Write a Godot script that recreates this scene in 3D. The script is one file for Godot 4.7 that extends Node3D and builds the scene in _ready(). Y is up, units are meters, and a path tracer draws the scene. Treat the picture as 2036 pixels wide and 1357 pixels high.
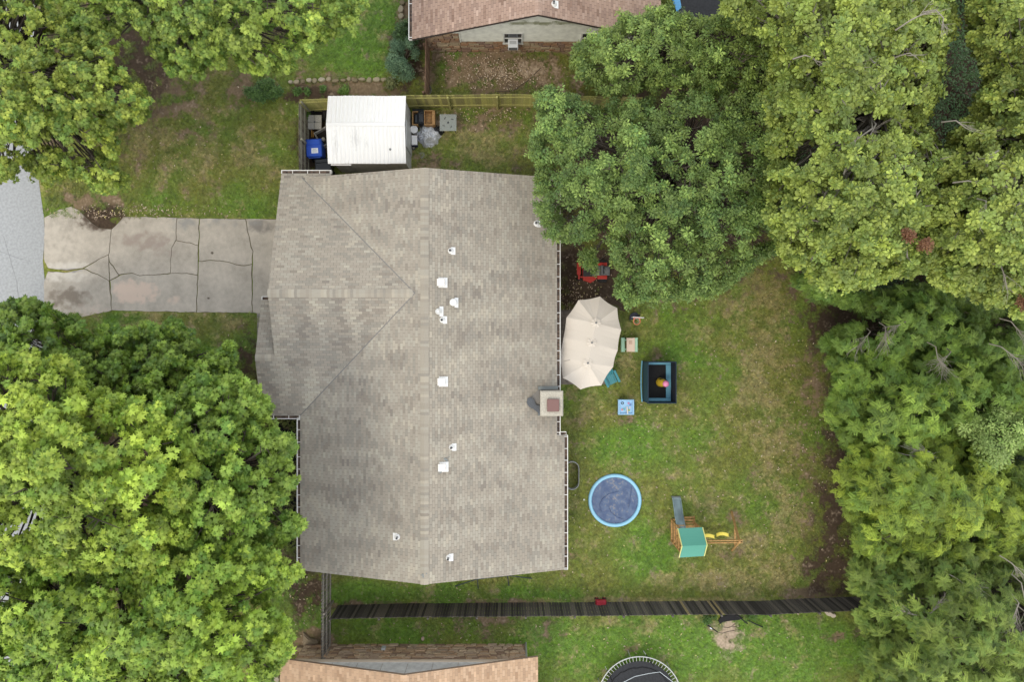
extends Node3D

# A suburban lot seen straight down from a drone: x runs right, z runs down the picture, y is up.
const EYE := 35.7          # camera height above the lawn
const FOCAL := 1357.0      # focal length in photograph pixels
var rng := RandomNumberGenerator.new()
var used := {}
var store := {}
var noise_tex := {}

class MB:
	var v := PackedVector3Array()
	var n := PackedVector3Array()
	var c := PackedColorArray()
	var uv := PackedVector2Array()
	var col := Color.WHITE
	func vert(p: Vector3, nn: Vector3, u := Vector2.ZERO) -> void:
		v.push_back(p); n.push_back(nn); c.push_back(col); uv.push_back(u)
	func tri(a: Vector3, b: Vector3, d: Vector3) -> void:
		var nn := (d - a).cross(b - a).normalized()
		vert(a, nn); vert(b, nn); vert(d, nn)
	func quad(a: Vector3, b: Vector3, d: Vector3, e: Vector3) -> void:
		tri(a, b, d); tri(a, d, e)
	func stri(a: Vector3, b: Vector3, d: Vector3, na: Vector3, nb: Vector3, nd: Vector3) -> void:
		vert(a, na); vert(b, nb); vert(d, nd)
	func box(at: Vector3, size: Vector3, bs := Basis.IDENTITY) -> void:
		var h := size / 2.0
		var p := []
		for i in 8:
			p.append(at + bs * Vector3(h.x if i & 1 else -h.x, h.y if i & 2 else -h.y, h.z if i & 4 else -h.z))
		quad(p[2], p[3], p[7], p[6]); quad(p[4], p[5], p[1], p[0])
		quad(p[6], p[7], p[5], p[4]); quad(p[3], p[2], p[0], p[1])
		quad(p[7], p[3], p[1], p[5]); quad(p[2], p[6], p[4], p[0])
	func cbox(at: Vector3, size: Vector3, ch: float, bs := Basis.IDENTITY) -> void:  # box with chamfered top edges
		var h := size / 2.0
		var lo := []
		var mid := []
		var hi := []
		for s in [Vector2(-1, -1), Vector2(1, -1), Vector2(1, 1), Vector2(-1, 1)]:
			lo.append(at + bs * Vector3(s.x * h.x, -h.y, s.y * h.z))
			mid.append(at + bs * Vector3(s.x * h.x, h.y - ch, s.y * h.z))
			hi.append(at + bs * Vector3(s.x * (h.x - ch), h.y, s.y * (h.z - ch)))
		quad(hi[0], hi[1], hi[2], hi[3])
		quad(lo[3], lo[2], lo[1], lo[0])
		for i in 4:
			var j := (i + 1) % 4
			quad(mid[j], mid[i], lo[i], lo[j])
			quad(hi[j], hi[i], mid[i], mid[j])
	func beam(a: Vector3, b: Vector3, w: float, h: float) -> void:
		var d := b - a
		var y := d.normalized()
		var x := y.cross(Vector3.UP if absf(y.y) < 0.95 else Vector3.FORWARD).normalized()
		box((a + b) / 2.0, Vector3(w, d.length(), h), Basis(x, y, x.cross(y)))
	func tube(pts: Array, rads: Array, sides := 8, caps := true) -> void:
		var rings := []
		var norms := []
		for i in pts.size():
			var t: Vector3 = (pts[mini(i + 1, pts.size() - 1)] - pts[maxi(i - 1, 0)]).normalized()
			var x := t.cross(Vector3.UP if absf(t.y) < 0.9 else Vector3.RIGHT).normalized()
			if i > 0 and norms.size() > 0:
				var px: Vector3 = norms[i - 1][0]
				var q := px - t * px.dot(t)
				if q.length() > 0.1:
					x = q.normalized()
			var z := t.cross(x)
			var r := []
			var nr := []
			for k in sides:
				var a := TAU * k / sides
				var d := x * cos(a) + z * sin(a)
				nr.append(d)
				r.append(pts[i] + d * rads[i])
			rings.append(r); norms.append(nr)
		for i in pts.size() - 1:
			for k in sides:
				var m := (k + 1) % sides
				stri(rings[i][k], rings[i][m], rings[i + 1][m], norms[i][k], norms[i][m], norms[i + 1][m])
				stri(rings[i][k], rings[i + 1][m], rings[i + 1][k], norms[i][k], norms[i + 1][m], norms[i + 1][k])
		if caps:
			for k in sides:
				var m := (k + 1) % sides
				tri(pts[0], rings[0][m], rings[0][k])
				var e := pts.size() - 1
				tri(pts[e], rings[e][k], rings[e][m])
	func ring(at: Vector3, rx: float, rz: float, r: float, segs := 32, sides := 8) -> void:
		for i in segs:
			for k in sides:
				var q := []
				for w in [[i, k], [i, k + 1], [i + 1, k + 1], [i + 1, k]]:
					var a: float = TAU * w[0] / segs
					var b: float = TAU * w[1] / sides
					var o := Vector3(cos(a), 0, sin(a))
					q.append([at + Vector3(o.x * (rx + r * cos(b)), r * sin(b), o.z * (rz + r * cos(b))), o * cos(b) + Vector3.UP * sin(b)])
				stri(q[0][0], q[2][0], q[1][0], q[0][1], q[2][1], q[1][1])
				stri(q[0][0], q[3][0], q[2][0], q[0][1], q[3][1], q[2][1])
	func lathe(at: Vector3, prof: Array, sides := 16, bs := Basis.IDENTITY) -> void:
		for i in prof.size() - 1:
			var a: Vector2 = prof[i]
			var b: Vector2 = prof[i + 1]
			if a.is_equal_approx(b):
				continue
			var t := (b - a).normalized()
			var nn := Vector2(t.y, -t.x)
			for k in sides:
				var c0 := Vector3(cos(TAU * k / sides), 0, sin(TAU * k / sides))
				var c1 := Vector3(cos(TAU * (k + 1) / sides), 0, sin(TAU * (k + 1) / sides))
				var p0 := at + bs * (c0 * a.x + Vector3.UP * a.y)
				var p1 := at + bs * (c1 * a.x + Vector3.UP * a.y)
				var p2 := at + bs * (c1 * b.x + Vector3.UP * b.y)
				var p3 := at + bs * (c0 * b.x + Vector3.UP * b.y)
				var n0 := bs * (c0 * nn.x + Vector3.UP * nn.y)
				var n1 := bs * (c1 * nn.x + Vector3.UP * nn.y)
				if a.x > 0.0001:
					stri(p0, p1, p2, n0, n1, n1)
				if b.x > 0.0001:
					stri(p0, p2, p3, n0, n1, n0)
	func prism(poly: PackedVector2Array, y0: float, y1: float, uvs := 0.0, org := Vector2.ZERO) -> void:
		var ix := Geometry2D.triangulate_polygon(poly)
		for i in range(0, ix.size(), 3):
			var q := [poly[ix[i]], poly[ix[i + 1]], poly[ix[i + 2]]]
			if (q[1] - q[0]).cross(q[2] - q[0]) < 0:
				q = [q[0], q[2], q[1]]
			for p in q:
				vert(Vector3(p.x, y1, p.y), Vector3.UP, (p - org) * uvs)
		var s := 0.0
		for i in poly.size():
			s += poly[i].cross(poly[(i + 1) % poly.size()])
		for i in poly.size():
			var a := poly[i]
			var b := poly[(i + 1) % poly.size()]
			if s < 0:
				var w := a
				a = b
				b = w
			quad(Vector3(b.x, y1, b.y), Vector3(a.x, y1, a.y), Vector3(a.x, y0, a.y), Vector3(b.x, y0, b.y))
	func mesh() -> ArrayMesh:
		for i in range(0, v.size(), 3):   # keep winding and normals in step
			if (v[i + 2] - v[i]).cross(v[i + 1] - v[i]).dot(n[i] + n[i + 1] + n[i + 2]) < 0.0:
				var p := v[i]
				v[i] = v[i + 1]
				v[i + 1] = p
				p = n[i]
				n[i] = n[i + 1]
				n[i + 1] = p
				var k := c[i]
				c[i] = c[i + 1]
				c[i + 1] = k
				var u := uv[i]
				uv[i] = uv[i + 1]
				uv[i + 1] = u
		var a := []
		a.resize(Mesh.ARRAY_MAX)
		a[Mesh.ARRAY_VERTEX] = v
		a[Mesh.ARRAY_NORMAL] = n
		a[Mesh.ARRAY_COLOR] = c
		a[Mesh.ARRAY_TEX_UV] = uv
		var m := ArrayMesh.new()
		m.add_surface_from_arrays(Mesh.PRIMITIVE_TRIANGLES, a)
		return m

# ---------- helpers ----------
func P(px: float, py: float, h := 0.0) -> Vector3:   # the point at height h that the photograph shows at a pixel
	return Vector3((px - 1018.0) / FOCAL * (EYE - h), h, (py - 678.5) / FOCAL * (EYE - h))

func P2(px: float, py: float, h := 0.0) -> Vector2:
	var p := P(px, py, h)
	return Vector2(p.x, p.z)

func lin(r: float, g: float, b: float) -> Color:
	return Color(r, g, b).linear_to_srgb()

func grain(key: String, freq: float, lo: float, hi: float, octaves := 4, size := 256) -> Texture2D:
	if noise_tex.has(key):
		return noise_tex[key]
	var f := FastNoiseLite.new()
	f.seed = key.hash() & 0xffff
	f.frequency = freq
	f.fractal_octaves = octaves
	var im := f.get_seamless_image(size, size)
	im.convert(Image.FORMAT_RGB8)
	var d := im.get_data()
	for i in d.size():
		d[i] = int(255.0 * (lo + (hi - lo) * d[i] / 255.0))
	var t := ImageTexture.create_from_image(Image.create_from_data(size, size, false, Image.FORMAT_RGB8, d))
	noise_tex[key] = t
	return t

# a paint of linear base colour r, g, b; tex is laid over it in world space, tile metres wide
func mat(key: String, r: float, g: float, b: float, rough := 0.8, metal := 0.0, tex: Texture2D = null, tile := 1.0) -> StandardMaterial3D:
	if store.has(key):
		return store[key]
	var m := StandardMaterial3D.new()
	m.resource_name = key
	m.albedo_color = lin(r, g, b)
	m.roughness = rough
	m.metallic = metal
	m.cull_mode = BaseMaterial3D.CULL_DISABLED
	if tex:
		m.albedo_texture = tex
		m.uv1_triplanar = true
		m.uv1_world_triplanar = true
		m.uv1_scale = Vector3.ONE / tile
	store[key] = m
	return m

func vmat(key: String, rough := 0.85, tex: Texture2D = null, tile := 1.0) -> StandardMaterial3D:
	var m := mat(key, 1, 1, 1, rough, 0.0, tex, tile)
	m.vertex_color_use_as_albedo = true
	return m

func numbered(called: String) -> String:
	if not used.has(called):
		used[called] = 0
		return called
	used[called] += 1
	return "%s_%03d" % [called, used[called]]

func tag(o: Node, label: String, category: String, group := "") -> void:
	o.set_meta("label", label)
	o.set_meta("category", category)
	if group:
		o.set_meta("group", group)

func thing(called: String, label: String, category: String, at := Vector3.ZERO, group := "") -> Node3D:
	var o := Node3D.new()
	o.name = numbered(called)
	add_child(o)
	o.position = at
	tag(o, label, category, group)
	return o

# mesh built in world coordinates, hung under a parent that may stand elsewhere
func part(parent: Node3D, called: String, mb, m: Material, label := "") -> MeshInstance3D:
	var o := MeshInstance3D.new()
	o.name = called
	o.mesh = mb.mesh() if mb is MB else mb
	o.mesh.surface_set_material(0, m) if mb is MB else null
	if not mb is MB:
		o.material_override = m
	parent.add_child(o, true)
	var off := Vector3.ZERO
	var q: Node = parent
	while q and q != self:
		off += q.position
		q = q.get_parent()
	o.position = -off
	if label:
		o.set_meta("label", label)
	return o

# a shared mesh placed by a world transform under a parent whose chain is only moved, not turned
func piece(parent: Node3D, called: String, m: Mesh, xf: Transform3D, mt: Material) -> MeshInstance3D:
	var o := MeshInstance3D.new()
	o.name = called
	o.mesh = m
	o.material_override = mt
	parent.add_child(o, true)
	var off := Vector3.ZERO
	var q: Node = parent
	while q and q != self:
		off += q.position
		q = q.get_parent()
	xf.origin -= off
	o.transform = xf
	return o

func struct(called: String, mb, m: Material) -> MeshInstance3D:
	var o := part(self, numbered(called), mb, m)
	o.set_meta("kind", "structure")
	return o

func one(called: String, label: String, category: String, mb: MB, m: Material, group := "") -> MeshInstance3D:
	var o := part(self, numbered(called), mb, m)
	tag(o, label, category, group)
	return o

func rf(a: float, b: float) -> float:
	return rng.randf_range(a, b)

func rvec() -> Vector3:
	return Vector3(rng.randfn(), rng.randfn(), rng.randfn()).normalized()

func aim(up: Vector3, yaw: float) -> Basis:
	var x := up.cross(Vector3.FORWARD if absf(up.z) < 0.9 else Vector3.RIGHT).normalized()
	return Basis(x, up, x.cross(up)) * Basis(Vector3.UP, yaw)

func _ready() -> void:
	rng.seed = 20260
	camera_and_light()
	ground()
	paving()
	main_house()
	north_house()
	south_house()
	fences()
	shed()
	trees()
	plants()
	yard_things()
	shed_things()
	neighbour_things()
	litter()

func camera_and_light() -> void:
	var cam := Camera3D.new()
	cam.name = "camera"
	add_child(cam)
	cam.position = Vector3(0, EYE, 0)
	cam.rotation_degrees = Vector3(-90, 0, 0)
	cam.fov = rad_to_deg(2.0 * atan(678.5 / FOCAL))
	cam.near = 0.1
	cam.far = 400.0
	cam.current = true
	var env := Environment.new()
	env.background_mode = Environment.BG_SKY
	var sm := ProceduralSkyMaterial.new()
	sm.sky_top_color = lin(0.66, 0.70, 0.76)
	sm.sky_horizon_color = lin(0.98, 0.98, 0.97)
	sm.sky_curve = 0.6
	sm.ground_bottom_color = lin(0.14, 0.15, 0.09)
	sm.ground_horizon_color = lin(0.5, 0.5, 0.48)
	sm.sun_angle_max = 30.0
	env.sky = Sky.new()
	env.sky.sky_material = sm
	env.tonemap_mode = Environment.TONE_MAPPER_LINEAR
	env.tonemap_exposure = 1.92
	env.sdfgi_enabled = true
	env.ssao_enabled = true
	env.ssil_enabled = true
	var we := WorldEnvironment.new()
	we.name = "environment"
	we.environment = env
	add_child(we)
	var sun := DirectionalLight3D.new()
	sun.name = "sun"
	sun.light_energy = 0.24
	sun.light_color = Color(1.0, 0.96, 0.88)
	sun.light_angular_distance = 25.0
	sun.shadow_enabled = true
	add_child(sun)
	sun.look_at_from_position(Vector3(-14, 30, 15), Vector3.ZERO, Vector3.UP)


func box_mb(at: Vector3, size: Vector3, ch := 0.02) -> MB:
	var mb := MB.new()
	mb.cbox(at, size, ch)
	return mb

# ---------- ground, road, drive ----------
const GW := 76.0
const GH := 56.0
const TX := 1536
const TZ := 1132
const SOILS := [[0.215, 0.238, 0.052], [0.070, 0.150, 0.020], [0.215, 0.190, 0.085], [0.135, 0.098, 0.062], [0.052, 0.038, 0.028], [0.36, 0.28, 0.205]]
var ground_bytes := PackedByteArray()   # linear colours, 0..255 stands for 0..0.5
var bare := PackedByteArray()           # how bare of grass, per texel
# what grows or lies where: centre and half sizes in photograph pixels, kind (1 lush, 2 dry, 3 soil, 4 dark soil, 5 pale dirt), strength
var soil_map := [
	[700, 60, 130, 110, 1, 0.9], [650, 100, 90, 60, 1, 0.7], [340, 270, 130, 70, 2, 0.6], [400, 330, 160, 60, 2, 0.45], [300, 200, 120, 60, 3, 0.7], [240, 120, 120, 140, 4, 0.9],
	[330, 150, 90, 90, 3, 0.8], [500, 240, 90, 40, 2, 0.55], [380, 260, 60, 22, 3, 0.55], [260, 320, 60, 30, 3, 0.4], [400, 370, 60, 20, 3, 0.35], [180, 400, 90, 22, 3, 0.85], [205, 430, 45, 26, 4, 1.2], [205, 450, 34, 16, 4, 1.4],
	[480, 400, 90, 40, 1, 0.35], [300, 400, 110, 24, 1, 0.3], [690, 178, 125, 24, 3, 1.1], [610, 190, 60, 22, 4, 1.0], [480, 175, 40, 40, 3, 0.9], [660, 150, 110, 14, 3, 0.5], [810, 110, 40, 80, 4, 1.0], [808, 30, 24, 50, 3, 0.9],
	[1000, 140, 170, 60, 3, 1.0], [1040, 135, 90, 22, 5, 0.75], [930, 130, 60, 34, 1, 0.8], [1090, 160, 60, 26, 1, 0.35], [1130, 170, 60, 40, 5, 0.5], [980, 165, 60, 24, 4, 0.4], [860, 130, 26, 60, 3, 0.8],
	[625, 280, 45, 80, 4, 1.1], [940, 250, 130, 50, 2, 0.6], [960, 240, 110, 24, 3, 0.75], [860, 320, 60, 26, 3, 0.7], [1020, 230, 90, 30, 3, 0.6], [950, 300, 120, 30, 2, 0.5], [840, 250, 40, 50, 3, 0.9],
	[330, 650, 140, 40, 2, 0.6], [450, 640, 80, 30, 2, 0.65], [400, 700, 120, 30, 1, 0.7], [240, 645, 60, 20, 1, 0.8], [480, 720, 50, 60, 4, 0.8], [500, 650, 30, 30, 4, 0.5], [260, 640, 40, 26, 1, 0.6], [430, 690, 90, 30, 1, 0.4],
	[1180, 560, 90, 90, 4, 1.2], [1130, 520, 50, 60, 3, 0.9], [1150, 620, 60, 34, 3, 0.9], [1300, 560, 120, 60, 3, 0.55],
	[1480, 620, 90, 90, 2, 0.55], [1500, 760, 60, 130, 2, 0.75], [1540, 880, 60, 120, 2, 0.6], [1400, 940, 80, 60, 2, 0.35], [1430, 1000, 60, 60, 2, 0.4], [1480, 1090, 70, 40, 2, 0.6], [1460, 1030, 24, 22, 3, 0.6], [1455, 1100, 30, 16, 3, 0.7],
	[1400, 1150, 130, 30, 2, 0.7], [1540, 1150, 130, 50, 2, 0.8], [1560, 1000, 60, 100, 2, 0.5], [1345, 1060, 20, 30, 3, 0.8], [1500, 940, 24, 30, 3, 0.4],
	[1250, 720, 40, 40, 2, 0.5], [1190, 850, 60, 50, 2, 0.3], [1243, 835, 22, 12, 3, 0.7], [1300, 700, 40, 14, 3, 0.45], [1140, 790, 20, 20, 2, 0.6], [1310, 900, 110, 60, 1, 0.5], [1380, 680, 100, 90, 1, 0.35], [1230, 900, 80, 40, 1, 0.4], [1280, 1100, 90, 60, 1, 0.45],
	[1680, 640, 90, 90, 4, 1.1], [1690, 800, 60, 110, 4, 1.0], [1680, 900, 60, 110, 4, 0.85], [1660, 1010, 50, 110, 4, 0.9], [1650, 1120, 70, 80, 4, 0.9], [1620, 1180, 70, 26, 3, 0.8], [1640, 760, 60, 120, 3, 0.7], [1620, 960, 50, 120, 3, 0.5], [1620, 560, 80, 60, 3, 0.8],
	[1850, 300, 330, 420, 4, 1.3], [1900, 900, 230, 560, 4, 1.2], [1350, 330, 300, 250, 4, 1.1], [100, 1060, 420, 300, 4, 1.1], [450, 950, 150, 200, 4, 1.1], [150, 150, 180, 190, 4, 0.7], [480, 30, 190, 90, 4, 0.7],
	[800, 1180, 180, 26, 1, 0.8], [1000, 1185, 160, 20, 1, 0.5], [760, 1204, 130, 9, 3, 0.9], [1010, 1198, 90, 9, 3, 0.8], [1300, 1194, 400, 8, 2, 0.9], [700, 1204, 40, 12, 3, 0.9], [1130, 1110, 26, 40, 3, 0.5],
	[760, 1260, 110, 40, 1, 0.7], [950, 1250, 80, 30, 3, 0.5], [850, 1260, 30, 30, 3, 0.4], [1150, 1290, 130, 60, 1, 0.9], [1560, 1290, 160, 70, 1, 1.0], [1300, 1270, 100, 50, 1, 0.8], [1380, 1320, 60, 60, 1, 0.9], [980, 1232, 80, 12, 3, 0.7], [1090, 1255, 40, 34, 3, 0.6],
	[1445, 1262, 32, 40, 5, 1.3], [1440, 1290, 24, 26, 5, 0.7], [1657, 1266, 26, 16, 3, 0.8], [1250, 1240, 90, 12, 2, 0.6], [1255, 1288, 16, 10, 3, 0.7],
	[610, 1180, 50, 60, 4, 0.85], [600, 1120, 40, 40, 4, 1.1], [610, 1230, 40, 30, 1, 0.6], [620, 1280, 60, 40, 3, 0.9], [570, 1180, 60, 40, 1, 0.4], [1080, 1290, 40, 50, 2, 0.3],
	[1128, 945, 22, 30, 3, 0.5], [1138, 840, 16, 60, 3, 0.4], [1115, 1000, 14, 140, 3, 0.5]]

func noise_bytes(w: int, h: int, freq: float, sd: int, oct := 4) -> PackedByteArray:
	var f := FastNoiseLite.new()
	f.seed = sd
	f.frequency = freq
	f.fractal_octaves = oct
	var im := f.get_image(w, h)
	im.convert(Image.FORMAT_L8)
	return im.get_data()

func ground() -> void:
	var count := TX * TZ
	var weights := []
	for k in 6:
		var a := PackedFloat32Array()
		a.resize(count)
		weights.append(a)
	var mx := TX / GW
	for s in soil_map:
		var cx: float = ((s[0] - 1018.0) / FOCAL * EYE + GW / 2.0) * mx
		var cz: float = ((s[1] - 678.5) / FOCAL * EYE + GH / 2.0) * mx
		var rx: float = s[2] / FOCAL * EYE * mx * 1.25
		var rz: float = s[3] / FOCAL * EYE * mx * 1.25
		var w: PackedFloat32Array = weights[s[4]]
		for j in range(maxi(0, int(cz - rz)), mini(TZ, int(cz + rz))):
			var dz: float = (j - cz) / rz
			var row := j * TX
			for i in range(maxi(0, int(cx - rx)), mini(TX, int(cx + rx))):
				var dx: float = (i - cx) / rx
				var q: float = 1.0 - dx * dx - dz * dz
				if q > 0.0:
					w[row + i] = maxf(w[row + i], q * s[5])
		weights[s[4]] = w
	var n1 := noise_bytes(TX, TZ, 0.012, 11, 5)
	var n2 := noise_bytes(TX, TZ, 0.05, 12, 4)
	var n3 := noise_bytes(TX, TZ, 0.28, 13, 3)
	var n4 := noise_bytes(TX, TZ, 0.02, 14, 4)
	ground_bytes.resize(count * 3)
	bare.resize(count)
	var srgb := PackedByteArray()
	srgb.resize(count * 3)
	var curve := PackedByteArray()
	curve.resize(512)
	for i in 512:
		curve[i] = int(255.0 * Color(i / 1023.0, 0, 0).linear_to_srgb().r)
	var base: Array = SOILS[0]
	var w1: PackedFloat32Array = weights[1]
	var w2: PackedFloat32Array = weights[2]
	var w3: PackedFloat32Array = weights[3]
	var w4: PackedFloat32Array = weights[4]
	var w5: PackedFloat32Array = weights[5]
	for i in count:
		var a := n1[i] / 255.0 - 0.5
		var b := n2[i] / 255.0 - 0.5
		var f := n3[i] / 255.0 - 0.5
		var d := n4[i] / 255.0 - 0.5
		var r: float = base[0]
		var g: float = base[1]
		var l: float = base[2]
		var lush := clampf(w1[i] * 1.3 + a * 1.4 + 0.22, 0.0, 1.0)
		r += (0.155 - r) * lush; g += (0.275 - g) * lush; l += (0.038 - l) * lush
		var dry := clampf((w2[i] + d * 1.3 + b * 1.3 + f * 0.9 - 0.2) * 1.3, 0.0, 0.8)
		r += (0.345 - r) * dry; g += (0.292 - g) * dry; l += (0.130 - l) * dry
		var so := clampf((w3[i] + b * 1.3 + f * 0.7 - 0.33) * 2.6, 0.0, 1.0)
		r += (0.220 - r) * so; g += (0.162 - g) * so; l += (0.105 - l) * so
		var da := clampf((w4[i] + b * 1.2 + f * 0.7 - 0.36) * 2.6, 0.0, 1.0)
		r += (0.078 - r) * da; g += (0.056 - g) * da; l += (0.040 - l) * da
		var pa := clampf((w5[i] + b * 1.6 + f * 0.8 - 0.36) * 1.5, 0.0, 1.0)
		r += (0.40 - r) * pa; g += (0.315 - g) * pa; l += (0.235 - l) * pa
		var v := 1.0 + f * 0.75 + b * 0.35
		r *= v; g *= v; l *= v
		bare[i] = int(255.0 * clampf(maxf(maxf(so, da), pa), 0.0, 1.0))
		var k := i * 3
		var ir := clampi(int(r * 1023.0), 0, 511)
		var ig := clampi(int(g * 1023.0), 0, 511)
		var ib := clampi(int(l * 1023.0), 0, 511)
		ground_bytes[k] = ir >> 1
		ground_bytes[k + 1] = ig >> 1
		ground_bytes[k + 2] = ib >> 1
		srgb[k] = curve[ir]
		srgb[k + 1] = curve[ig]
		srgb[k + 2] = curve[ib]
	var m := StandardMaterial3D.new()
	m.resource_name = "lawn_and_soil"
	m.albedo_texture = ImageTexture.create_from_image(Image.create_from_data(TX, TZ, false, Image.FORMAT_RGB8, srgb))
	m.roughness = 1.0
	m.metallic_specular = 0.2
	var mb := MB.new()
	var r := 150.0
	for q in [[-r, -r], [r, -r], [r, r], [-r, -r], [r, r], [-r, r]]:
		mb.vert(Vector3(q[0], 0, q[1]), Vector3.UP, Vector2(q[0] / GW + 0.5, q[1] / GH + 0.5))
	struct("ground", mb, m)
	grass()

func hard(x: float, z: float) -> bool:   # paved or built on
	if x > -10.6 and x < 2.2 and z > -8.0 and z < 11.0: return true
	if x > -12.0 and x < -9 and z > -8 and z < 3.6: return true
	if x < -24.45: return true
	if x < -11 and z > -6.45 and z < -1.45: return true
	if x > -9.0 and x < -5.2 and z > -12.1 and z < -8.9: return true
	if x > 2.2 and x < 5.0 and z > -1.65 and z < 2.3: return true
	if x > -4.7 and z < -15.1 and x < 6.2: return true
	if z > 15.8 and x < 0.9 and x > -11: return true
	if Vector2(x - 5.37, z - 8.33).length() < 1.42: return true
	return false

func ground_index(x: float, z: float) -> int:
	var i := clampi(int((x / GW + 0.5) * TX), 0, TX - 1)
	var j := clampi(int((z / GH + 0.5) * TZ), 0, TZ - 1)
	return j * TX + i

func grass() -> void:
	var mb := MB.new()
	for k in 7:
		var a := k * 2.4
		var o := Vector3(cos(a * 1.7), 0, sin(a * 1.7)) * 0.035 * (k % 3)
		var d := Vector3(cos(a), 0, sin(a))
		var w := Vector3(-d.z, 0, d.x) * 0.008
		var mid := o + d * 0.035 + Vector3.UP * 0.035
		var tip := o + d * (0.085 + 0.01 * (k % 4)) + Vector3.UP * (0.045 - 0.006 * (k % 3))
		mb.quad(o - w, o + w, mid + w, mid - w)
		mb.tri(mid - w, mid + w, tip)
	var xs := []
	var cs := []
	var tries := 330000
	for i in tries:
		var x := rf(-27.5, 27.5)
		var z := rf(-18.6, 18.6)
		if hard(x, z):
			continue
		var gi := ground_index(x, z)
		if bare[gi] > 90 + rng.randi() % 150:
			continue
		var s := rf(0.7, 1.35)
		var bs := Basis(Vector3.UP, rng.randf() * TAU).scaled(Vector3(s, s * rf(0.6, 1.3), s))
		xs.append(Transform3D(bs, Vector3(x, 0.0, z)))
		var v := rf(0.65, 1.45)
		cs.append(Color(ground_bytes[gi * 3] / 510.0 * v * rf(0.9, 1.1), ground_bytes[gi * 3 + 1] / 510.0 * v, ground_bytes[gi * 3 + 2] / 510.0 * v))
	var m := vmat("grass_blade", 0.7)
	m.backlight_enabled = true
	m.backlight = Color(0.35, 0.35, 0.2)
	var o := multi(self, "grass", mb.mesh(), m, xs, cs)
	tag(o, "short patchy lawn grass covering the yards", "grass")
	o.set_meta("kind", "stuff")

func multi(parent: Node3D, called: String, m: Mesh, mt: Material, xs: Array, cs: Array) -> MultiMeshInstance3D:
	var mm := MultiMesh.new()
	mm.transform_format = MultiMesh.TRANSFORM_3D
	mm.use_colors = true
	mm.mesh = m
	mm.instance_count = xs.size()
	var off := Vector3.ZERO
	var q: Node = parent
	while q and q != self:
		off += q.position
		q = q.get_parent()
	for i in xs.size():
		mm.set_instance_transform(i, xs[i])
		mm.set_instance_color(i, cs[i])
	var o := MultiMeshInstance3D.new()
	o.name = numbered(called) if parent == self else called
	o.multimesh = mm
	o.material_override = mt
	parent.add_child(o, true)
	o.position = -off
	o.set_meta("kind", "stuff")
	return o

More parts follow.
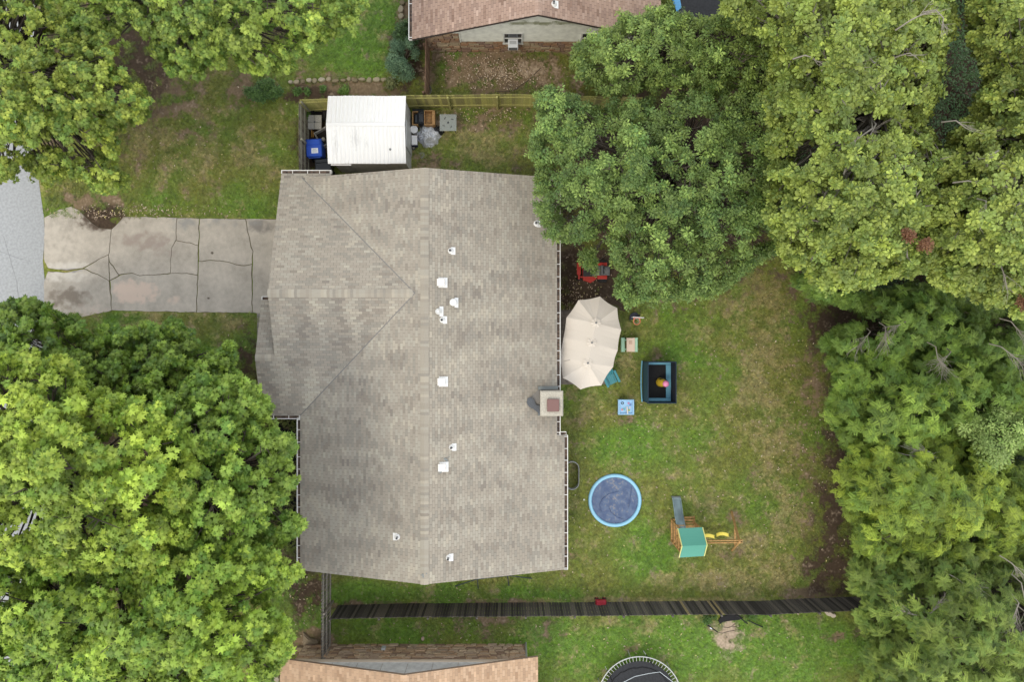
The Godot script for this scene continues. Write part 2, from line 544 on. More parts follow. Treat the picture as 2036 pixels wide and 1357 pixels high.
func paving() -> void:
	# asphalt road along the west side
	var pale := grain("asphalt", 0.05, 0.86, 1.0, 5)
	var road := MB.new()
	var edge := PackedVector2Array()
	edge.append(Vector2(-34.0, -60))
	edge.append(Vector2(-24.6, -60))
	for q in [[70, 300], [82, 390], [88, 430], [90, 470], [86, 520], [90, 560], [88, 610], [90, 640], [92, 700]]:
		edge.append(P2(q[0], q[1]))
	edge.append(Vector2(-24.4, 60))
	edge.append(Vector2(-34.0, 60))
	road.prism(edge, -0.1, 0.012)
	struct("road", road, mat("asphalt", 0.44, 0.455, 0.47, 0.95, 0.0, pale, 2.2))
	# hairline cracks sealed in the asphalt
	var rd := get_node("road")
	for path in [[[8, 470], [25, 530], [34, 560], [38, 600], [40, 640]], [[0, 500], [40, 515], [62, 520]]]:
		var cr := MB.new()
		for i in path.size() - 1:
			cr.beam(P(path[i][0], path[i][1], 0.013), P(path[i + 1][0], path[i + 1][1], 0.013), 0.012, 0.005)
		part(rd, "crack", cr, mat("crack_fill", 0.2, 0.2, 0.2, 0.9))
	# concrete drive, broken into slabs; outlines in pixels of a crop enlarged 3.571 times whose corner is at (0, 380)
	var slabs := [
		[[318, 480], [320, 190], [430, 130], [510, 112], [565, 140], [650, 226], [700, 262], [792, 275], [778, 455], [720, 475], [660, 510], [590, 548], [480, 566], [345, 548]],
		[[777, 458], [720, 478], [600, 552], [700, 590], [780, 640]],
		[[345, 572], [480, 582], [593, 555], [700, 594], [780, 644], [797, 850], [505, 915], [318, 940], [318, 640]],
		[[796, 275], [830, 242], [880, 185], [1257, 190], [1252, 350], [1225, 400], [1215, 490], [1212, 583], [1100, 598], [1000, 600], [940, 580], [852, 596], [785, 502], [780, 460]],
		[[782, 506], [850, 600], [785, 636]],
		[[1259, 190], [1416, 194], [1411, 385], [1330, 365], [1255, 351]],
		[[1254, 354], [1330, 368], [1410, 388], [1405, 598], [1330, 582], [1230, 586], [1214, 585], [1217, 490], [1227, 400]],
		[[790, 640], [860, 601], [940, 584], [1000, 603], [1100, 601], [1214, 588], [1330, 585], [1405, 602], [1395, 862], [799, 848]],
		[[1422, 196], [1745, 200], [1782, 400], [1795, 430], [1790, 520], [1720, 530], [1620, 505], [1500, 488], [1416, 500]],
		[[1415, 504], [1500, 492], [1620, 509], [1720, 534], [1790, 524], [1792, 866], [1400, 862]],
		[[1749, 200], [2170, 202], [2170, 878], [1796, 868], [1799, 430], [1786, 398]]]
	var tex := concrete_texture()
	var m := StandardMaterial3D.new()
	m.resource_name = "drive_concrete"
	m.albedo_texture = tex
	m.roughness = 0.95
	m.metallic_specular = 0.3
	var drive := MB.new()
	for s in slabs:
		var under := PackedVector2Array()
		for q in s:
			under.append(P2(q[0] / 3.571, 380.0 + q[1] / 3.571))
		var wide := Geometry2D.offset_polygon(under, 0.012)
		drive.prism(wide[0] if wide.size() else under, -0.07, 0.004 + rf(0, 0.004))
	var dr := struct("driveway", drive, mat("joint_soil", 0.15, 0.13, 0.085, 1.0))
	var crack := FastNoiseLite.new()
	crack.frequency = 1.6
	crack.fractal_octaves = 3
	for s in slabs:
		var poly := PackedVector2Array()
		for i in s.size():
			var a := P2(s[i][0] / 3.571, 380.0 + s[i][1] / 3.571)
			var b := P2(s[(i + 1) % s.size()][0] / 3.571, 380.0 + s[(i + 1) % s.size()][1] / 3.571)
			var n := maxi(1, int(a.distance_to(b) / 0.14))
			for k in n:
				var p := a.lerp(b, k / float(n))
				poly.append(p + Vector2(crack.get_noise_2d(p.x, p.y), crack.get_noise_2d(p.x + 70, p.y)) * 0.045)
		var sh := Geometry2D.offset_polygon(poly, -0.006)
		var mb := MB.new()
		mb.prism(sh[0] if sh.size() else poly, -0.06, 0.03 + rf(0, 0.008), 1.0 / 16.0, Vector2(-26, -8))
		part(dr, "slab", mb, m)
	# patio slab under the umbrella
	var patio := MB.new()
	patio.prism(PackedVector2Array([P2(1098, 617), P2(1206, 617), P2(1206, 765), P2(1098, 765)]), -0.05, 0.04)
	struct("patio", patio, mat("patio_concrete", 0.36, 0.31, 0.26, 0.95, 0.0, grain("patio", 0.03, 0.7, 1.0, 5), 3.0))
	# walk and apron at the porch, dark bed in the courtyard
	var walk := MB.new()
	walk.prism(PackedVector2Array([P2(512, 624), P2(530, 624), P2(530, 800), P2(514, 800)]), -0.05, 0.045)
	struct("porch_step", walk, mat("porch_concrete", 0.38, 0.35, 0.31, 0.95, 0.0, grain("patio", 0.03, 0.7, 1.0, 5), 3.0))
	var bed := MB.new()
	bed.prism(PackedVector2Array([Vector2(-13.0, 3.1), Vector2(-9.7, 3.1), Vector2(-9.7, 10.85), Vector2(-12.0, 10.85)]), -0.05, 0.02)
	struct("courtyard_bed", bed, mat("black_mulch", 0.006, 0.006, 0.007, 1.0, 0.0, grain("mulch", 0.12, 0.4, 1.0, 4), 0.8))

func concrete_texture() -> Texture2D:
	var w := 768
	var h := 768
	var a := noise_bytes(w, h, 0.012, 31, 5)
	var b := noise_bytes(w, h, 0.06, 32, 4)
	var f := noise_bytes(w, h, 0.4, 33, 2)
	var g := noise_bytes(w, h, 0.03, 34, 4)
	# stains and bare patches: centre and half sizes in pixels, colour, strength
	var spots := [[205, 430, 42, 22, Color(0.10, 0.075, 0.06), 1.3], [185, 440, 30, 18, Color(0.12, 0.09, 0.07), 0.9], [140, 595, 34, 22, Color(0.24, 0.20, 0.16), 0.9], [115, 590, 22, 12, Color(0.26, 0.22, 0.18), 0.7],
		[270, 582, 42, 20, Color(0.66, 0.53, 0.44), 1.2], [250, 570, 24, 14, Color(0.66, 0.53, 0.44), 0.9], [346, 597, 12, 9, Color(0.64, 0.52, 0.43), 0.9], [290, 480, 52, 18, Color(0.36, 0.30, 0.26), 0.8], [330, 495, 30, 14, Color(0.38, 0.32, 0.28), 0.6],
		[130, 545, 44, 14, Color(0.62, 0.58, 0.52), 0.9], [130, 530, 44, 8, Color(0.62, 0.58, 0.52), 0.8], [140, 538, 30, 4, Color(0.3, 0.28, 0.26), 0.9], [520, 450, 30, 14, Color(0.24, 0.22, 0.2), 0.8], [440, 440, 80, 10, Color(0.32, 0.31, 0.29), 0.5], [360, 440, 22, 16, Color(0.33, 0.32, 0.30), 0.6],
		[120, 480, 36, 40, Color(0.56, 0.51, 0.44), 0.6], [180, 620, 40, 14, Color(0.55, 0.46, 0.40), 0.6], [423, 503, 3, 3, Color(0.1, 0.08, 0.06), 1.2], [415, 593, 3, 2, Color(0.1, 0.08, 0.06), 1.2]]
	var im := PackedByteArray()
	im.resize(w * h * 3)
	for j in h:
		for i in w:
			var k := j * w + i
			var x := -26.0 + 16.0 * i / w
			var z := -8.0 + 16.0 * j / h
			var v := 1.0 + (a[k] / 255.0 - 0.5) * 0.32 + (b[k] / 255.0 - 0.5) * 0.22 + (f[k] / 255.0 - 0.5) * 0.22
			var c := Color(0.470 * v, 0.425 * v, 0.365 * v)
			var px := x * FOCAL / EYE + 1018.0
			var py := z * FOCAL / EYE + 678.5
			if py > 400 and py < 640 and px < 620:
				for s in spots:
					var dx: float = (px - s[0]) / (s[2] * 1.35)
					var dz: float = (py - s[1]) / (s[3] * 1.35)
					var q := 1.0 - dx * dx - dz * dz
					if q > 0:
						var t := clampf((q * s[5] + (g[k] / 255.0 - 0.5) * 1.3 + (b[k] / 255.0 - 0.5) * 0.5 - 0.15) * 1.3, 0.0, 0.9)
						c = c.lerp(s[4], t)
			c = c.linear_to_srgb()
			im[k * 3] = clampi(int(c.r * 255), 0, 255)
			im[k * 3 + 1] = clampi(int(c.g * 255), 0, 255)
			im[k * 3 + 2] = clampi(int(c.b * 255), 0, 255)
	return ImageTexture.create_from_image(Image.create_from_data(w, h, false, Image.FORMAT_RGB8, im))

# ---------- houses ----------
func plane_h(pl: Array, p: Vector2) -> float:      # pl: [point on the plane, slope along x, slope along z]
	return pl[0].y + pl[1] * (p.x - pl[0].x) + pl[2] * (p.y - pl[0].z)

func up3(pl: Array, p: Vector2, lift: float) -> Vector3:
	return Vector3(p.x, plane_h(pl, p) + lift, p.y)

func deck(mb: MB, poly: PackedVector2Array, pl: Array, thick := 0.14) -> void:
	var ix := Geometry2D.triangulate_polygon(poly)
	for i in range(0, ix.size(), 3):
		var q := [poly[ix[i]], poly[ix[i + 1]], poly[ix[i + 2]]]
		if (q[1] - q[0]).cross(q[2] - q[0]) < 0:
			q = [q[0], q[2], q[1]]
		mb.tri(up3(pl, q[0], 0), up3(pl, q[1], 0), up3(pl, q[2], 0))
		mb.tri(up3(pl, q[2], -thick), up3(pl, q[1], -thick), up3(pl, q[0], -thick))
	var s := 0.0
	for i in poly.size():
		s += poly[i].cross(poly[(i + 1) % poly.size()])
	for i in poly.size():
		var a := poly[i]
		var b := poly[(i + 1) % poly.size()]
		if s < 0:
			var w := a
			a = b
			b = w
		mb.quad(up3(pl, b, 0), up3(pl, a, 0), up3(pl, a, -thick), up3(pl, b, -thick))

func tones(lo: Color, hi: Color, key: String) -> Array:
	var out := []
	for i in 8:
		var c := lo.lerp(hi, i / 7.0)
		var warm := 0.015 * sin(i * 2.3)
		c = Color(c.r * (1.0 + warm), c.g, c.b * (1.0 - warm))
		out.append([c, mat("%s_tone_%d" % [key, i], c.r, c.g, c.b, 0.95, 0.0, grain("granules", 0.25, 0.78, 1.0, 3), 0.7)])
	return out

var rough_noise := FastNoiseLite.new()

# lays three-tab shingles over a roof slope; the keep tabs nearest to focus become parts of their own
func shingle(roof: Node3D, rest: MB, poly: PackedVector2Array, pl: Array, pal: Array, keep: int, focus: Vector2, sway := 0.5) -> void:
	var g := Vector2(pl[1], pl[2])
	var d := -g.normalized()
	var u := Vector2(-d.y, d.x)
	var c := 0.127 / sqrt(1.0 + g.length_squared())
	var tab := 0.305
	var e0 := -1e9
	var e1 := 1e9
	var u0 := 1e9
	var u1 := -1e9
	for p in poly:
		e0 = maxf(e0, p.dot(d)); e1 = minf(e1, p.dot(d))
		u0 = minf(u0, p.dot(u)); u1 = maxf(u1, p.dot(u))
	var inner := Geometry2D.offset_polygon(poly, -0.01)
	var test: PackedVector2Array = inner[0] if inner.size() else poly
	var wholes := []
	var rows := int(ceil((e0 - e1) / c))
	rough_noise.frequency = 0.35
	for i in rows:
		var v1 := e0 - i * c
		var v0 := v1 - c
		var shift := (i % 2) * 0.5 * tab + sin(i * 12.9) * 0.02
		var n := int((u1 - u0) / tab) + 3
		for j in n:
			var a := u0 - tab + j * tab + shift
			var q := PackedVector2Array([d * (v0 + 0.004) + u * (a + 0.006), d * (v0 + 0.004) + u * (a + tab - 0.006), d * v1 + u * (a + tab - 0.006), d * v1 + u * (a + 0.006)])
			var ins := 0
			for p in q:
				if Geometry2D.is_point_in_polygon(p, test):
					ins += 1
			var mid := (q[0] + q[2]) / 2.0
			var streak := rough_noise.get_noise_2d(mid.dot(u) * 2.2 + 40.0, mid.dot(d) * 0.7)
			var k := clampi(int(4.0 + streak * 7.0 * sway + rng.randfn() * 1.05), 0, 7)
			if ins == 4:
				wholes.append([mid.distance_squared_to(focus), q, k])
			elif ins > 0 or Geometry2D.is_point_in_polygon(mid, test):
				for cut in Geometry2D.intersect_polygons(poly, q):
					tab_shape(rest, cut, pl, d, v0, v1, pal[k][0])
	wholes.sort_custom(func(x, y): return x[0] < y[0])
	var shape: ArrayMesh = null
	var org := Vector3.ZERO
	for w in wholes.size():
		var q: PackedVector2Array = wholes[w][1]
		if w >= keep:
			tab_shape(rest, q, pl, d, q[0].dot(d), q[2].dot(d), pal[wholes[w][2]][0])
			continue
		var at := up3(pl, q[0], 0)
		if shape == null:
			var mb := MB.new()
			tab_shape(mb, q, pl, d, q[0].dot(d), q[2].dot(d), Color.WHITE)
			org = at
			for t in mb.v.size():
				mb.v[t] -= org
			shape = mb.mesh()
		piece(roof, "shingle", shape, Transform3D(Basis.IDENTITY, at), pal[wholes[w][2]][1])

func tab_shape(mb: MB, q: PackedVector2Array, pl: Array, d: Vector2, v0: float, v1: float, col: Color) -> void:
	mb.col = col
	var top := []
	for p in q:
		top.append(up3(pl, p, lerpf(0.004, 0.016, clampf((p.dot(d) - v0) / (v1 - v0), 0, 1))))
	var nrm: Vector3 = (top[2] - top[0]).cross(top[1] - top[0])
	for i in range(1, q.size() - 1):
		if nrm.y > 0:
			mb.tri(top[0], top[i], top[i + 1])
		else:
			mb.tri(top[0], top[i + 1], top[i])
	for i in q.size():
		var j := (i + 1) % q.size()
		if absf(q[i].dot(d) - v1) < 0.003 and absf(q[j].dot(d) - v1) < 0.003:
			mb.quad(top[i], top[j], up3(pl, q[j], 0.001), up3(pl, q[i], 0.001))

func ridge(roof: Node3D, a: Vector3, b: Vector3, s0: float, pal: Array, half := 0.16) -> void:
	var l := a.distance_to(b)
	var t := (b - a) / l
	var side := Vector3(-t.z, 0, t.x)
	var n := int(l / 0.135)
	var mb := MB.new()
	var e := 0.15
	for w in [-1.0, 1.0]:
		var lo0: Vector3 = side * w * half + Vector3(0, -s0 * half + 0.018, 0)
		var hi0 := Vector3(0, 0.022, 0)
		var lo1 := lo0 + t * e + Vector3(0, 0.012, 0)
		var hi1 := hi0 + t * e + Vector3(0, 0.012, 0)
		if w > 0:
			mb.quad(hi0, hi1, lo1, lo0)
		else:
			mb.quad(lo0, lo1, hi1, hi0)
		mb.quad(hi1, lo1, lo1 - Vector3(0, 0.012, 0), hi1 - Vector3(0, 0.012, 0))
		mb.quad(lo1, lo0, lo0 - Vector3(0, 0.014, 0), lo1 - Vector3(0, 0.02, 0))
	var m := mb.mesh()
	for i in n:
		piece(roof, "ridge_cap", m, Transform3D(Basis.IDENTITY, a + t * (i * l / n)), pal[clampi(int(4.6 + rng.randfn() * 1.1), 0, 7)][1])

func gutter(house: Node3D, a: Vector3, b: Vector3, out: Vector3, gaps := 0.58) -> void:
	var t := (b - a).normalized()
	var l := a.distance_to(b)
	var bs := Basis(t, Vector3.UP, t.cross(Vector3.UP))
	var mid := (a + b) / 2.0
	var white := mat("gutter_white", 0.78, 0.77, 0.74, 0.45)
	var mb := MB.new()
	mb.box(mid + out * 0.08 + Vector3(0, -0.12, 0), Vector3(l, 0.01, 0.15), bs)
	mb.box(mid + out * 0.152 + Vector3(0, -0.065, 0), Vector3(l, 0.12, 0.008), bs)
	mb.box(mid + out * 0.158 + Vector3(0, -0.002, 0), Vector3(l, 0.016, 0.034), bs)
	mb.box(mid + out * 0.004 + Vector3(0, -0.065, 0), Vector3(l, 0.12, 0.006), bs)
	mb.box(a + out * 0.08 - t * 0.006 + Vector3(0, -0.06, 0), Vector3(0.012, 0.122, 0.16), bs)
	mb.box(b + out * 0.08 + t * 0.006 + Vector3(0, -0.06, 0), Vector3(0.012, 0.122, 0.16), bs)
	var gu := part(house, "gutter", mb, white)
	var n := int(l / gaps)
	var br := BoxMesh.new()
	br.size = Vector3(0.03, 0.012, 0.145)
	for i in n + 1:
		var f := clampf((i + rf(-0.12, 0.12)) / maxf(n, 1), 0.01, 0.99)
		piece(gu, "bracket", br, Transform3D(bs, a + t * l * f + out * 0.077 + Vector3(0, -0.004, 0)), white)
	var deb := MB.new()
	var steps := int(l / 0.09)
	for i in steps:
		deb.col = Color(0.06, 0.045, 0.04).lerp(Color(0.17, 0.12, 0.09), rng.randf())
		var hgt := rf(0.008, 0.035)
		deb.box(a + t * (i + 0.5) * l / steps + out * 0.077 + Vector3(0, -0.114 + hgt / 2, 0), Vector3(l / steps, hgt, 0.135), bs)
	var dd := part(gu, "leaf_debris", deb, vmat("gutter_debris", 1.0))
	dd.set_meta("kind", "stuff")

func slope_basis(pl: Array, yaw := 0.0) -> Basis:
	var nn := Vector3(-pl[1], 1, -pl[2]).normalized()
	var x := Vector3(1, pl[1], 0).normalized()
	var z := x.cross(nn)
	return Basis(x, nn, z) * Basis(Vector3.UP, yaw)

func pipe_boot(house: Node3D, at: Vector3, pl: Array, flip := 1.0) -> void:
	var w := mat("vent_white", 0.80, 0.80, 0.79, 0.4)
	var bs := slope_basis(pl)
	var mb := MB.new()
	mb.box(at + bs * Vector3(0.06 * flip, 0.02, 0), Vector3(0.2, 0.012, 0.34), bs)
	mb.lathe(at + Vector3(-0.06 * flip, 0.0, 0), [Vector2(0.15, 0.01), Vector2(0.13, 0.05), Vector2(0.075, 0.13), Vector2(0.06, 0.14)], 14)
	var o := part(house, "pipe_vent", mb, w)
	var pm := MB.new()
	pm.lathe(at + Vector3(-0.06 * flip, 0, 0), [Vector2(0.055, 0.0), Vector2(0.055, 0.30), Vector2(0.045, 0.30), Vector2(0.045, 0.1), Vector2(0, 0.1)], 12)
	part(o, "pipe", pm, mat("pipe_grey", 0.30, 0.30, 0.31, 0.6))

func box_vent(house: Node3D, at: Vector3, pl: Array) -> void:
	var w := mat("vent_white", 0.80, 0.80, 0.79, 0.4)
	var bs := slope_basis(pl)
	var mb := MB.new()
	mb.box(at + bs * Vector3(0.08, 0.02, 0), Vector3(0.42, 0.012, 0.46), bs)
	mb.box(at + bs * Vector3(-0.02, 0.09, 0), Vector3(0.22, 0.13, 0.24), bs)
	var o := part(house, "box_vent", mb, w)
	var hood := MB.new()
	hood.cbox(at + bs * Vector3(-0.05, 0.17, 0), Vector3(0.36, 0.07, 0.34), 0.02, bs)
	part(o, "hood", hood, mat("vent_cream", 0.80, 0.76, 0.72, 0.45))

func round_vent(house: Node3D, at: Vector3, pl: Array, dome: bool) -> void:
	var w := mat("vent_white", 0.80, 0.80, 0.79, 0.4)
	var bs := slope_basis(pl)
	var mb := MB.new()
	mb.box(at + bs * Vector3(0.12, 0.02, 0), Vector3(0.18, 0.012, 0.46), bs)
	mb.lathe(at + Vector3(0, 0, 0), [Vector2(0.16, 0.0), Vector2(0.09, 0.12), Vector2(0.09, 0.3)], 14)
	var o := part(house, "round_vent", mb, w)
	var cap := MB.new()
	if dome:
		cap.lathe(at + Vector3(0, 0.3, 0), [Vector2(0.165, -0.04), Vector2(0.17, 0.0), Vector2(0.13, 0.05), Vector2(0.07, 0.075), Vector2(0.0, 0.08)], 18)
	else:
		cap.lathe(at + Vector3(-0.02, 0.16, 0), [Vector2(0.14, -0.06), Vector2(0.13, 0.0), Vector2(0.10, 0.06), Vector2(0.05, 0.10), Vector2(0.0, 0.11)], 14)
	part(o, "cap", cap, w)

func poly2(pts: Array) -> PackedVector2Array:
	var o := PackedVector2Array()
	for p in pts:
		o.append(Vector2(p[0], p[1]))
	return o

func window(house: Node3D, at: Vector3, w: float, h: float, out: Vector3) -> void:
	var side := out.cross(Vector3.UP)
	var bs := Basis(side, Vector3.UP, -out)
	var fr := MB.new()
	fr.box(at + Vector3(0, h / 2 + 0.03, 0) + out * 0.03, Vector3(w + 0.16, 0.07, 0.07), bs)
	fr.box(at - Vector3(0, h / 2 + 0.03, 0) + out * 0.035, Vector3(w + 0.2, 0.06, 0.09), bs)
	fr.box(at + side * (w / 2 + 0.03) + out * 0.03, Vector3(0.06, h, 0.07), bs)
	fr.box(at - side * (w / 2 + 0.03) + out * 0.03, Vector3(0.06, h, 0.07), bs)
	fr.box(at + out * 0.025, Vector3(w, 0.05, 0.05), bs)
	var o := part(house, "window", fr, mat("window_white", 0.62, 0.62, 0.60, 0.5))
	for s in [-1.0, 1.0]:
		var gl := MB.new()
		gl.box(at + Vector3(0, s * h / 4, 0) + out * 0.012, Vector3(w, h / 2 - 0.05, 0.008), bs)
		part(o, "pane", gl, mat("window_glass", 0.03, 0.035, 0.04, 0.05))

func main_house() -> void:
	var H := thing("house", "large grey-brown shingled house with white gutters and an attached garage wing", "house", Vector3(-4, 0, 1.5))
	rough_noise.seed = 5
	rough_noise.fractal_octaves = 3
	var hr := 4.60
	var s := 0.31
	var rx := -3.99
	var zn := -7.9
	var zs := 11.1
	var wr := 4.46
	var wz := -2.19
	var jx := rx - (hr - wr) / s
	var E := [Vector3(rx, hr, 0), -s, 0.0]
	var W := [Vector3(rx, hr, 0), s, 0.0]
	var N := [Vector3(0, wr, wz), 0.0, s]
	var S := [Vector3(0, wr, wz), 0.0, -s]
	var ez := 0.79
	var eh := plane_h(S, Vector2(0, ez))
	var X := [Vector3(0, eh, ez), 0.0, s]
	var west := -10.24
	var ne := wz - (wr - plane_h(W, Vector2(west, 0))) / s
	var se := wz + (wr - plane_h(W, Vector2(west, 0))) / s
	var vn := jx - (wz - zn)
	var pe := poly2([[rx, zn], [2.17, zn], [2.17, 4.57], [2.54, 4.57], [2.54, zs], [rx, zs]])
	var pw := poly2([[rx, zn], [rx, zs], [west, zs], [west, se], [jx, wz], [vn, zn]])
	var pn := poly2([[jx, wz], [-11.17, wz], [-11.17, -8.12], [-8.75, -8.12], [-8.75, zn - 0.02], [vn, zn]])
	var ps := poly2([[jx, wz], [west, se], [-12.1, se], [-12.1, ez], [-11.17, ez], [-11.17, wz]])
	var px := poly2([[-12.1, ez], [-10.78, ez], [-10.78, -1.99], [-12.1, -1.99]])
	# walls
	var wm := MB.new()
	wm.prism(poly2([[-9.75, zn + 0.3], [1.75, zn + 0.3], [1.75, zs - 0.3], [-9.75, zs - 0.3]]), 0, 2.5)
	wm.prism(poly2([[-10.78, -7.72], [-9.0, -7.72], [-9.0, 3.2], [-10.78, 3.2]]), 0, 2.55)
	for z in [zn + 0.3, zs - 0.3]:
		wm.tri(Vector3(-9.75, 2.5, z), Vector3(1.75, 2.5, z), Vector3(rx, hr - 0.15, z))
	wm.tri(Vector3(-10.78, 2.5, -7.72), Vector3(-10.78, 2.5, 3.2), Vector3(-10.78, wr - 0.15, wz))
	part(H, "wall", wm, mat("house_brick", 0.30, 0.20, 0.15, 0.9, 0.0, grain("brickwork", 0.08, 0.6, 1.0, 4), 0.9))
	var gd := MB.new()
	gd.box(Vector3(-10.80, 1.1, -3.9), Vector3(0.06, 2.2, 4.6))
	for k in 4:
		gd.box(Vector3(-10.835, 0.28 + 0.55 * k, -3.9), Vector3(0.02, 0.5, 4.5))
	part(H, "garage_door", gd, mat("garage_white", 0.72, 0.71, 0.68, 0.6))
	var po := MB.new()
	po.box(Vector3(-11.95, 1.25, -1.7), Vector3(0.12, 2.5, 0.12))
	part(H, "porch_post", po, mat("garage_white", 0.72, 0.71, 0.68, 0.6))
	var po2 := MB.new()
	po2.box(Vector3(-11.95, 1.25, 3.4), Vector3(0.12, 2.5, 0.12))
	part(H, "porch_post", po2, mat("garage_white", 0.72, 0.71, 0.68, 0.6))
	window(H, Vector3(1.75, 1.4, -4.5), 1.2, 1.1, Vector3.RIGHT)
	window(H, Vector3(1.75, 1.4, 7.5), 1.4, 1.1, Vector3.RIGHT)
	window(H, Vector3(-1.5, 1.4, zs - 0.3), 1.0, 1.1, Vector3.BACK)
	window(H, Vector3(-9.75, 1.4, 6.5), 1.4, 1.2, Vector3.LEFT)
	# roof
	var pal := tones(Color(0.315, 0.280, 0.240), Color(0.560, 0.510, 0.420), "taupe_shingle")
	var dk := MB.new()
	deck(dk, pe, E); deck(dk, pw, W); deck(dk, pn, N); deck(dk, ps, S); deck(dk, px, X)
	var R := part(H, "roof", dk, mat("roof_deck", 0.17, 0.152, 0.13, 0.9))
	var rest := MB.new()
	shingle(R, rest, pe, E, pal, 300, Vector2(-2.2, -0.5), 0.42)
	shingle(R, rest, pw, W, pal, 0, Vector2.ZERO, 0.5)
	shingle(R, rest, pn, N, pal, 0, Vector2.ZERO, 0.2)
	shingle(R, rest, ps, S, pal, 0, Vector2.ZERO, 0.75)
	shingle(R, rest, px, X, pal, 0, Vector2.ZERO, 0.3)
	var rs := part(R, "shingles", rest, vmat("taupe_shingles", 0.95, grain("granules", 0.25, 0.78, 1.0, 3), 0.7))
	rs.set_meta("kind", "stuff")
	ridge(R, Vector3(rx, hr, zn), Vector3(rx, hr, zs), s, pal, 0.19)
	ridge(R, Vector3(jx - 0.1, wr, wz), Vector3(-11.17, wr, wz), s, pal, 0.19)
	ridge(R, Vector3(-10.9, eh, ez), Vector3(-12.1, eh, ez), s, pal, 0.16)
	var vl := MB.new()
	for q in [[Vector3(jx, wr, wz), Vector3(vn, plane_h(W, Vector2(vn, 0)), zn)], [Vector3(jx, wr, wz), Vector3(west, plane_h(W, Vector2(west, 0)), se)]]:
		vl.beam(q[0] + Vector3(0, 0.008, 0), q[1] + Vector3(0, 0.008, 0), 0.05, 0.022)
	part(R, "valley", vl, mat("valley_metal", 0.20, 0.19, 0.18, 0.7))
	# gutters
	gutter(H, Vector3(2.17, plane_h(E, Vector2(2.17, 0)), zn), Vector3(2.17, plane_h(E, Vector2(2.17, 0)), 4.55), Vector3.RIGHT)
	gutter(H, Vector3(2.54, plane_h(E, Vector2(2.54, 0)), 4.57), Vector3(2.54, plane_h(E, Vector2(2.54, 0)), zs), Vector3.RIGHT)
	gutter(H, Vector3(2.30, plane_h(E, Vector2(2.4, 0)), 4.57), Vector3(2.62, plane_h(E, Vector2(2.54, 0)), 4.57), Vector3.FORWARD, 0.4)
	gutter(H, Vector3(west, plane_h(W, Vector2(west, 0)), se + 0.13), Vector3(west, plane_h(W, Vector2(west, 0)), zs), Vector3.LEFT)
	gutter(H, Vector3(-12.1, plane_h(S, Vector2(0, se)), se), Vector3(west - 0.02, plane_h(S, Vector2(0, se)), se), Vector3.BACK)
	gutter(H, Vector3(-11.17, plane_h(N, Vector2(0, -8.12)), -8.12), Vector3(-8.75, plane_h(N, Vector2(0, -8.12)), -8.12), Vector3.FORWARD)
	gutter(H, Vector3(-12.1, plane_h(X, Vector2(0, -1.99)), -1.99), Vector3(-11.2, plane_h(X, Vector2(0, -1.99)), -1.99), Vector3.FORWARD, 0.4)
	# vents
	for q in [[899, 500], [883, 637], [901, 889], [895, 1107], [1070, 437]]:
		var at := P(q[0], q[1], 4.1)
		at.y = plane_h(E, Vector2(at.x, at.z))
		pipe_boot(H, at, E)
	var aw := P(788, 1068, 4.2)
	aw.y = plane_h(W, Vector2(aw.x, aw.z))
	pipe_boot(H, aw, W, -1.0)
	for q in [[878, 563], [879, 759], [880, 928]]:
		var at := P(q[0], q[1], 4.2)
		at.y = plane_h(E, Vector2(at.x, at.z))
		box_vent(H, at, E)
	for q in [[902, 602, 1], [873, 620, 0]]:
		var at := P(q[0], q[1], 4.3)
		at.y = plane_h(E, Vector2(at.x, at.z))
		round_vent(H, at, E, q[2] == 1)
	# grey patches of flashing lying on the shingles
	for q in [[[883, 912], [890, 918], 0.09], [[873, 938], [878, 940], 0.08], [[838, 1142], [850, 1138], 0.05], [[842, 1138], [843, 1146], 0.06], [[888, 912], [894, 909], 0.02]]:
		var fl := MB.new()
		var a := P(q[0][0], q[0][1], 4.4)
		var b := P(q[1][0], q[1][1], 4.4)
		a.y = plane_h(E if a.x > rx else W, Vector2(a.x, a.z)) + 0.035
		b.y = plane_h(E if b.x > rx else W, Vector2(b.x, b.z)) + 0.035
		fl.beam(a, b, q[2], 0.012)
		part(H, "flashing", fl, mat("flashing_grey", 0.20, 0.22, 0.22, 0.6))
	# chimney
	var c0 := P(1097, 803, 4.35)
	var ch := MB.new()
	ch.box(Vector3(c0.x, 2.0, c0.z), Vector3(0.94, 4.3, 1.04))
	var C := part(H, "chimney", ch, mat("chimney_stone", 0.42, 0.37, 0.32, 0.95, 0.0, grain("brickwork", 0.08, 0.6, 1.0, 4), 0.6))
	var crn := MB.new()
	crn.cbox(Vector3(c0.x, 4.23, c0.z), Vector3(1.06, 0.2, 1.16), 0.05)
	part(C, "crown", crn, mat("chimney_cement", 0.56, 0.52, 0.44, 0.95, 0.0, grain("cement", 0.05, 0.82, 1.0, 5), 1.3))
	var fc := MB.new()
	fc.box(Vector3(c0.x + 0.06, 4.37, c0.z + 0.07), Vector3(0.46, 0.1, 0.48))
	fc.cbox(Vector3(c0.x + 0.06, 4.45, c0.z + 0.07), Vector3(0.56, 0.05, 0.58), 0.02)
	part(C, "flue_cover", fc, mat("rust_brown", 0.19, 0.10, 0.09, 0.6))
	var fl := MB.new()
	var lf := c0.x - 0.5
	for z in [-0.62, 0.62]:
		fl.box(Vector3(c0.x - 0.1, plane_h(E, Vector2(c0.x - 0.1, 0)) + 0.06, c0.z + z), Vector3(1.0, 0.1, 0.16), slope_basis(E))
	part(C, "flashing", fl, mat("flashing_grey", 0.20, 0.22, 0.22, 0.6))
	# cricket and smear of roofing tar on the uphill side
	var cr := MB.new()
	var k0 := up3(E, Vector2(lf, c0.z - 0.6), 0.02)
	var k1 := up3(E, Vector2(lf, c0.z + 0.6), 0.02)
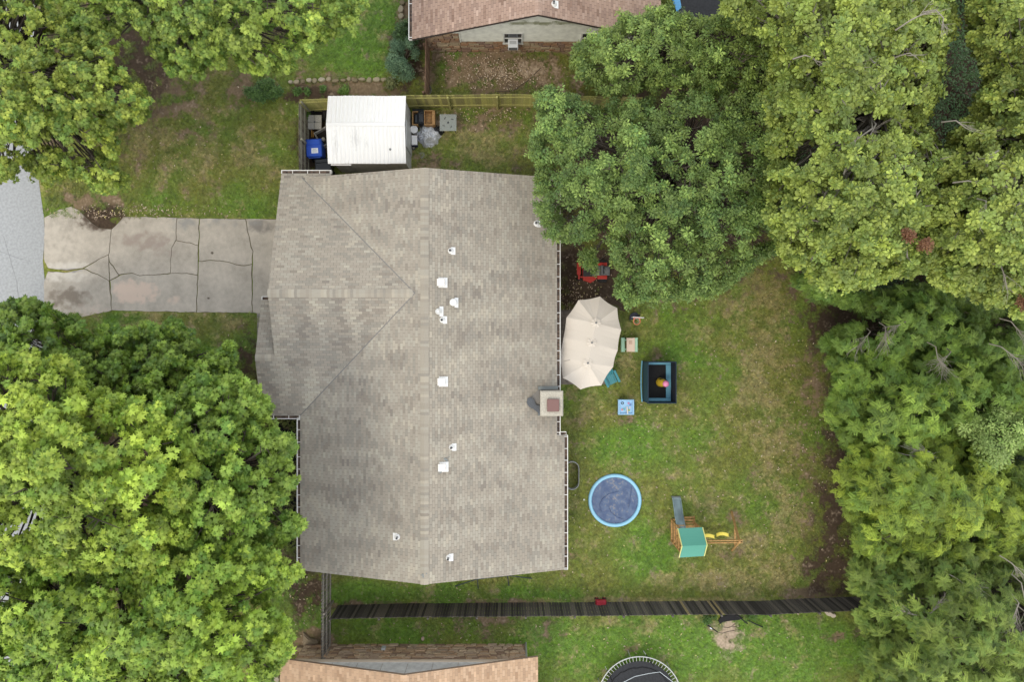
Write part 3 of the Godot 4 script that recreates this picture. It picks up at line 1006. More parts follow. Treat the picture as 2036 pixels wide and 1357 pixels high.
	var k2 := up3(E, Vector2(lf - 0.62, c0.z), 0.02)
	var k3 := up3(E, Vector2(lf, c0.z), 0.02) + Vector3(0, 0.19, 0)
	cr.tri(k2, k0, k3)
	cr.tri(k2, k3, k1)
	part(C, "cricket", cr, mat("cricket_shingle", 0.30, 0.28, 0.255, 0.95, 0.0, grain("granules", 0.25, 0.78, 1.0, 3), 0.7))
	var tar := MB.new()
	var blob := PackedVector2Array()
	for q in [[1049, 793], [1056, 791], [1062, 796], [1066, 806], [1073, 808], [1076, 815], [1074, 828], [1070, 822], [1060, 814], [1052, 810], [1047, 802]]:
		var w := P(q[0], q[1], 3.35)
		blob.append(Vector2(w.x, w.z))
	deck(tar, blob, [up3(E, Vector2(lf - 0.4, c0.z), 0.16), -0.02, 0.0], 0.06)
	part(C, "tar_patch", tar, mat("roof_tar", 0.20, 0.22, 0.25, 0.55, 0.0, grain("mulch", 0.12, 0.4, 1.0, 4), 0.9))

func stones(house: Node3D, x0: float, x1: float, y0: float, y1: float, z: float, out: float, cols: Array, rowh: float, wid: float) -> void:
	var shapes := []
	for k in 6:
		var mb := MB.new()
		var j := []
		for i in 8:
			j.append(Vector2(rf(-0.12, 0.12), rf(-0.14, 0.14)))
		var f := []
		var bk := []
		var cn := [Vector2(-0.5, -0.5), Vector2(0, -0.5), Vector2(0.5, -0.5), Vector2(0.5, 0.5), Vector2(0.05, 0.5), Vector2(-0.5, 0.5)]
		for i in 6:
			var p: Vector2 = cn[i] + j[i] * 0.7
			bk.append(Vector3(p.x, p.y, 0))
			f.append(Vector3(p.x * 0.86, p.y * 0.8, rf(0.7, 1.0)))
		for i in 6:
			var n := (i + 1) % 6
			mb.quad(f[i], f[n], bk[n], bk[i])
		for i in range(1, 5):
			mb.tri(f[0], f[i + 1], f[i])
		shapes.append(mb.mesh())
	var ms := []
	for i in cols.size():
		ms.append(mat("%s_stone_%d" % [house.name, i], cols[i][0], cols[i][1], cols[i][2], 0.95, 0.0, grain("rock", 0.06, 0.70, 1.0, 5), 0.6))
	var y := y0
	while y < y1 - 0.03:
		var h := minf(rowh * rf(0.75, 1.25), y1 - y)
		var x := x0
		while x < x1 - 0.05:
			var w := minf(wid * rf(0.5, 1.6), x1 - x)
			var bs := Basis(Vector3((w - 0.015) * out, 0, 0), Vector3(0, h - 0.012, 0), Vector3(0, 0, out * rf(0.05, 0.1)))
			piece(house, "stone", shapes[rng.randi() % 6], Transform3D(bs, Vector3(x + w / 2, y + h / 2 + rf(-0.01, 0.01), z)), ms[rng.randi() % ms.size()])
			x += w
		y += h

func north_house() -> void:
	var H := thing("house", "pink-brown shingled house with pale siding gable, stone base and window air conditioner", "house", Vector3(1, 0, -17))
	var s := 0.42
	var rx := 1.17
	var hr := 5.2
	var zf := -14.6
	var zb := -25.0
	var wx := -4.83
	var exx := 7.2
	var W := [Vector3(rx, hr, 0), s, 0.0]
	var E := [Vector3(rx, hr, 0), -s, 0.0]
	var pw := poly2([[wx, zb], [rx, zb], [rx, zf], [wx, zf]])
	var pe := poly2([[rx, zb], [exx, zb], [exx, zf], [rx, zf]])
	var pal := tones(Color(0.30, 0.195, 0.15), Color(0.62, 0.445, 0.36), "pink_shingle")
	var dk := MB.new()
	deck(dk, pw, W, 0.16); deck(dk, pe, E, 0.16)
	var R := part(H, "roof", dk, mat("north_deck", 0.06, 0.045, 0.04, 0.9))
	var rest := MB.new()
	shingle(R, rest, pw, W, pal, 150, Vector2(-1, -14.8), 0.15)
	shingle(R, rest, pe, E, pal, 150, Vector2(2, -14.8), 0.3)
	var rs := part(R, "shingles", rest, vmat("pink_shingles", 0.95, grain("granules", 0.25, 0.78, 1.0, 3), 0.7))
	rs.set_meta("kind", "stuff")
	ridge(R, Vector3(rx, hr, zb), Vector3(rx, hr, zf), s, pal)
	gutter(H, Vector3(wx, plane_h(W, Vector2(wx, 0)), zb), Vector3(wx, plane_h(W, Vector2(wx, 0)), zf), Vector3.LEFT, 1.6)
	var b := P(1104, 4, 5.1)
	b.y = plane_h(E, Vector2(b.x, b.z))
	pipe_boot(H, b, E)
	var zw := -15.12
	var wl := MB.new()
	wl.prism(poly2([[wx + 0.45, zb + 0.4], [exx - 0.45, zb + 0.4], [exx - 0.45, zw - 0.06], [wx + 0.45, zw - 0.06]]), 0, 2.5)
	part(H, "wall", wl, mat("stone_mortar", 0.19, 0.145, 0.115, 1.0, 0.0, grain("rock", 0.06, 0.70, 1.0, 5), 0.6))
	# lap siding boards, gable above and a band below
	var tex := grain("siding_dirt", 0.02, 0.86, 1.0, 4)
	var sid := mat("pale_siding", 0.80, 0.80, 0.73, 0.7, 0.0, tex, 2.5)
	var moss := vmat("mossy_siding", 0.8, grain("siding_dirt", 0.02, 0.86, 1.0, 4), 2.5)
	var y := 1.32
	var x0 := P(917, 80, 1.4).x
	while y < hr - 0.25:
		var gable := y > 2.28
		var z := zw + (0.05 if gable else 0.0)
		var half := (hr - 0.2 - y) / s
		var a := maxf(rx - half, wx + 0.45) if gable else x0
		var bb := minf(rx + half, exx - 0.45)
		var mb := MB.new()
		var n := int((bb - a) / 0.12) + 1
		for i in n:
			var xa := a + (bb - a) * i / n
			var xb := a + (bb - a) * (i + 1) / n
			var xm := (xa + xb) / 2.0
			var fm := FastNoiseLite.new()
			fm.frequency = 1.1
			fm.seed = 9
			var q := 1.0 - absf(y - 3.35) / 0.34 - maxf(0.0, absf(xm - 1.35) - 1.2) * 0.8
			var t := clampf(q * 1.1 + fm.get_noise_2d(xm * 1.2, y * 3.0) * 1.1 - 0.25, 0.0, 0.85)
			mb.col = Color(0.80, 0.80, 0.73).lerp(Color(0.20, 0.21, 0.10), t)
			mb.quad(Vector3(xa, y + 0.13, z), Vector3(xb, y + 0.13, z), Vector3(xb, y, z + 0.022), Vector3(xa, y, z + 0.022))
		mb.col = Color(0.80, 0.80, 0.73)
		mb.quad(Vector3(a, y, z + 0.022), Vector3(bb, y, z + 0.022), Vector3(bb, y, z - 0.05), Vector3(a, y, z - 0.05))
		part(H, "siding_board", mb, moss)
		y += 0.128
	for q in [[x0 - 0.03, 1.3, 2.3], [1.25 - 1.8, 1.3, 1.3]]:
		if q[2] > q[1]:
			var mb := MB.new()
			mb.box(Vector3(q[0], (q[1] + q[2]) / 2, zw + 0.02), Vector3(0.07, q[2] - q[1], 0.07))
			part(H, "corner_trim", mb, sid)
	var brown := [[0.40, 0.26, 0.17], [0.48, 0.33, 0.21], [0.34, 0.22, 0.165], [0.52, 0.41, 0.28], [0.42, 0.24, 0.14]]
	stones(H, wx + 0.45, x0 - 0.07, 0.0, 2.45, zw - 0.05, 1.0, brown, 0.22, 0.4)
	stones(H, x0 - 0.07, 6.0, 0.0, 1.28, zw - 0.05, 1.0, brown, 0.2, 0.36)
	window(H, Vector3(P(1020, 75, 1.75).x, 1.75, zw + 0.02), 0.84, 1.1, Vector3.BACK)
	window(H, Vector3(P(1175, 72, 1.75).x, 1.75, zw + 0.02), 0.9, 1.1, Vector3.BACK)
	var u := one("air_conditioner", "white air conditioner sticking out of the window of the pale siding wall", "air conditioner", box_mb(Vector3(P(1020, 84, 1.5).x, 1.42, zw + 0.22), Vector3(0.5, 0.38, 0.42)), mat("ac_white", 0.72, 0.74, 0.78, 0.5))
	for k in 3:
		var gl := MB.new()
		gl.box(u.mesh.get_aabb().get_center() + Vector3(0, 0.193, -0.08 + 0.06 * k), Vector3(0.34, 0.01, 0.02))
		part(u, "grille_slat", gl, mat("dark_slat", 0.12, 0.12, 0.13, 0.7))
	var gf := MB.new()
	gf.box(u.mesh.get_aabb().get_center() + Vector3(0, -0.02, 0.212), Vector3(0.42, 0.28, 0.012))
	part(u, "grille", gf, mat("dark_slat", 0.12, 0.12, 0.13, 0.7))

func south_house() -> void:
	var H := thing("house", "tan shingled house with rubble stone wall and white panelled gable", "house", Vector3(-5, 0, 17))
	var s := 0.26
	var rx := -4.99
	var hr := 4.22
	var zf := 15.42
	var zb := 26.0
	var wx := -11.24
	var exx := 1.26
	var W := [Vector3(rx, hr, 0), s, 0.0]
	var E := [Vector3(rx, hr, 0), -s, 0.0]
	var pw := poly2([[wx, zf], [rx, zf], [rx, zb], [wx, zb]])
	var pe := poly2([[rx, zf], [exx, zf - 0.1], [exx, zb], [rx, zb]])
	var pal := tones(Color(0.42, 0.27, 0.17), Color(0.80, 0.56, 0.38), "tan_shingle")
	var dk := MB.new()
	deck(dk, pw, W, 0.14); deck(dk, pe, E, 0.14)
	var R := part(H, "roof", dk, mat("south_deck", 0.30, 0.22, 0.16, 0.9))
	var rest := MB.new()
	shingle(R, rest, pw, W, pal, 150, Vector2(-7, 15.6), 0.05)
	shingle(R, rest, pe, E, pal, 150, Vector2(-3, 15.6), 0.05)
	var rs := part(R, "shingles", rest, vmat("tan_shingles", 0.95, grain("granules", 0.25, 0.78, 1.0, 3), 0.7))
	rs.set_meta("kind", "stuff")
	ridge(R, Vector3(rx, hr, zf), Vector3(rx, hr, zb), s, pal)
	var zw := 15.85
	var wl := MB.new()
	wl.prism(poly2([[wx + 0.4, zw + 0.06], [0.78, zw + 0.06], [0.78, zb - 0.4], [wx + 0.4, zb - 0.4]]), 0, 2.5)
	part(H, "wall", wl, mat("south_mortar", 0.62, 0.46, 0.33, 1.0, 0.0, grain("rock", 0.06, 0.70, 1.0, 5), 0.6))
	var tan := [[0.76, 0.52, 0.33], [0.66, 0.43, 0.26], [0.80, 0.60, 0.40], [0.42, 0.28, 0.19], [0.74, 0.55, 0.39], [0.60, 0.44, 0.31]]
	stones(H, wx + 0.45, 0.76, 0.0, 1.88, zw + 0.05, -1.0, tan, 0.2, 0.42)
	var trim := MB.new()
	trim.box(Vector3(-5.0, 1.96, zw - 0.02), Vector3(11.4, 0.14, 0.12))
	part(H, "trim_board", trim, mat("tan_trim", 0.66, 0.55, 0.43, 0.8))
	var x := -8.8 - 1.24
	while x < 0.3:
		var a := maxf(x, -9.9)
		var b := minf(x + 1.22, 0.2)
		var ha := hr - 0.16 - s * absf(a - rx)
		var hb := hr - 0.16 - s * absf(b - rx)
		var mb := MB.new()
		if a < rx and b > rx:
			mb.quad(Vector3(b, hb, zw), Vector3(rx, hr - 0.16, zw), Vector3(rx, 2.03, zw), Vector3(b, 2.03, zw))
			mb.quad(Vector3(rx, hr - 0.16, zw), Vector3(a, ha, zw), Vector3(a, 2.03, zw), Vector3(rx, 2.03, zw))
		else:
			mb.quad(Vector3(b, hb, zw), Vector3(a, ha, zw), Vector3(a, 2.03, zw), Vector3(b, 2.03, zw))
		mb.quad(Vector3(b, 2.03, zw), Vector3(a, 2.03, zw), Vector3(a, 2.03, zw + 0.05), Vector3(b, 2.03, zw + 0.05))
		part(H, "gable_panel", mb, mat("gable_white", 0.88, 0.89, 0.88, 0.7, 0.0, grain("siding_dirt", 0.02, 0.86, 1.0, 4), 2.5))
		x += 1.235
	var dp := MB.new()
	dp.tube([Vector3(0.72, 0.1, zw - 0.1), Vector3(0.72, 1.9, zw - 0.1)], [0.05, 0.05], 6)
	part(H, "downspout", dp, mat("galvanized", 0.45, 0.46, 0.46, 0.45, 0.3))
	var el := MB.new()
	el.box(Vector3(P(768, 1290).x, 0.7, zw - 0.1), Vector3(0.2, 0.3, 0.1))
	part(H, "meter_box", el, mat("meter_grey", 0.55, 0.57, 0.58, 0.5))

# ---------- fences and shed ----------
func fence(called: String, label: String, pts: Array, hgt: float, cols: Array, pw: float, gap: float, rails: Array, rail_side: float, post_gap: float, rail_col: Array, odd := {}) -> void:
	var a0: Vector2 = pts[0]
	var Fn := thing(called, label, "fence", Vector3(a0.x, 0, a0.y))
	var ms := []
	var tex := grain("wood_wear", 0.05, 0.68, 1.0, 5)
	for i in cols.size():
		ms.append(mat("%s_picket_%d" % [Fn.name, i], cols[i][0], cols[i][1], cols[i][2], 0.95, 0.0, tex, 0.8))
	var rm := mat("%s_rail" % Fn.name, rail_col[0], rail_col[1], rail_col[2], 0.9, 0.0, tex, 0.8)
	var unit := BoxMesh.new()
	unit.size = Vector3.ONE
	var total := 0
	var run := 0.0
	var next_post := 0.0
	for k in pts.size() - 1:
		var a: Vector2 = pts[k]
		var b: Vector2 = pts[k + 1]
		var t := (b - a).normalized()
		var l := a.distance_to(b)
		var t3 := Vector3(t.x, 0, t.y)
		var s3 := Vector3(-t.y, 0, t.x)
		var n := int(round(l / (pw + gap)))
		for i in n:
			var w := l / n - gap
			var h := hgt + rf(-0.025, 0.025)
			var bs := Basis(t3 * w, Vector3.UP * h, s3 * 0.018).rotated(s3, rf(-0.006, 0.006))
			var mi: int = odd.get(total, rng.randi() % (cols.size() - (1 if odd.size() else 0)))
			piece(Fn, "picket", unit, Transform3D(bs, Vector3(a.x, h / 2 + 0.01, a.y) + t3 * (i + 0.5) * l / n + s3 * rf(-0.004, 0.004)), ms[mi])
			total += 1
		for y in rails:
			piece(Fn, "rail", unit, Transform3D(Basis(t3 * (l + 0.02), Vector3.UP * 0.085, s3 * 0.042), Vector3((a.x + b.x) / 2, y, (a.y + b.y) / 2) + s3 * rail_side * 0.034), rm)
		while next_post <= run + l + 0.01:
			var q := a + t * (next_post - run)
			piece(Fn, "post", unit, Transform3D(Basis(t3 * 0.09, Vector3.UP * (hgt - 0.04), s3 * 0.09), Vector3(q.x, (hgt - 0.04) / 2, q.y) + s3 * rail_side * 0.103), rm)
			next_post += post_gap
		run += l

func fences() -> void:
	var moss := [[0.60, 0.58, 0.18], [0.66, 0.64, 0.20], [0.55, 0.54, 0.17], [0.63, 0.59, 0.22], [0.50, 0.48, 0.17], [0.40, 0.37, 0.15]]
	fence("mossy_fence", "yellow-green mossy picket fence with rails behind the white shed", [Vector2(-10.55, -11.98), Vector2(-5, -12.2), Vector2(0, -12.25), Vector2(6.5, -12.1)], 1.82, moss, 0.135, 0.006, [0.4, 1.5], 1.0, 2.45, [0.58, 0.55, 0.2])
	fence("weathered_fence", "short weathered grey fence with exposed rails beside the blue bin", [Vector2(-10.55, -8.2), Vector2(-10.58, -11.9)], 1.82, [[0.28, 0.25, 0.19], [0.34, 0.31, 0.24], [0.22, 0.19, 0.15]], 0.13, 0.02, [0.35, 0.95, 1.6], 1.0, 1.85, [0.42, 0.40, 0.30])
	fence("brown_fence", "short reddish-brown board fence between the blue-green shrub and the bare yard", [Vector2(-4.32, -12.4), Vector2(-4.28, -15.15)], 1.8, [[0.36, 0.22, 0.145], [0.42, 0.27, 0.18], [0.30, 0.18, 0.12]], 0.14, 0.004, [0.5, 1.5], -1.0, 2.4, [0.2, 0.12, 0.08])
	var dark := [[0.095, 0.086, 0.082], [0.12, 0.108, 0.103], [0.066, 0.060, 0.058], [0.155, 0.14, 0.13], [0.22, 0.195, 0.17], [0.50, 0.40, 0.22]]
	var line := []
	for q in [[655, 1231.5], [800, 1228], [1000, 1226.5], [1200, 1225], [1430, 1222], [1530, 1223], [1600, 1219], [1700, 1215], [1800, 1212]]:
		var p := P(q[0], q[1], 1.78)
		line.append(Vector2(p.x, p.z))
	fence("dark_fence", "long blackened picket fence with a few pale replacement boards along the back lawn", line, 1.78, dark, 0.118, 0.012, [0.4, 1.0, 1.5], 1.0, 2.44, [0.16, 0.145, 0.13], {136: 5, 142: 4, 147: 5, 149: 5, 128: 4})
	var grey := [[0.23, 0.215, 0.19], [0.28, 0.265, 0.24], [0.18, 0.165, 0.15]]
	fence("grey_fence", "open grey rail fence joining the end of the blackened picket fence", [Vector2(-9.47, 15.9), Vector2(-9.44, 10.9)], 1.8, grey, 0.10, 0.07, [0.28, 0.95, 1.62], 1.0, 2.3, [0.40, 0.365, 0.31])

func shed() -> void:
	var x0 := -9.0
	var x1 := -5.2
	var z0 := -12.02
	var z1 := -8.70
	var zr := -10.5
	var S := thing("shed", "white metal garden shed with low ridged roof and grey walls", "shed", Vector3(-7.1, 0, -10.4))
	var wl := MB.new()
	wl.prism(poly2([[x0 + 0.12, z0 + 0.12], [x1 - 0.06, z0 + 0.12], [x1 - 0.06, z1 - 0.12], [x0 + 0.12, z1 - 0.12]]), 0, 2.14)
	for x in [x0 + 0.12, x1 - 0.06]:
		wl.tri(Vector3(x, 2.14, z0 + 0.12), Vector3(x, 2.14, z1 - 0.12), Vector3(x, 2.52, zr))
	for k in 9:
		wl.box(Vector3(x0 + 0.5 + k * 0.36, 1.07, z1 - 0.115), Vector3(0.04, 2.1, 0.012))
		if k < 8:
			wl.box(Vector3(x1 - 0.055, 1.05, z0 + 0.4 + k * 0.36), Vector3(0.012, 2.05, 0.04))
	part(S, "wall", wl, mat("shed_grey", 0.60, 0.60, 0.585, 0.55, 0.0, grain("siding_dirt", 0.02, 0.86, 1.0, 4), 2.5))
	# corrugated sheets, one to a part
	var f := FastNoiseLite.new()
	f.frequency = 0.9
	f.seed = 4
	var sheets := 5
	for side in 2:
		for k in sheets:
			var mb := MB.new()
			var a := x0 + (x1 - x0) * k / sheets
			var b := x0 + (x1 - x0) * (k + 1) / sheets
			var nx := 24
			var nz := 22
			var ze := (z0 if side == 0 else z1) + rf(-0.015, 0.015)
			var g := []
			for i in nx + 1:
				var colm := []
				for j in nz + 1:
					var x := lerpf(a - 0.008, b + 0.008, i / float(nx))
					var z := lerpf(zr, ze, j / float(nz))
					var y := lerpf(2.62, 2.26, j / float(nz)) + (0.022 if i % 6 in [2, 3] else 0.0) + (0.004 if k % 2 else 0.0)
					colm.append(Vector3(x, y, z))
				g.append(colm)
			for i in nx:
				for j in nz:
					var p: Vector3 = g[i][j]
					var v := f.get_noise_2d(p.x * 7.0, p.z * 0.6) * 0.5 + f.get_noise_2d(p.x * 14.0 + 50, p.z * 5) * 0.35
					var stain := 0.0
					if side == 1:
						for w in [[P(706, 275, 2.4), 0.28, 0.55], [P(667, 285, 2.4), 0.2, 0.7], [P(728, 285, 2.4), 0.12, 0.4]]:
							var dd := Vector2((p.x - w[0].x) / w[1], (p.z - w[0].z) / w[2]).length()
							stain = maxf(stain, clampf((1.0 - dd) * 0.5 + v * 0.9, 0, 1) if dd < 1.1 else 0.0)
					mb.col = Color(0.86, 0.86, 0.86).lerp(Color(0.42, 0.42, 0.42), clampf(stain * 0.8 + maxf(0.0, v - 0.3) * 0.3, 0, 1))
					if side == 0:
						mb.quad(g[i][j + 1], g[i + 1][j + 1], g[i + 1][j], g[i][j])
					else:
						mb.quad(g[i][j], g[i + 1][j], g[i + 1][j + 1], g[i][j + 1])
			part(S, "roof_sheet", mb, vmat("shed_roof_white", 0.4))
	var rc := MB.new()
	rc.beam(Vector3(x0, 2.645, zr), Vector3(x1, 2.645, zr), 0.16, 0.02)
	part(S, "ridge_cap", rc, mat("shed_trim", 0.86, 0.86, 0.86, 0.4))
	for z in [z0, z1]:
		var tr := MB.new()
		tr.box(Vector3((x0 + x1) / 2, 2.20, z + (0.012 if z < zr else -0.012)), Vector3(x1 - x0, 0.07, 0.02))
		part(S, "eave_trim", tr, mat("shed_trim", 0.86, 0.86, 0.86, 0.4))
	var bx := MB.new()
	bx.box(Vector3(x0 + 0.6, 2.12, z1 + 0.03), Vector3(1.0, 0.03, 0.06))
	part(S, "loose_trim", bx, mat("shed_trim", 0.86, 0.86, 0.86, 0.4))
	var vt := MB.new()
	vt.lathe(P(776, 297, 2.42) + Vector3(0, -0.03, 0), [Vector2(0.06, 0.0), Vector2(0.05, 0.05), Vector2(0.0, 0.07)], 8)
	part(S, "vent_screw", vt, mat("flashing_grey", 0.20, 0.22, 0.22, 0.6))
	var dr := MB.new()
	dr.box(Vector3(x1 - 0.035, 0.95, zr + 0.2), Vector3(0.03, 1.85, 1.3))
	part(S, "door", dr, mat("shed_door", 0.52, 0.53, 0.53, 0.5))

# ---------- trees ----------
func leaf_fan(mb: MB, o: Vector3, d: Vector3, w: Vector3, up: Vector3, pts: Array, s: float) -> void:
	# leaf outline points (along d, across w) fanned about its middle, cupped a little
	var c := o + d * 0.5 * s + up * 0.03 * s
	var n := pts.size()
	var v := []
	for p in pts:
		v.append(o + d * p.x * s + w * p.y * s - up * s * 0.22 * (absf(p.y) * 0.8 + maxf(0.0, p.x - 0.5) * 0.6))
	for i in n:
		mb.tri(c, v[(i + 1) % n], v[i])

const STAR := [Vector2(0, 0), Vector2(0.18, 0.5), Vector2(0.36, 0.22), Vector2(0.72, 0.52), Vector2(0.66, 0.16), Vector2(1.08, 0), Vector2(0.66, -0.16), Vector2(0.72, -0.52), Vector2(0.36, -0.22), Vector2(0.18, -0.5)]
const OVAL := [Vector2(0, 0), Vector2(0.35, 0.22), Vector2(0.7, 0.17), Vector2(1, 0), Vector2(0.7, -0.17), Vector2(0.35, -0.22)]
const LONG := [Vector2(0, 0), Vector2(0.4, 0.13), Vector2(1, 0), Vector2(0.4, -0.13)]
const LANCE := [Vector2(0, 0), Vector2(0.4, 0.17), Vector2(1, 0), Vector2(0.4, -0.17)]
const LOBED := [Vector2(0, 0), Vector2(0.3, 0.12), Vector2(0.45, 0.28), Vector2(0.6, 0.2), Vector2(0.8, 0.32), Vector2(1, 0.08), Vector2(1, -0.08), Vector2(0.8, -0.32), Vector2(0.6, -0.2), Vector2(0.45, -0.28), Vector2(0.3, -0.12)]

func spray(kind: String) -> ArrayMesh:
	var key := "spray_" + kind
	if store.has(key):
		return store[key]
	var mb := MB.new()
	var r := RandomNumberGenerator.new()
	r.seed = key.hash()
	var twig := Color(0.75, 0.62, 0.45)
	match kind:
		"star":
			for k in 8:
				var a := k * 2.4 + r.randf() * 0.5
				var d := Vector3(cos(a), r.randf_range(-0.35, 0.25), sin(a)).normalized()
				var w := d.cross(Vector3.UP).normalized()
				var roll := r.randf_range(-0.5, 0.5)
				w = w.rotated(d, roll)
				var o := d * r.randf_range(0.02, 0.13) + Vector3(0, r.randf_range(-0.10, 0.08), 0)
				mb.col = Color.WHITE * r.randf_range(0.6, 1.4)
				leaf_fan(mb, o, d, w, w.cross(d), STAR, r.randf_range(0.16, 0.26))
		"oval":
			for k in 15:
				var a := k * 2.4 + r.randf() * 0.6
				var d := Vector3(cos(a), r.randf_range(-0.5, 0.35), sin(a)).normalized()
				var w := d.cross(Vector3.UP).normalized().rotated(d, r.randf_range(-0.7, 0.7))
				var o := d * r.randf_range(0.0, 0.14) + Vector3(0, r.randf_range(-0.1, 0.1), 0)
				mb.col = Color.WHITE * r.randf_range(0.55, 1.4)
				leaf_fan(mb, o, d, w, w.cross(d), OVAL, r.randf_range(0.10, 0.155))
		"narrow":
			for k in 16:
				var a := k * 2.4 + r.randf() * 0.6
				var d := Vector3(cos(a), r.randf_range(-0.7, 0.2), sin(a)).normalized()
				var w := d.cross(Vector3.UP).normalized().rotated(d, r.randf_range(-0.6, 0.6))
				var o := d * r.randf_range(0.0, 0.12) + Vector3(0, r.randf_range(-0.08, 0.1), 0)
				mb.col = Color.WHITE * r.randf_range(0.55, 1.4)
				leaf_fan(mb, o, d, w, w.cross(d), LONG, r.randf_range(0.12, 0.19))
		"oak":
			for k in 9:
				var a := TAU * k / 9.0 + r.randf_range(-0.45, 0.45)
				var d := Vector3(cos(a), r.randf_range(-0.8, 0.5), sin(a)).normalized()
				var w := d.cross(Vector3.UP).normalized().rotated(d, r.randf_range(-0.8, 0.8))
				mb.col = Color.WHITE * r.randf_range(0.65, 1.3)
				leaf_fan(mb, d * r.randf_range(0.02, 0.07), d, w, w.cross(d), LOBED, r.randf_range(0.12, 0.21))
				mb.col = Color(1.9, 1.35, 1.2)
				var e := d * 0.16 + Vector3(0, 0.012, 0)
				mb.tri(Vector3(0, 0.012, 0), e + w * 0.004, e - w * 0.004)
		"pinnate", "feather":
			var fine := kind == "feather"
			for k in 5:
				var a := TAU * k / 5.0 + r.randf_range(-0.4, 0.4)
				var d := Vector3(cos(a), r.randf_range(0.0, 0.4), sin(a)).normalized()
				var l := r.randf_range(0.34, 0.55)
				var tone := r.randf_range(0.65, 1.35)
				var o := Vector3.ZERO
				var n := 13 if fine else 8
				for i in n:
					var f := (i + 1.0) / n
					var p := d * l * f - Vector3.UP * l * 0.5 * f * f
					var side := d.cross(Vector3.UP).normalized()
					mb.col = Color.WHITE * tone * r.randf_range(0.9, 1.1)
					for sg in [-1.0, 1.0]:
						var ld: Vector3 = (side * sg + d * 0.6 + Vector3(0, r.randf_range(-0.35, 0.1), 0)).normalized()
						var w := ld.cross(Vector3.UP).normalized()
						leaf_fan(mb, p, ld, w, w.cross(ld), LONG if fine else LANCE, (0.13 if fine else 0.17) * (1.1 - 0.4 * f))
		"ivy":
			for k in 12:
				var a := k * 2.4
				var d := Vector3(cos(a), r.randf_range(-0.2, 0.3), sin(a)).normalized()
				var w := d.cross(Vector3.UP).normalized().rotated(d, r.randf_range(-0.5, 0.5))
				mb.col = Color.WHITE * r.randf_range(0.7, 1.2)
				leaf_fan(mb, d * r.randf_range(0, 0.18), d, w, w.cross(d), OVAL, r.randf_range(0.08, 0.12))
	store[key] = mb.mesh()
	return store[key]

func leaf_mat(key: String, back := 0.45) -> StandardMaterial3D:
	var m := vmat(key, 0.45)
	m.metallic_specular = 0.42
	m.backlight_enabled = true
	m.backlight = Color(back, back, back * 0.6)
	return m

func edge_dist(p: Vector2, poly: PackedVector2Array) -> float:
	var d := 1e9
	for i in poly.size():
		d = minf(d, p.distance_to(Geometry2D.get_closest_point_to_segment(p, poly[i], poly[(i + 1) % poly.size()])))
	return d

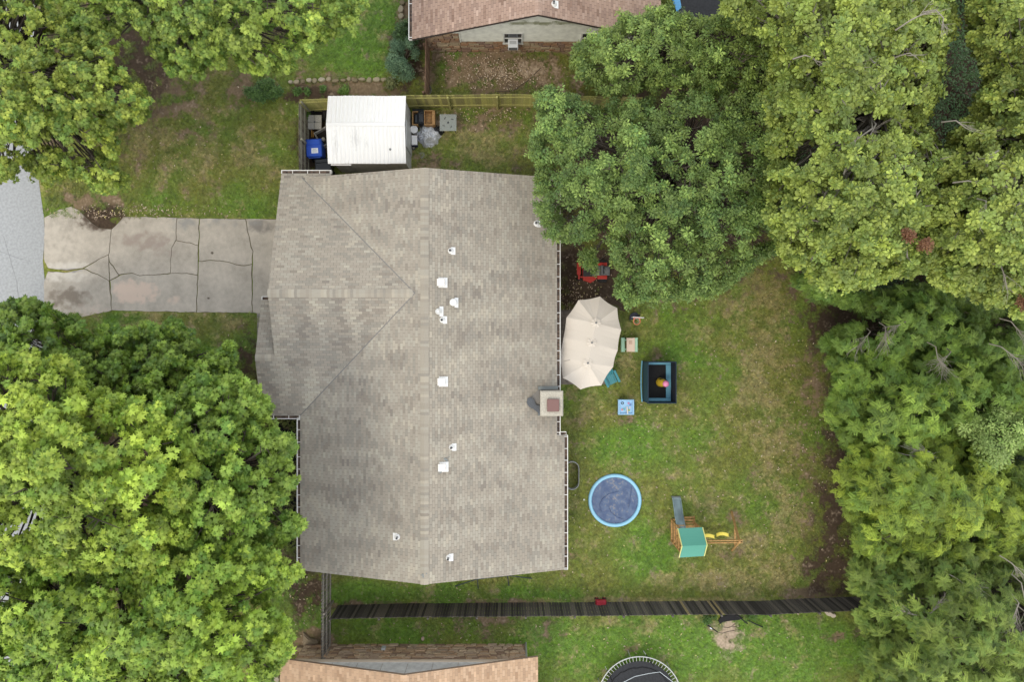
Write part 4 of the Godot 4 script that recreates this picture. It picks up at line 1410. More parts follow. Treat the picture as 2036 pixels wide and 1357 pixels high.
# o: n name, l label, g group, foot (pixel of the trunk on the ground), poly (outline in pixels), lo/hi (crown height at the rim and in the middle),
# r (lobe radii), leaf, c1/c2 (leaf colours), dens, holes [[px, py, r]], bark, top (limbs that reach above the leaves)
func tree(o: Dictionary) -> Node3D:
	var poly := PackedVector2Array()
	for q in o.poly:
		poly.append(Vector2(q[0], q[1]))
	var box := Rect2(poly[0], Vector2.ZERO)
	for p in poly:
		box = box.expand(p)
	var foot := P(o.foot[0], o.foot[1])
	var T := thing(o.n, o.l, "tree" if not o.has("cat") else o.cat, foot, o.get("g", ""))
	var lobes := []
	var hm: float = (o.lo + o.hi) / 2.0
	var per := (EYE - hm) / FOCAL
	var deep: float = o.get("deep", 3.0)
	var holes: Array = o.get("holes", [])
	var close: float = o.get("close", 0.67)
	for i in o.get("tries", 2600):
		var p := Vector2(rf(box.position.x, box.end.x), rf(box.position.y, box.end.y))
		if not Geometry2D.is_point_in_polygon(p, poly):
			continue
		var dm := edge_dist(p, poly) * per
		var r := rf(o.r[0], o.r[1]) * (1.0 if i < 700 else 0.7)
		if dm < r * 1.05:
			r = dm / 1.05
		if r < o.r[0] * 0.33:
			continue
		var bad := false
		for h in holes:
			if p.distance_to(Vector2(h[0], h[1])) * per < h[2] + r * 0.7:
				bad = true
		var hgt: float = lerpf(o.lo, o.hi, pow(clampf(dm / deep, 0, 1), 0.6)) + rf(-1, 1) * o.get("jit", 1.0)
		var at := P(p.x, p.y, hgt - r * 0.4)
		for b in lobes:
			if at.distance_to(b[0]) < (r + b[1]) * close:
				bad = true
				break
		if not bad:
			lobes.append([at, r, 1.0])
	for q in o.get("extra", []):
		lobes.append([P(q[0], q[1], q[2]), q[3], 1.0])
	var first := lobes.size()
	# a lower, thinner storey so that the gaps show leaves in shade
	for i in int(first * o.get("under", 1.0)):
		var b: Array = lobes[rng.randi() % first]
		var drop := rf(1.0, 2.4)
		var wide: float = (EYE - b[0].y + drop) / (EYE - b[0].y)   # stays under the same part of the outline
		lobes.append([Vector3(b[0].x * wide + rf(-0.4, 0.4) * b[1], b[0].y - drop, b[0].z * wide + rf(-0.4, 0.4) * b[1]), b[1] * 0.95, 0.75])
	var xs := []
	var cs := []
	var c1: Color = o.c1
	var c2: Color = o.c2
	var sc: float = o.get("scale", 1.0)
	for b in lobes:
		var r: float = b[1]
		var subs := maxi(4, int(r * r * 9.0))
		var tint := rf(0.72, 1.2)
		var hue := rf(-0.2, 0.2)
		for k in subs:
			var d := rvec()
			if d.y < -0.35:
				d.y = -d.y
			var sr := r * rf(0.26, 0.42)
			var sp: Vector3 = b[0] + d * Vector3(1, 0.8, 1) * (r * rf(0.62, 0.98))
			var n := maxi(3, int(o.dens * sr * sr * 42.0 * b[2]))
			var st := rf(0.82, 1.15)
			if rng.randf() < 0.3 and b[2] > 0.9:   # a shoot that sticks out of the outline
				for j in 3:
					var sp2: Vector3 = b[0] + d * Vector3(1, 0.8, 1) * r * rf(1.1, 1.6) + rvec() * 0.12
					xs.append(Transform3D(aim((d * 0.5 + Vector3.UP * 0.7 + rvec() * 0.5).normalized(), rng.randf() * TAU).scaled(Vector3.ONE * rf(0.6, 1.0) * sc), sp2))
					cs.append(c1.lerp(c2, rng.randf()) * (tint * st) * Color(1.1, 1.14, 1.04))
			for j in n:
				var e := rvec()
				if e.y < -0.2 and rng.randf() < 0.6:
					e.y = -e.y
				var p := sp + e * Vector3(1, 0.75, 1) * sr * sqrt(rng.randf())
				var up := (e * 0.5 + d * 0.35 + Vector3.UP * 0.7 + rvec() * 0.45).normalized()
				xs.append(Transform3D(aim(up, rng.randf() * TAU).scaled(Vector3.ONE * rf(0.65, 1.2) * sc), p))
				var c := c1.lerp(c2, clampf(rng.randf() + hue, 0, 1)) * (tint * st * rf(0.8, 1.2)) * Color(1.1, 1.14, 1.04)
				cs.append(c)
	# trunk and limbs
	var mb := MB.new()
	var mid := Vector3.ZERO
	for b in lobes:
		mid += b[0]
	mid /= maxi(1, lobes.size())
	var th: float = o.get("trunk", 0.3)
	var fork := Vector3(lerpf(foot.x, mid.x, 0.35), hm * 0.45, lerpf(foot.z, mid.z, 0.35))
	var head := Vector3(lerpf(foot.x, mid.x, 0.8), hm * 0.8, lerpf(foot.z, mid.z, 0.8))
	mb.tube([foot - Vector3(0, 0.1, 0), foot + Vector3(0, 0.4, 0), fork, head], [th * 1.35, th, th * 0.75, th * 0.4], 9)
	for i in lobes.size():
		if i >= first and rng.randf() < 0.5:
			continue
		var b: Array = lobes[i]
		var s := fork.lerp(head, rng.randf())
		var e: Vector3 = b[0] + Vector3(0, b[1] * (0.75 if rng.randf() < o.get("top", 0.0) else 0.0), 0)
		var m1: Vector3 = s.lerp(e, 0.4) + rvec() * 0.35 + Vector3(0, -0.3, 0)
		var m2: Vector3 = s.lerp(e, 0.75) + rvec() * 0.3
		mb.tube([s, m1, m2, e], [th * 0.26, th * 0.17, th * 0.09, 0.01], 5, false)
		for k in 3:
			var q := m2.lerp(e, rng.randf())
			mb.tube([q, q + (rvec() * 0.6 + Vector3.UP * 0.3) * b[1]], [th * 0.07 + 0.008, 0.006], 4, false)
	var bark: Array = o.get("bark", [0.13, 0.105, 0.085])
	part(T, "trunk", mb, mat("bark_%s" % o.n, bark[0], bark[1], bark[2], 0.95, 0.0, grain("rock", 0.06, 0.70, 1.0, 5), 0.6))
	multi(T, "crown", spray(o.leaf), leaf_mat("leaf_%s" % o.leaf, o.get("back", 0.45)), xs, cs)
	return T

# a tuft of dead rust-coloured leaves; a part of its tree
func leaf_patch(T: Node3D, at: Vector3, r: float) -> void:
	var xs := []
	var cs := []
	for k in 34:
		xs.append(Transform3D(aim((Vector3.UP + rvec() * 0.5).normalized(), rng.randf() * TAU).scaled(Vector3.ONE * rf(0.5, 0.8)), at + rvec() * Vector3(1, 0.4, 1) * r * sqrt(rng.randf()) + Vector3(0, 0.3, 0)))
		cs.append(Color(0.16, 0.06, 0.028).lerp(Color(0.27, 0.14, 0.07), rng.randf()))
	multi(T, "dead_leaves", spray("oval"), leaf_mat("leaf_oval"), xs, cs)

# bare grey twigs fanning out of a branch; a part of the tree it grows from
func dead_branch(T: Node3D, at: Vector3, dir: Vector3, l: float, n: int, col: Array) -> void:
	var mb := MB.new()
	mb.tube([at - Vector3(0, 0.5, 0) - dir * 0.2, at, at + dir * l * 0.35 + rvec() * 0.08, at + dir * l * 0.6 + rvec() * 0.12], [0.03, 0.024, 0.017, 0.009], 5, false)
	for k in n:
		var s := at + dir * l * rf(0.1, 0.6)
		var d := (dir + rvec() * 0.55 + Vector3(0, 0.08, 0)).normalized()
		var e := s + d * l * rf(0.3, 0.65)
		var m := s.lerp(e, 0.5) + rvec() * l * 0.05
		mb.tube([s, m, e], [0.011, 0.008, 0.004], 4, false)
		for j in 2:
			var q := s.lerp(e, rf(0.3, 0.9))
			mb.tube([q, q + (d + rvec() * 0.7).normalized() * l * rf(0.1, 0.25)], [0.007, 0.003], 3, false)
	part(T, "dead_branch", mb, mat("dead_wood", col[0], col[1], col[2], 0.9))

func trees() -> void:
	var yel := Color(0.26, 0.33, 0.045)
	var grn := Color(0.105, 0.185, 0.035)
	# front yard, south: broad star-leaved trees
	var g := "star-leaved shade trees in the front yard"
	tree({n = "shade_tree", l = "broad yellow-green star-leaved tree overhanging the road below the driveway", g = g, foot = [150, 930], leaf = "star", lo = 9.0, hi = 13.5, r = [0.8, 1.5], dens = 1.25, c1 = Color(0.155, 0.255, 0.036), c2 = Color(0.38, 0.47, 0.065), trunk = 0.34, deep = 4.0,
		poly = [[-120, 660], [0, 690], [60, 700], [140, 690], [165, 740], [220, 780], [300, 790], [390, 860], [400, 950], [380, 1040], [375, 1135], [250, 1165], [120, 1140], [-120, 1150]], holes = [[225, 870, 0.25]]})
	tree({n = "shade_tree", l = "deep green star-leaved tree whose crown brushes the west gutter of the grey-brown roof", g = g, foot = [425, 930], leaf = "star", lo = 7.5, hi = 11.0, r = [0.7, 1.3], dens = 1.25, c1 = Color(0.115, 0.215, 0.034), c2 = Color(0.30, 0.41, 0.065), trunk = 0.3, bark = [0.3, 0.27, 0.2], deep = 3.5,
		poly = [[300, 800], [360, 765], [430, 740], [500, 757], [532, 785], [538, 812], [515, 840], [560, 862], [606, 882], [565, 915], [585, 960], [580, 985], [556, 1010], [608, 1030], [598, 1060], [550, 1095], [470, 1140], [370, 1130], [300, 1030], [310, 930]], holes = [[425, 925, 0.4]]})
	tree({n = "shade_tree", l = "lime star-leaved tree in front of the tan-roofed stone house", g = g, foot = [320, 1230], leaf = "star", lo = 8.0, hi = 12.5, r = [0.8, 1.4], dens = 1.25, c1 = Color(0.13, 0.235, 0.034), c2 = Color(0.34, 0.45, 0.06), trunk = 0.32, deep = 4.0,
		poly = [[-120, 1120], [120, 1100], [260, 1100], [350, 1070], [470, 1070], [545, 1085], [598, 1125], [585, 1162], [545, 1190], [572, 1230], [580, 1290], [560, 1330], [530, 1440], [-120, 1440]], under = 1.1})
	tree({n = "shade_tree", l = "low young star-leaved tree with boughs reaching over the end of the driveway", g = g, foot = [250, 790], leaf = "star", lo = 4.5, hi = 7.0, r = [0.5, 0.9], dens = 1.6, c1 = Color(0.095, 0.18, 0.03), c2 = Color(0.22, 0.31, 0.045), trunk = 0.16, deep = 2.0, jit = 0.9,
		poly = [[-60, 615], [10, 605], [40, 592], [110, 615], [155, 632], [180, 672], [215, 638], [245, 660], [272, 628], [320, 650], [355, 632], [392, 670], [420, 705], [470, 672], [470, 740], [500, 780], [440, 850], [300, 870], [120, 830], [-60, 760]], holes = [[200, 700, 0.25], [420, 700, 0.3]]})
	# front yard, north
	tree({n = "oak_tree", l = "tall yellow-green tree overhanging the road above the driveway", g = "leafy trees north of the driveway", foot = [60, 150], leaf = "star", lo = 6.5, hi = 11.5, r = [0.6, 1.2], dens = 2.0, c1 = Color(0.13, 0.215, 0.038), c2 = Color(0.39, 0.44, 0.075), trunk = 0.34, deep = 4.0, scale = 0.72,
		poly = [[-120, -90], [95, -90], [110, 20], [140, 60], [235, 95], [250, 150], [312, 200], [285, 245], [225, 250], [240, 325], [265, 383], [200, 388], [150, 350], [95, 375], [45, 330], [0, 392], [-120, 390]], holes = [[95, 90, 0.5], [140, 300, 0.3]]})
	tree({n = "oak_tree", l = "broad green tree over the lush lawn beside the pink-brown-roofed house", g = "leafy trees north of the driveway", foot = [300, 40], leaf = "star", lo = 6.0, hi = 10.5, r = [0.6, 1.2], dens = 2.0, c1 = Color(0.12, 0.21, 0.038), c2 = Color(0.34, 0.42, 0.075), trunk = 0.3, deep = 3.2, scale = 0.72,
		poly = [[120, -90], [720, -90], [728, 20], [690, 66], [610, 100], [590, 142], [520, 150], [450, 125], [390, 165], [330, 150], [300, 90], [262, 40], [250, 60], [180, 100], [130, 60]], holes = [[262, 60, 0.4], [560, 60, 0.3]]})
	# backyard
	tree({n = "backyard_tree", l = "large round-crowned deep green tree shading the red mower", foot = [1330, 330], leaf = "oval", lo = 5.5, hi = 10.0, r = [0.6, 1.15], dens = 2.2, c1 = Color(0.105, 0.185, 0.055), c2 = Color(0.25, 0.34, 0.085), trunk = 0.3, deep = 3.0, jit = 0.6, close = 0.66, under = 0.9,
		poly = [[1060, 185], [1100, 170], [1150, 200], [1250, 205], [1330, 190], [1400, 175], [1480, 180], [1575, 210], [1590, 320], [1575, 420], [1548, 500], [1490, 540], [1440, 578], [1400, 592], [1330, 600], [1250, 612], [1222, 590], [1222, 545], [1215, 505], [1205, 475], [1150, 488], [1100, 492], [1075, 460], [1068, 390], [1052, 330], [1058, 270]], extra = [[1168, 505, 4.2, 0.35], [1172, 520, 3.8, 0.3], [1175, 532, 3.4, 0.22]]})
	tree({n = "backyard_tree", l = "light green fine-leaved tree against the pink-brown-roofed house", foot = [1290, 110], leaf = "oval", lo = 5.0, hi = 8.8, r = [0.6, 1.1], dens = 2.2, c1 = Color(0.12, 0.20, 0.055), c2 = Color(0.29, 0.38, 0.095), trunk = 0.24, deep = 2.6, under = 0.9, close = 0.66,
		poly = [[1135, 110], [1150, 82], [1225, 55], [1237, 12], [1262, 40], [1318, 4], [1345, 30], [1428, 38], [1540, 30], [1590, 100], [1560, 190], [1470, 185], [1380, 170], [1300, 180], [1200, 190], [1150, 155]]})
	var oak := tree({n = "post_oak", l = "tall pale-leaved oak with bare grey branches in the far corner", foot = [1790, 250], leaf = "oak", lo = 8.0, hi = 14.0, r = [0.4, 0.95], tries = 5000, dens = 1.7, c1 = Color(0.15, 0.215, 0.055), c2 = Color(0.34, 0.40, 0.085), trunk = 0.34, bark = [0.30, 0.27, 0.23], deep = 4.0, jit = 1.6, top = 0.25, under = 0.9, close = 0.7,
		poly = [[1400, -90], [1870, -90], [1900, 40], [1868, 110], [1862, 180], [1835, 250], [1890, 330], [1890, 430], [1840, 535], [1720, 570], [1640, 575], [1550, 505], [1520, 420], [1530, 320], [1520, 200], [1535, 90], [1440, 30]], holes = [[1730, 245, 0.5], [1600, 310, 0.5]]})
	var oak2 := tree({n = "post_oak", l = "pale-leaved oak with forked silvery limbs at the edge of the thicket", foot = [2030, 330], leaf = "oak", lo = 8.0, hi = 13.5, r = [0.4, 0.95], tries = 5000, dens = 1.7, c1 = Color(0.15, 0.215, 0.055), c2 = Color(0.36, 0.41, 0.09), trunk = 0.34, bark = [0.32, 0.29, 0.25], deep = 4.0, jit = 1.6, top = 0.3, under = 0.9, close = 0.7,
		poly = [[1930, -90], [2160, -90], [2160, 640], [2010, 625], [1960, 600], [1865, 570], [1825, 490], [1835, 380], [1880, 280], [1930, 230], [1960, 150], [1925, 60]], holes = [[2020, 290, 0.4]]})
	var gr := [0.30, 0.27, 0.235]
	for q in [[1600, 110, 13, 0.9, 0.5], [1660, 130, 13.5, 1.3, 0.2], [1810, 40, 14, 1.2, -0.4], [1860, 20, 14, 1.1, 1.2], [1790, 110, 13, 0.8, 0.1], [1740, 255, 11, 1.2, -0.5], [1700, 60, 13, 0.9, 2.0], [1620, 420, 11, 0.9, 2.6], [1670, 400, 12, 0.8, 0.9]]:
		dead_branch(oak, P(q[0], q[1], q[2]), Vector3(cos(q[4]), 0.15, sin(q[4])).normalized(), q[3], 5, gr)
	for q in [[1925, 360, 12.5, 1.1, 0.3], [1960, 400, 13, 1.0, 1.9], [1990, 530, 12, 1.2, 1.4], [2020, 410, 13, 1.1, -1.0], [1900, 240, 12, 1.0, 0.6], [1985, 300, 12.5, 0.9, 2.5]]:
		dead_branch(oak2, P(q[0], q[1], q[2]), Vector3(cos(q[4]), 0.15, sin(q[4])).normalized(), q[3], 5, gr)
	# thicket along the east side
	leaf_patch(oak, P(1795, 470, 12.4), 0.2)
	leaf_patch(oak, P(1828, 490, 12.3), 0.22)
	leaf_patch(oak2, P(2025, 605, 11.0), 0.25)
	var tg := "thicket trees along the east side of the lawn"
	var a := tree({n = "thicket_tree", l = "dark ash-leaved sapling under the oaks at the lawn edge", g = tg, foot = [1830, 640], leaf = "pinnate", scale = 0.72, lo = 2.6, hi = 6.0, r = [0.5, 0.9], dens = 1.3, c1 = Color(0.095, 0.18, 0.04), c2 = Color(0.22, 0.32, 0.06), trunk = 0.14, deep = 2.5,
		poly = [[1560, 540], [1640, 560], [1700, 590], [1740, 580], [1850, 570], [1950, 610], [2160, 630], [2160, 720], [1960, 740], [1850, 700], [1780, 720], [1700, 710], [1640, 695], [1645, 660], [1720, 640], [1700, 610], [1610, 590]], holes = [[1740, 650, 0.7]]})
	var b := tree({n = "thicket_tree", l = "glossy green shrubby tree with drooping sprays beside the dry middle of the lawn", g = tg, foot = [1830, 800], leaf = "pinnate", scale = 0.72, lo = 2.8, hi = 6.5, r = [0.5, 1.0], dens = 1.3, c1 = Color(0.11, 0.20, 0.04), c2 = Color(0.27, 0.38, 0.06), trunk = 0.16, deep = 2.5,
		poly = [[1640, 710], [1700, 700], [1790, 710], [1900, 690], [2160, 720], [2160, 900], [2040, 905], [1900, 880], [1800, 900], [1725, 920], [1675, 880], [1640, 800], [1670, 770]], holes = [[1760, 700, 0.3]]})
	var c := tree({n = "thicket_tree", l = "bright yellow-green tree with long feathery leaves facing the playset", g = tg, foot = [1850, 1010], leaf = "pinnate", scale = 0.75, lo = 3.4, hi = 7.6, r = [0.5, 1.1], dens = 1.3, c1 = Color(0.12, 0.20, 0.035), c2 = Color(0.34, 0.42, 0.055), trunk = 0.18, deep = 3.0,
		poly = [[1672, 1015], [1680, 935], [1705, 880], [1850, 865], [1930, 900], [2040, 930], [2160, 930], [2160, 1080], [1990, 1110], [1880, 1120], [1800, 1110], [1730, 1105], [1700, 1080], [1710, 1045]]})
	var d := tree({n = "thicket_tree", l = "wispy willow-leaved tree with grey twigs at the end of the blackened fence", g = tg, foot = [1870, 1230], leaf = "feather", scale = 0.75, lo = 3.0, hi = 7.0, r = [0.5, 1.0], dens = 0.9, c1 = Color(0.10, 0.17, 0.035), c2 = Color(0.27, 0.34, 0.07), trunk = 0.18, deep = 3.0, under = 0.5,
		poly = [[1680, 1160], [1690, 1125], [1740, 1085], [1850, 1085], [1960, 1085], [2160, 1090], [2160, 1440], [1730, 1440], [1710, 1330], [1735, 1280], [1700, 1230], [1725, 1200]], holes = [[1840, 1210, 0.3], [2030, 1230, 0.5]]})
	var e := tree({n = "thicket_tree", l = "tree smothered in pale round-leaved vine behind the glossy shrubby tree", g = tg, foot = [1960, 870], leaf = "ivy", lo = 5.0, hi = 6.8, r = [0.4, 0.8], dens = 1.2, c1 = Color(0.16, 0.25, 0.06), c2 = Color(0.33, 0.42, 0.14), trunk = 0.14, deep = 1.6, scale = 1.5,
		poly = [[1900, 840], [1960, 830], [2050, 790], [2120, 800], [2120, 860], [2020, 880], [1975, 940], [1950, 930], [1940, 880]]})
	var tw := [0.21, 0.185, 0.155]
	for q in [[1730, 660, 5.5, 1.6, 2.2], [1760, 650, 6, 1.4, 1.6], [1800, 640, 6, 1.3, 2.6], [1860, 690, 6.5, 1.5, 1.3], [1890, 700, 6.2, 1.3, 2.4]]:
		dead_branch(a, P(q[0], q[1], q[2]), Vector3(cos(q[4]), 0.05, sin(q[4])).normalized(), q[3], 12, tw)
	for q in [[1990, 690, 6.8, 1.9, 0.7], [2010, 640, 7, 1.8, 0.9], [1850, 900, 6.3, 1.2, 3.3], [1800, 905, 6, 1.3, 0.2], [1760, 845, 5.5, 0.8, 2.8]]:
		dead_branch(b, P(q[0], q[1], q[2]), Vector3(cos(q[4]), 0.05, sin(q[4])).normalized(), q[3], 12, tw)
	for q in [[1830, 1225, 6.6, 1.2, 3.4], [1840, 1230, 6.6, 1.3, 0.6], [1850, 1220, 6.6, 1.1, 5.4], [2030, 1160, 7, 2.2, 1.4], [2025, 1200, 7.2, 2.0, 1.9], [2040, 1220, 7, 2.0, 1.2], [2010, 1120, 7, 1.5, 0.9], [1900, 1150, 6.5, 1.4, 0.5]]:
		dead_branch(d, P(q[0], q[1], q[2]), Vector3(cos(q[4]), 0.05, sin(q[4])).normalized(), q[3], 14, [0.26, 0.235, 0.205])

# ---------- plants ----------
func shrub(called: String, label: String, cat: String, at: Vector3, rx: float, rz: float, h: float, n: int, leaf: String, sc: float, c1: Color, c2: Color, group := "") -> Node3D:
	var T := thing(called, label, cat, at, group)
	var xs := []
	var cs := []
	var st := MB.new()
	for k in maxi(3, int(n / 30.0)):
		var d := Vector3(rf(-1, 1) * rx, h * rf(0.6, 0.95), rf(-1, 1) * rz) * 0.75
		st.tube([at, at + d * 0.5 + Vector3(0, h * 0.1, 0), at + d], [0.025 * (0.4 + h), 0.016 * (0.4 + h), 0.006], 5, false)
	part(T, "stem", st, mat("shrub_stem", 0.13, 0.10, 0.07, 0.9))
	var clumps := []
	for k in maxi(4, int(n / 22.0)):
		var d := rvec()
		clumps.append(at + Vector3(d.x * rx * 0.75, h * rf(0.35, 0.85), d.z * rz * 0.75))
	for i in n:
		var c: Vector3 = clumps[rng.randi() % clumps.size()]
		var e := rvec()
		var p := c + e * Vector3(rx, h * 0.6, rz) * 0.34 * sqrt(rng.randf())
		p.y = maxf(p.y, 0.06)
		xs.append(Transform3D(aim((Vector3.UP + e * 0.6 + rvec() * 0.3).normalized(), rng.randf() * TAU).scaled(Vector3.ONE * sc * rf(0.75, 1.2)), p))
		cs.append(c1.lerp(c2, rng.randf()) * rf(0.85, 1.15))
	multi(T, "foliage", spray(leaf), leaf_mat("leaf_" + leaf), xs, cs)
	return T

func plants() -> void:
	shrub("leafy_bush", "dense dark green bush at the end of the garden bed", "bush", P(527, 187), 0.9, 0.62, 0.55, 260, "oval", 1.0, Color(0.06, 0.14, 0.035), Color(0.14, 0.25, 0.06))
	shrub("juniper_shrub", "blue-green feathery shrub between the lush lawn and the brown fence", "shrub", P(806, 125), 0.85, 1.25, 1.5, 420, "narrow", 0.9, Color(0.085, 0.165, 0.095), Color(0.18, 0.29, 0.16))
	shrub("juniper_shrub", "darker leafy shrub under the corner of the pink-brown roof", "shrub", P(820, 85), 0.7, 0.6, 1.7, 190, "oval", 1.0, Color(0.04, 0.09, 0.03), Color(0.085, 0.16, 0.045))
	var gp := "small leafy plants in the garden bed"
	for q in [[592, 183, 0.16], [613, 184, 0.12], [640, 181, 0.18]]:
		shrub("garden_plant", "small bright green plant in the dark soil of the garden bed", "plant", P(q[0], q[1]), q[2], q[2], 0.22, 12, "oval", 0.8, Color(0.07, 0.16, 0.03), Color(0.13, 0.24, 0.05), gp)
	shrub("hosta_plant", "light green spiky clump of leaves in the garden bed behind the shed", "plant", P(688, 181), 0.36, 0.24, 0.25, 34, "narrow", 1.0, Color(0.10, 0.20, 0.03), Color(0.19, 0.30, 0.06))
	shrub("rose_bush", "yellowing straggly bush at the end of the stone edging", "bush", P(775, 170), 0.35, 0.22, 0.4, 34, "oval", 0.9, Color(0.13, 0.17, 0.06), Color(0.25, 0.26, 0.11))
	shrub("climbing_vine", "bright green vine climbing the weathered grey fence by the white table", "vine", P(612, 243), 0.18, 0.42, 0.7, 46, "oval", 0.9, Color(0.09, 0.19, 0.03), Color(0.17, 0.29, 0.06))
	shrub("weed_clump", "low weeds at the foot of the blackened fence by the broken swing", "weeds", P(1412, 1228), 0.4, 0.2, 0.3, 30, "ivy", 0.9, Color(0.05, 0.12, 0.025), Color(0.10, 0.2, 0.04))
	shrub("weed_clump", "low green weeds by the pale replacement boards of the blackened fence", "weeds", P(1488, 1225), 0.35, 0.2, 0.3, 24, "ivy", 0.9, Color(0.06, 0.14, 0.025), Color(0.12, 0.23, 0.04))
	# stones edging the beds
	var sm := []
	var cols := [[0.42, 0.36, 0.24], [0.50, 0.43, 0.30], [0.33, 0.27, 0.17], [0.58, 0.52, 0.40], [0.28, 0.23, 0.14]]
	for i in cols.size():
		sm.append(mat("edging_stone_%d" % i, cols[i][0], cols[i][1], cols[i][2], 0.95, 0.0, grain("rock", 0.06, 0.70, 1.0, 5), 0.6))
	var tone := ["tan", "cream", "brown", "pale buff", "dark brown"]
	var x := 574.0
	while x < 786.0:
		var w := rf(8, 17)
		var k := rng.randi() % 5
		stone_slab(P(x + w / 2, 162 + rf(-1.5, 2.5) - (x - 574) * 0.02), w / 2 * 0.0263, rf(3.5, 6.0) * 0.0263, 0.14, sm[k], "%s edging stone in the row along the garden bed" % tone[k], "edging stones of the garden bed")
		x += w
	var y := 2.0
	while y < 62.0:
		var w := rf(10, 16)
		var k := rng.randi() % 5
		stone_slab(P(799 + rf(-2, 2), y + w / 2), 0.16, w / 2 * 0.0263, 0.14, sm[k], "%s edging stone in the row beside the pink-brown roof" % tone[k], "edging stones by the pink-brown roof")
		y += w
	stone_slab(P(619, 1271), 0.40, 0.33, 0.16, mat("flagstone", 0.36, 0.29, 0.20, 0.95, 0.0, grain("rock", 0.06, 0.70, 1.0, 5), 0.6), "large pointed flagstone leaning by the open grey rail fence", "", 1)
	for q in [[598, 1290, 0.26, 0.16], [585, 1296, 0.16, 0.13], [574, 1306, 0.14, 0.2], [553, 1331, 0.14, 0.22], [552, 1348, 0.16, 0.2]]:
		stone_slab(P(q[0], q[1]), q[2], q[3], 0.18, sm[rng.randi() % 4], "rounded pale rock in the row at the corner of the stone house", "rocks at the corner of the stone house")
	stone_slab(P(841, 1270), 0.1, 0.13, 0.1, mat("pink_rock", 0.5, 0.38, 0.30, 0.95), "small pinkish rock in front of the rubble stone wall", "")
	for q in [[1647, 1220, 0.16], [1654, 1223, 0.14], [1641, 1217, 0.1]]:
		stone_slab(P(q[0], q[1]), q[2], q[2] * 0.8, 0.16, mat("white_rock", 0.55, 0.48, 0.40, 0.95), "pale rock in the little heap behind the blackened fence", "pale rocks behind the fence")

func stone_slab(at: Vector3, rx: float, rz: float, h: float, m: Material, label: String, group := "", pointed := 0) -> void:
	var poly := PackedVector2Array()
	var n := 7
	for i in n:
		var a := TAU * i / n
		var r := rf(0.78, 1.1)
		poly.append(Vector2(cos(a) * rx * r, sin(a) * rz * r))
	if pointed:
		poly = PackedVector2Array([Vector2(-rx, -rz * 1.1), Vector2(-rx * 0.2, -rz * 0.2), Vector2(rx, rz * 0.2), Vector2(rx * 0.9, rz * 0.6), Vector2(rx * 0.3, rz * 0.7), Vector2(-rx, rz)])
	var mb := MB.new()
	var low := PackedVector2Array()
	var topn := Geometry2D.offset_polygon(poly, -minf(rx, rz) * 0.16)
	var top: PackedVector2Array = topn[0] if topn.size() else poly
	mb.prism(poly, -0.02, h * 0.75)
	mb.prism(top, h * 0.7, h)
	for i in mb.v.size():
		mb.v[i] += Vector3(0, mb.v[i].x * 0.06, 0)
	var o := part(self, numbered("rock"), mb, m)
	o.position = at
	tag(o, label, "rock", group)

# ---------- things on the lawn ----------
func yard_things() -> void:
	umbrella()
	mower()
	playset()
	splash_pad()
	mini_trampoline()
	picnic_table()
	water_table()
	basketball_hoop()
	deck_chair()
	stock_tank()
	wagon()
	metal_stand()

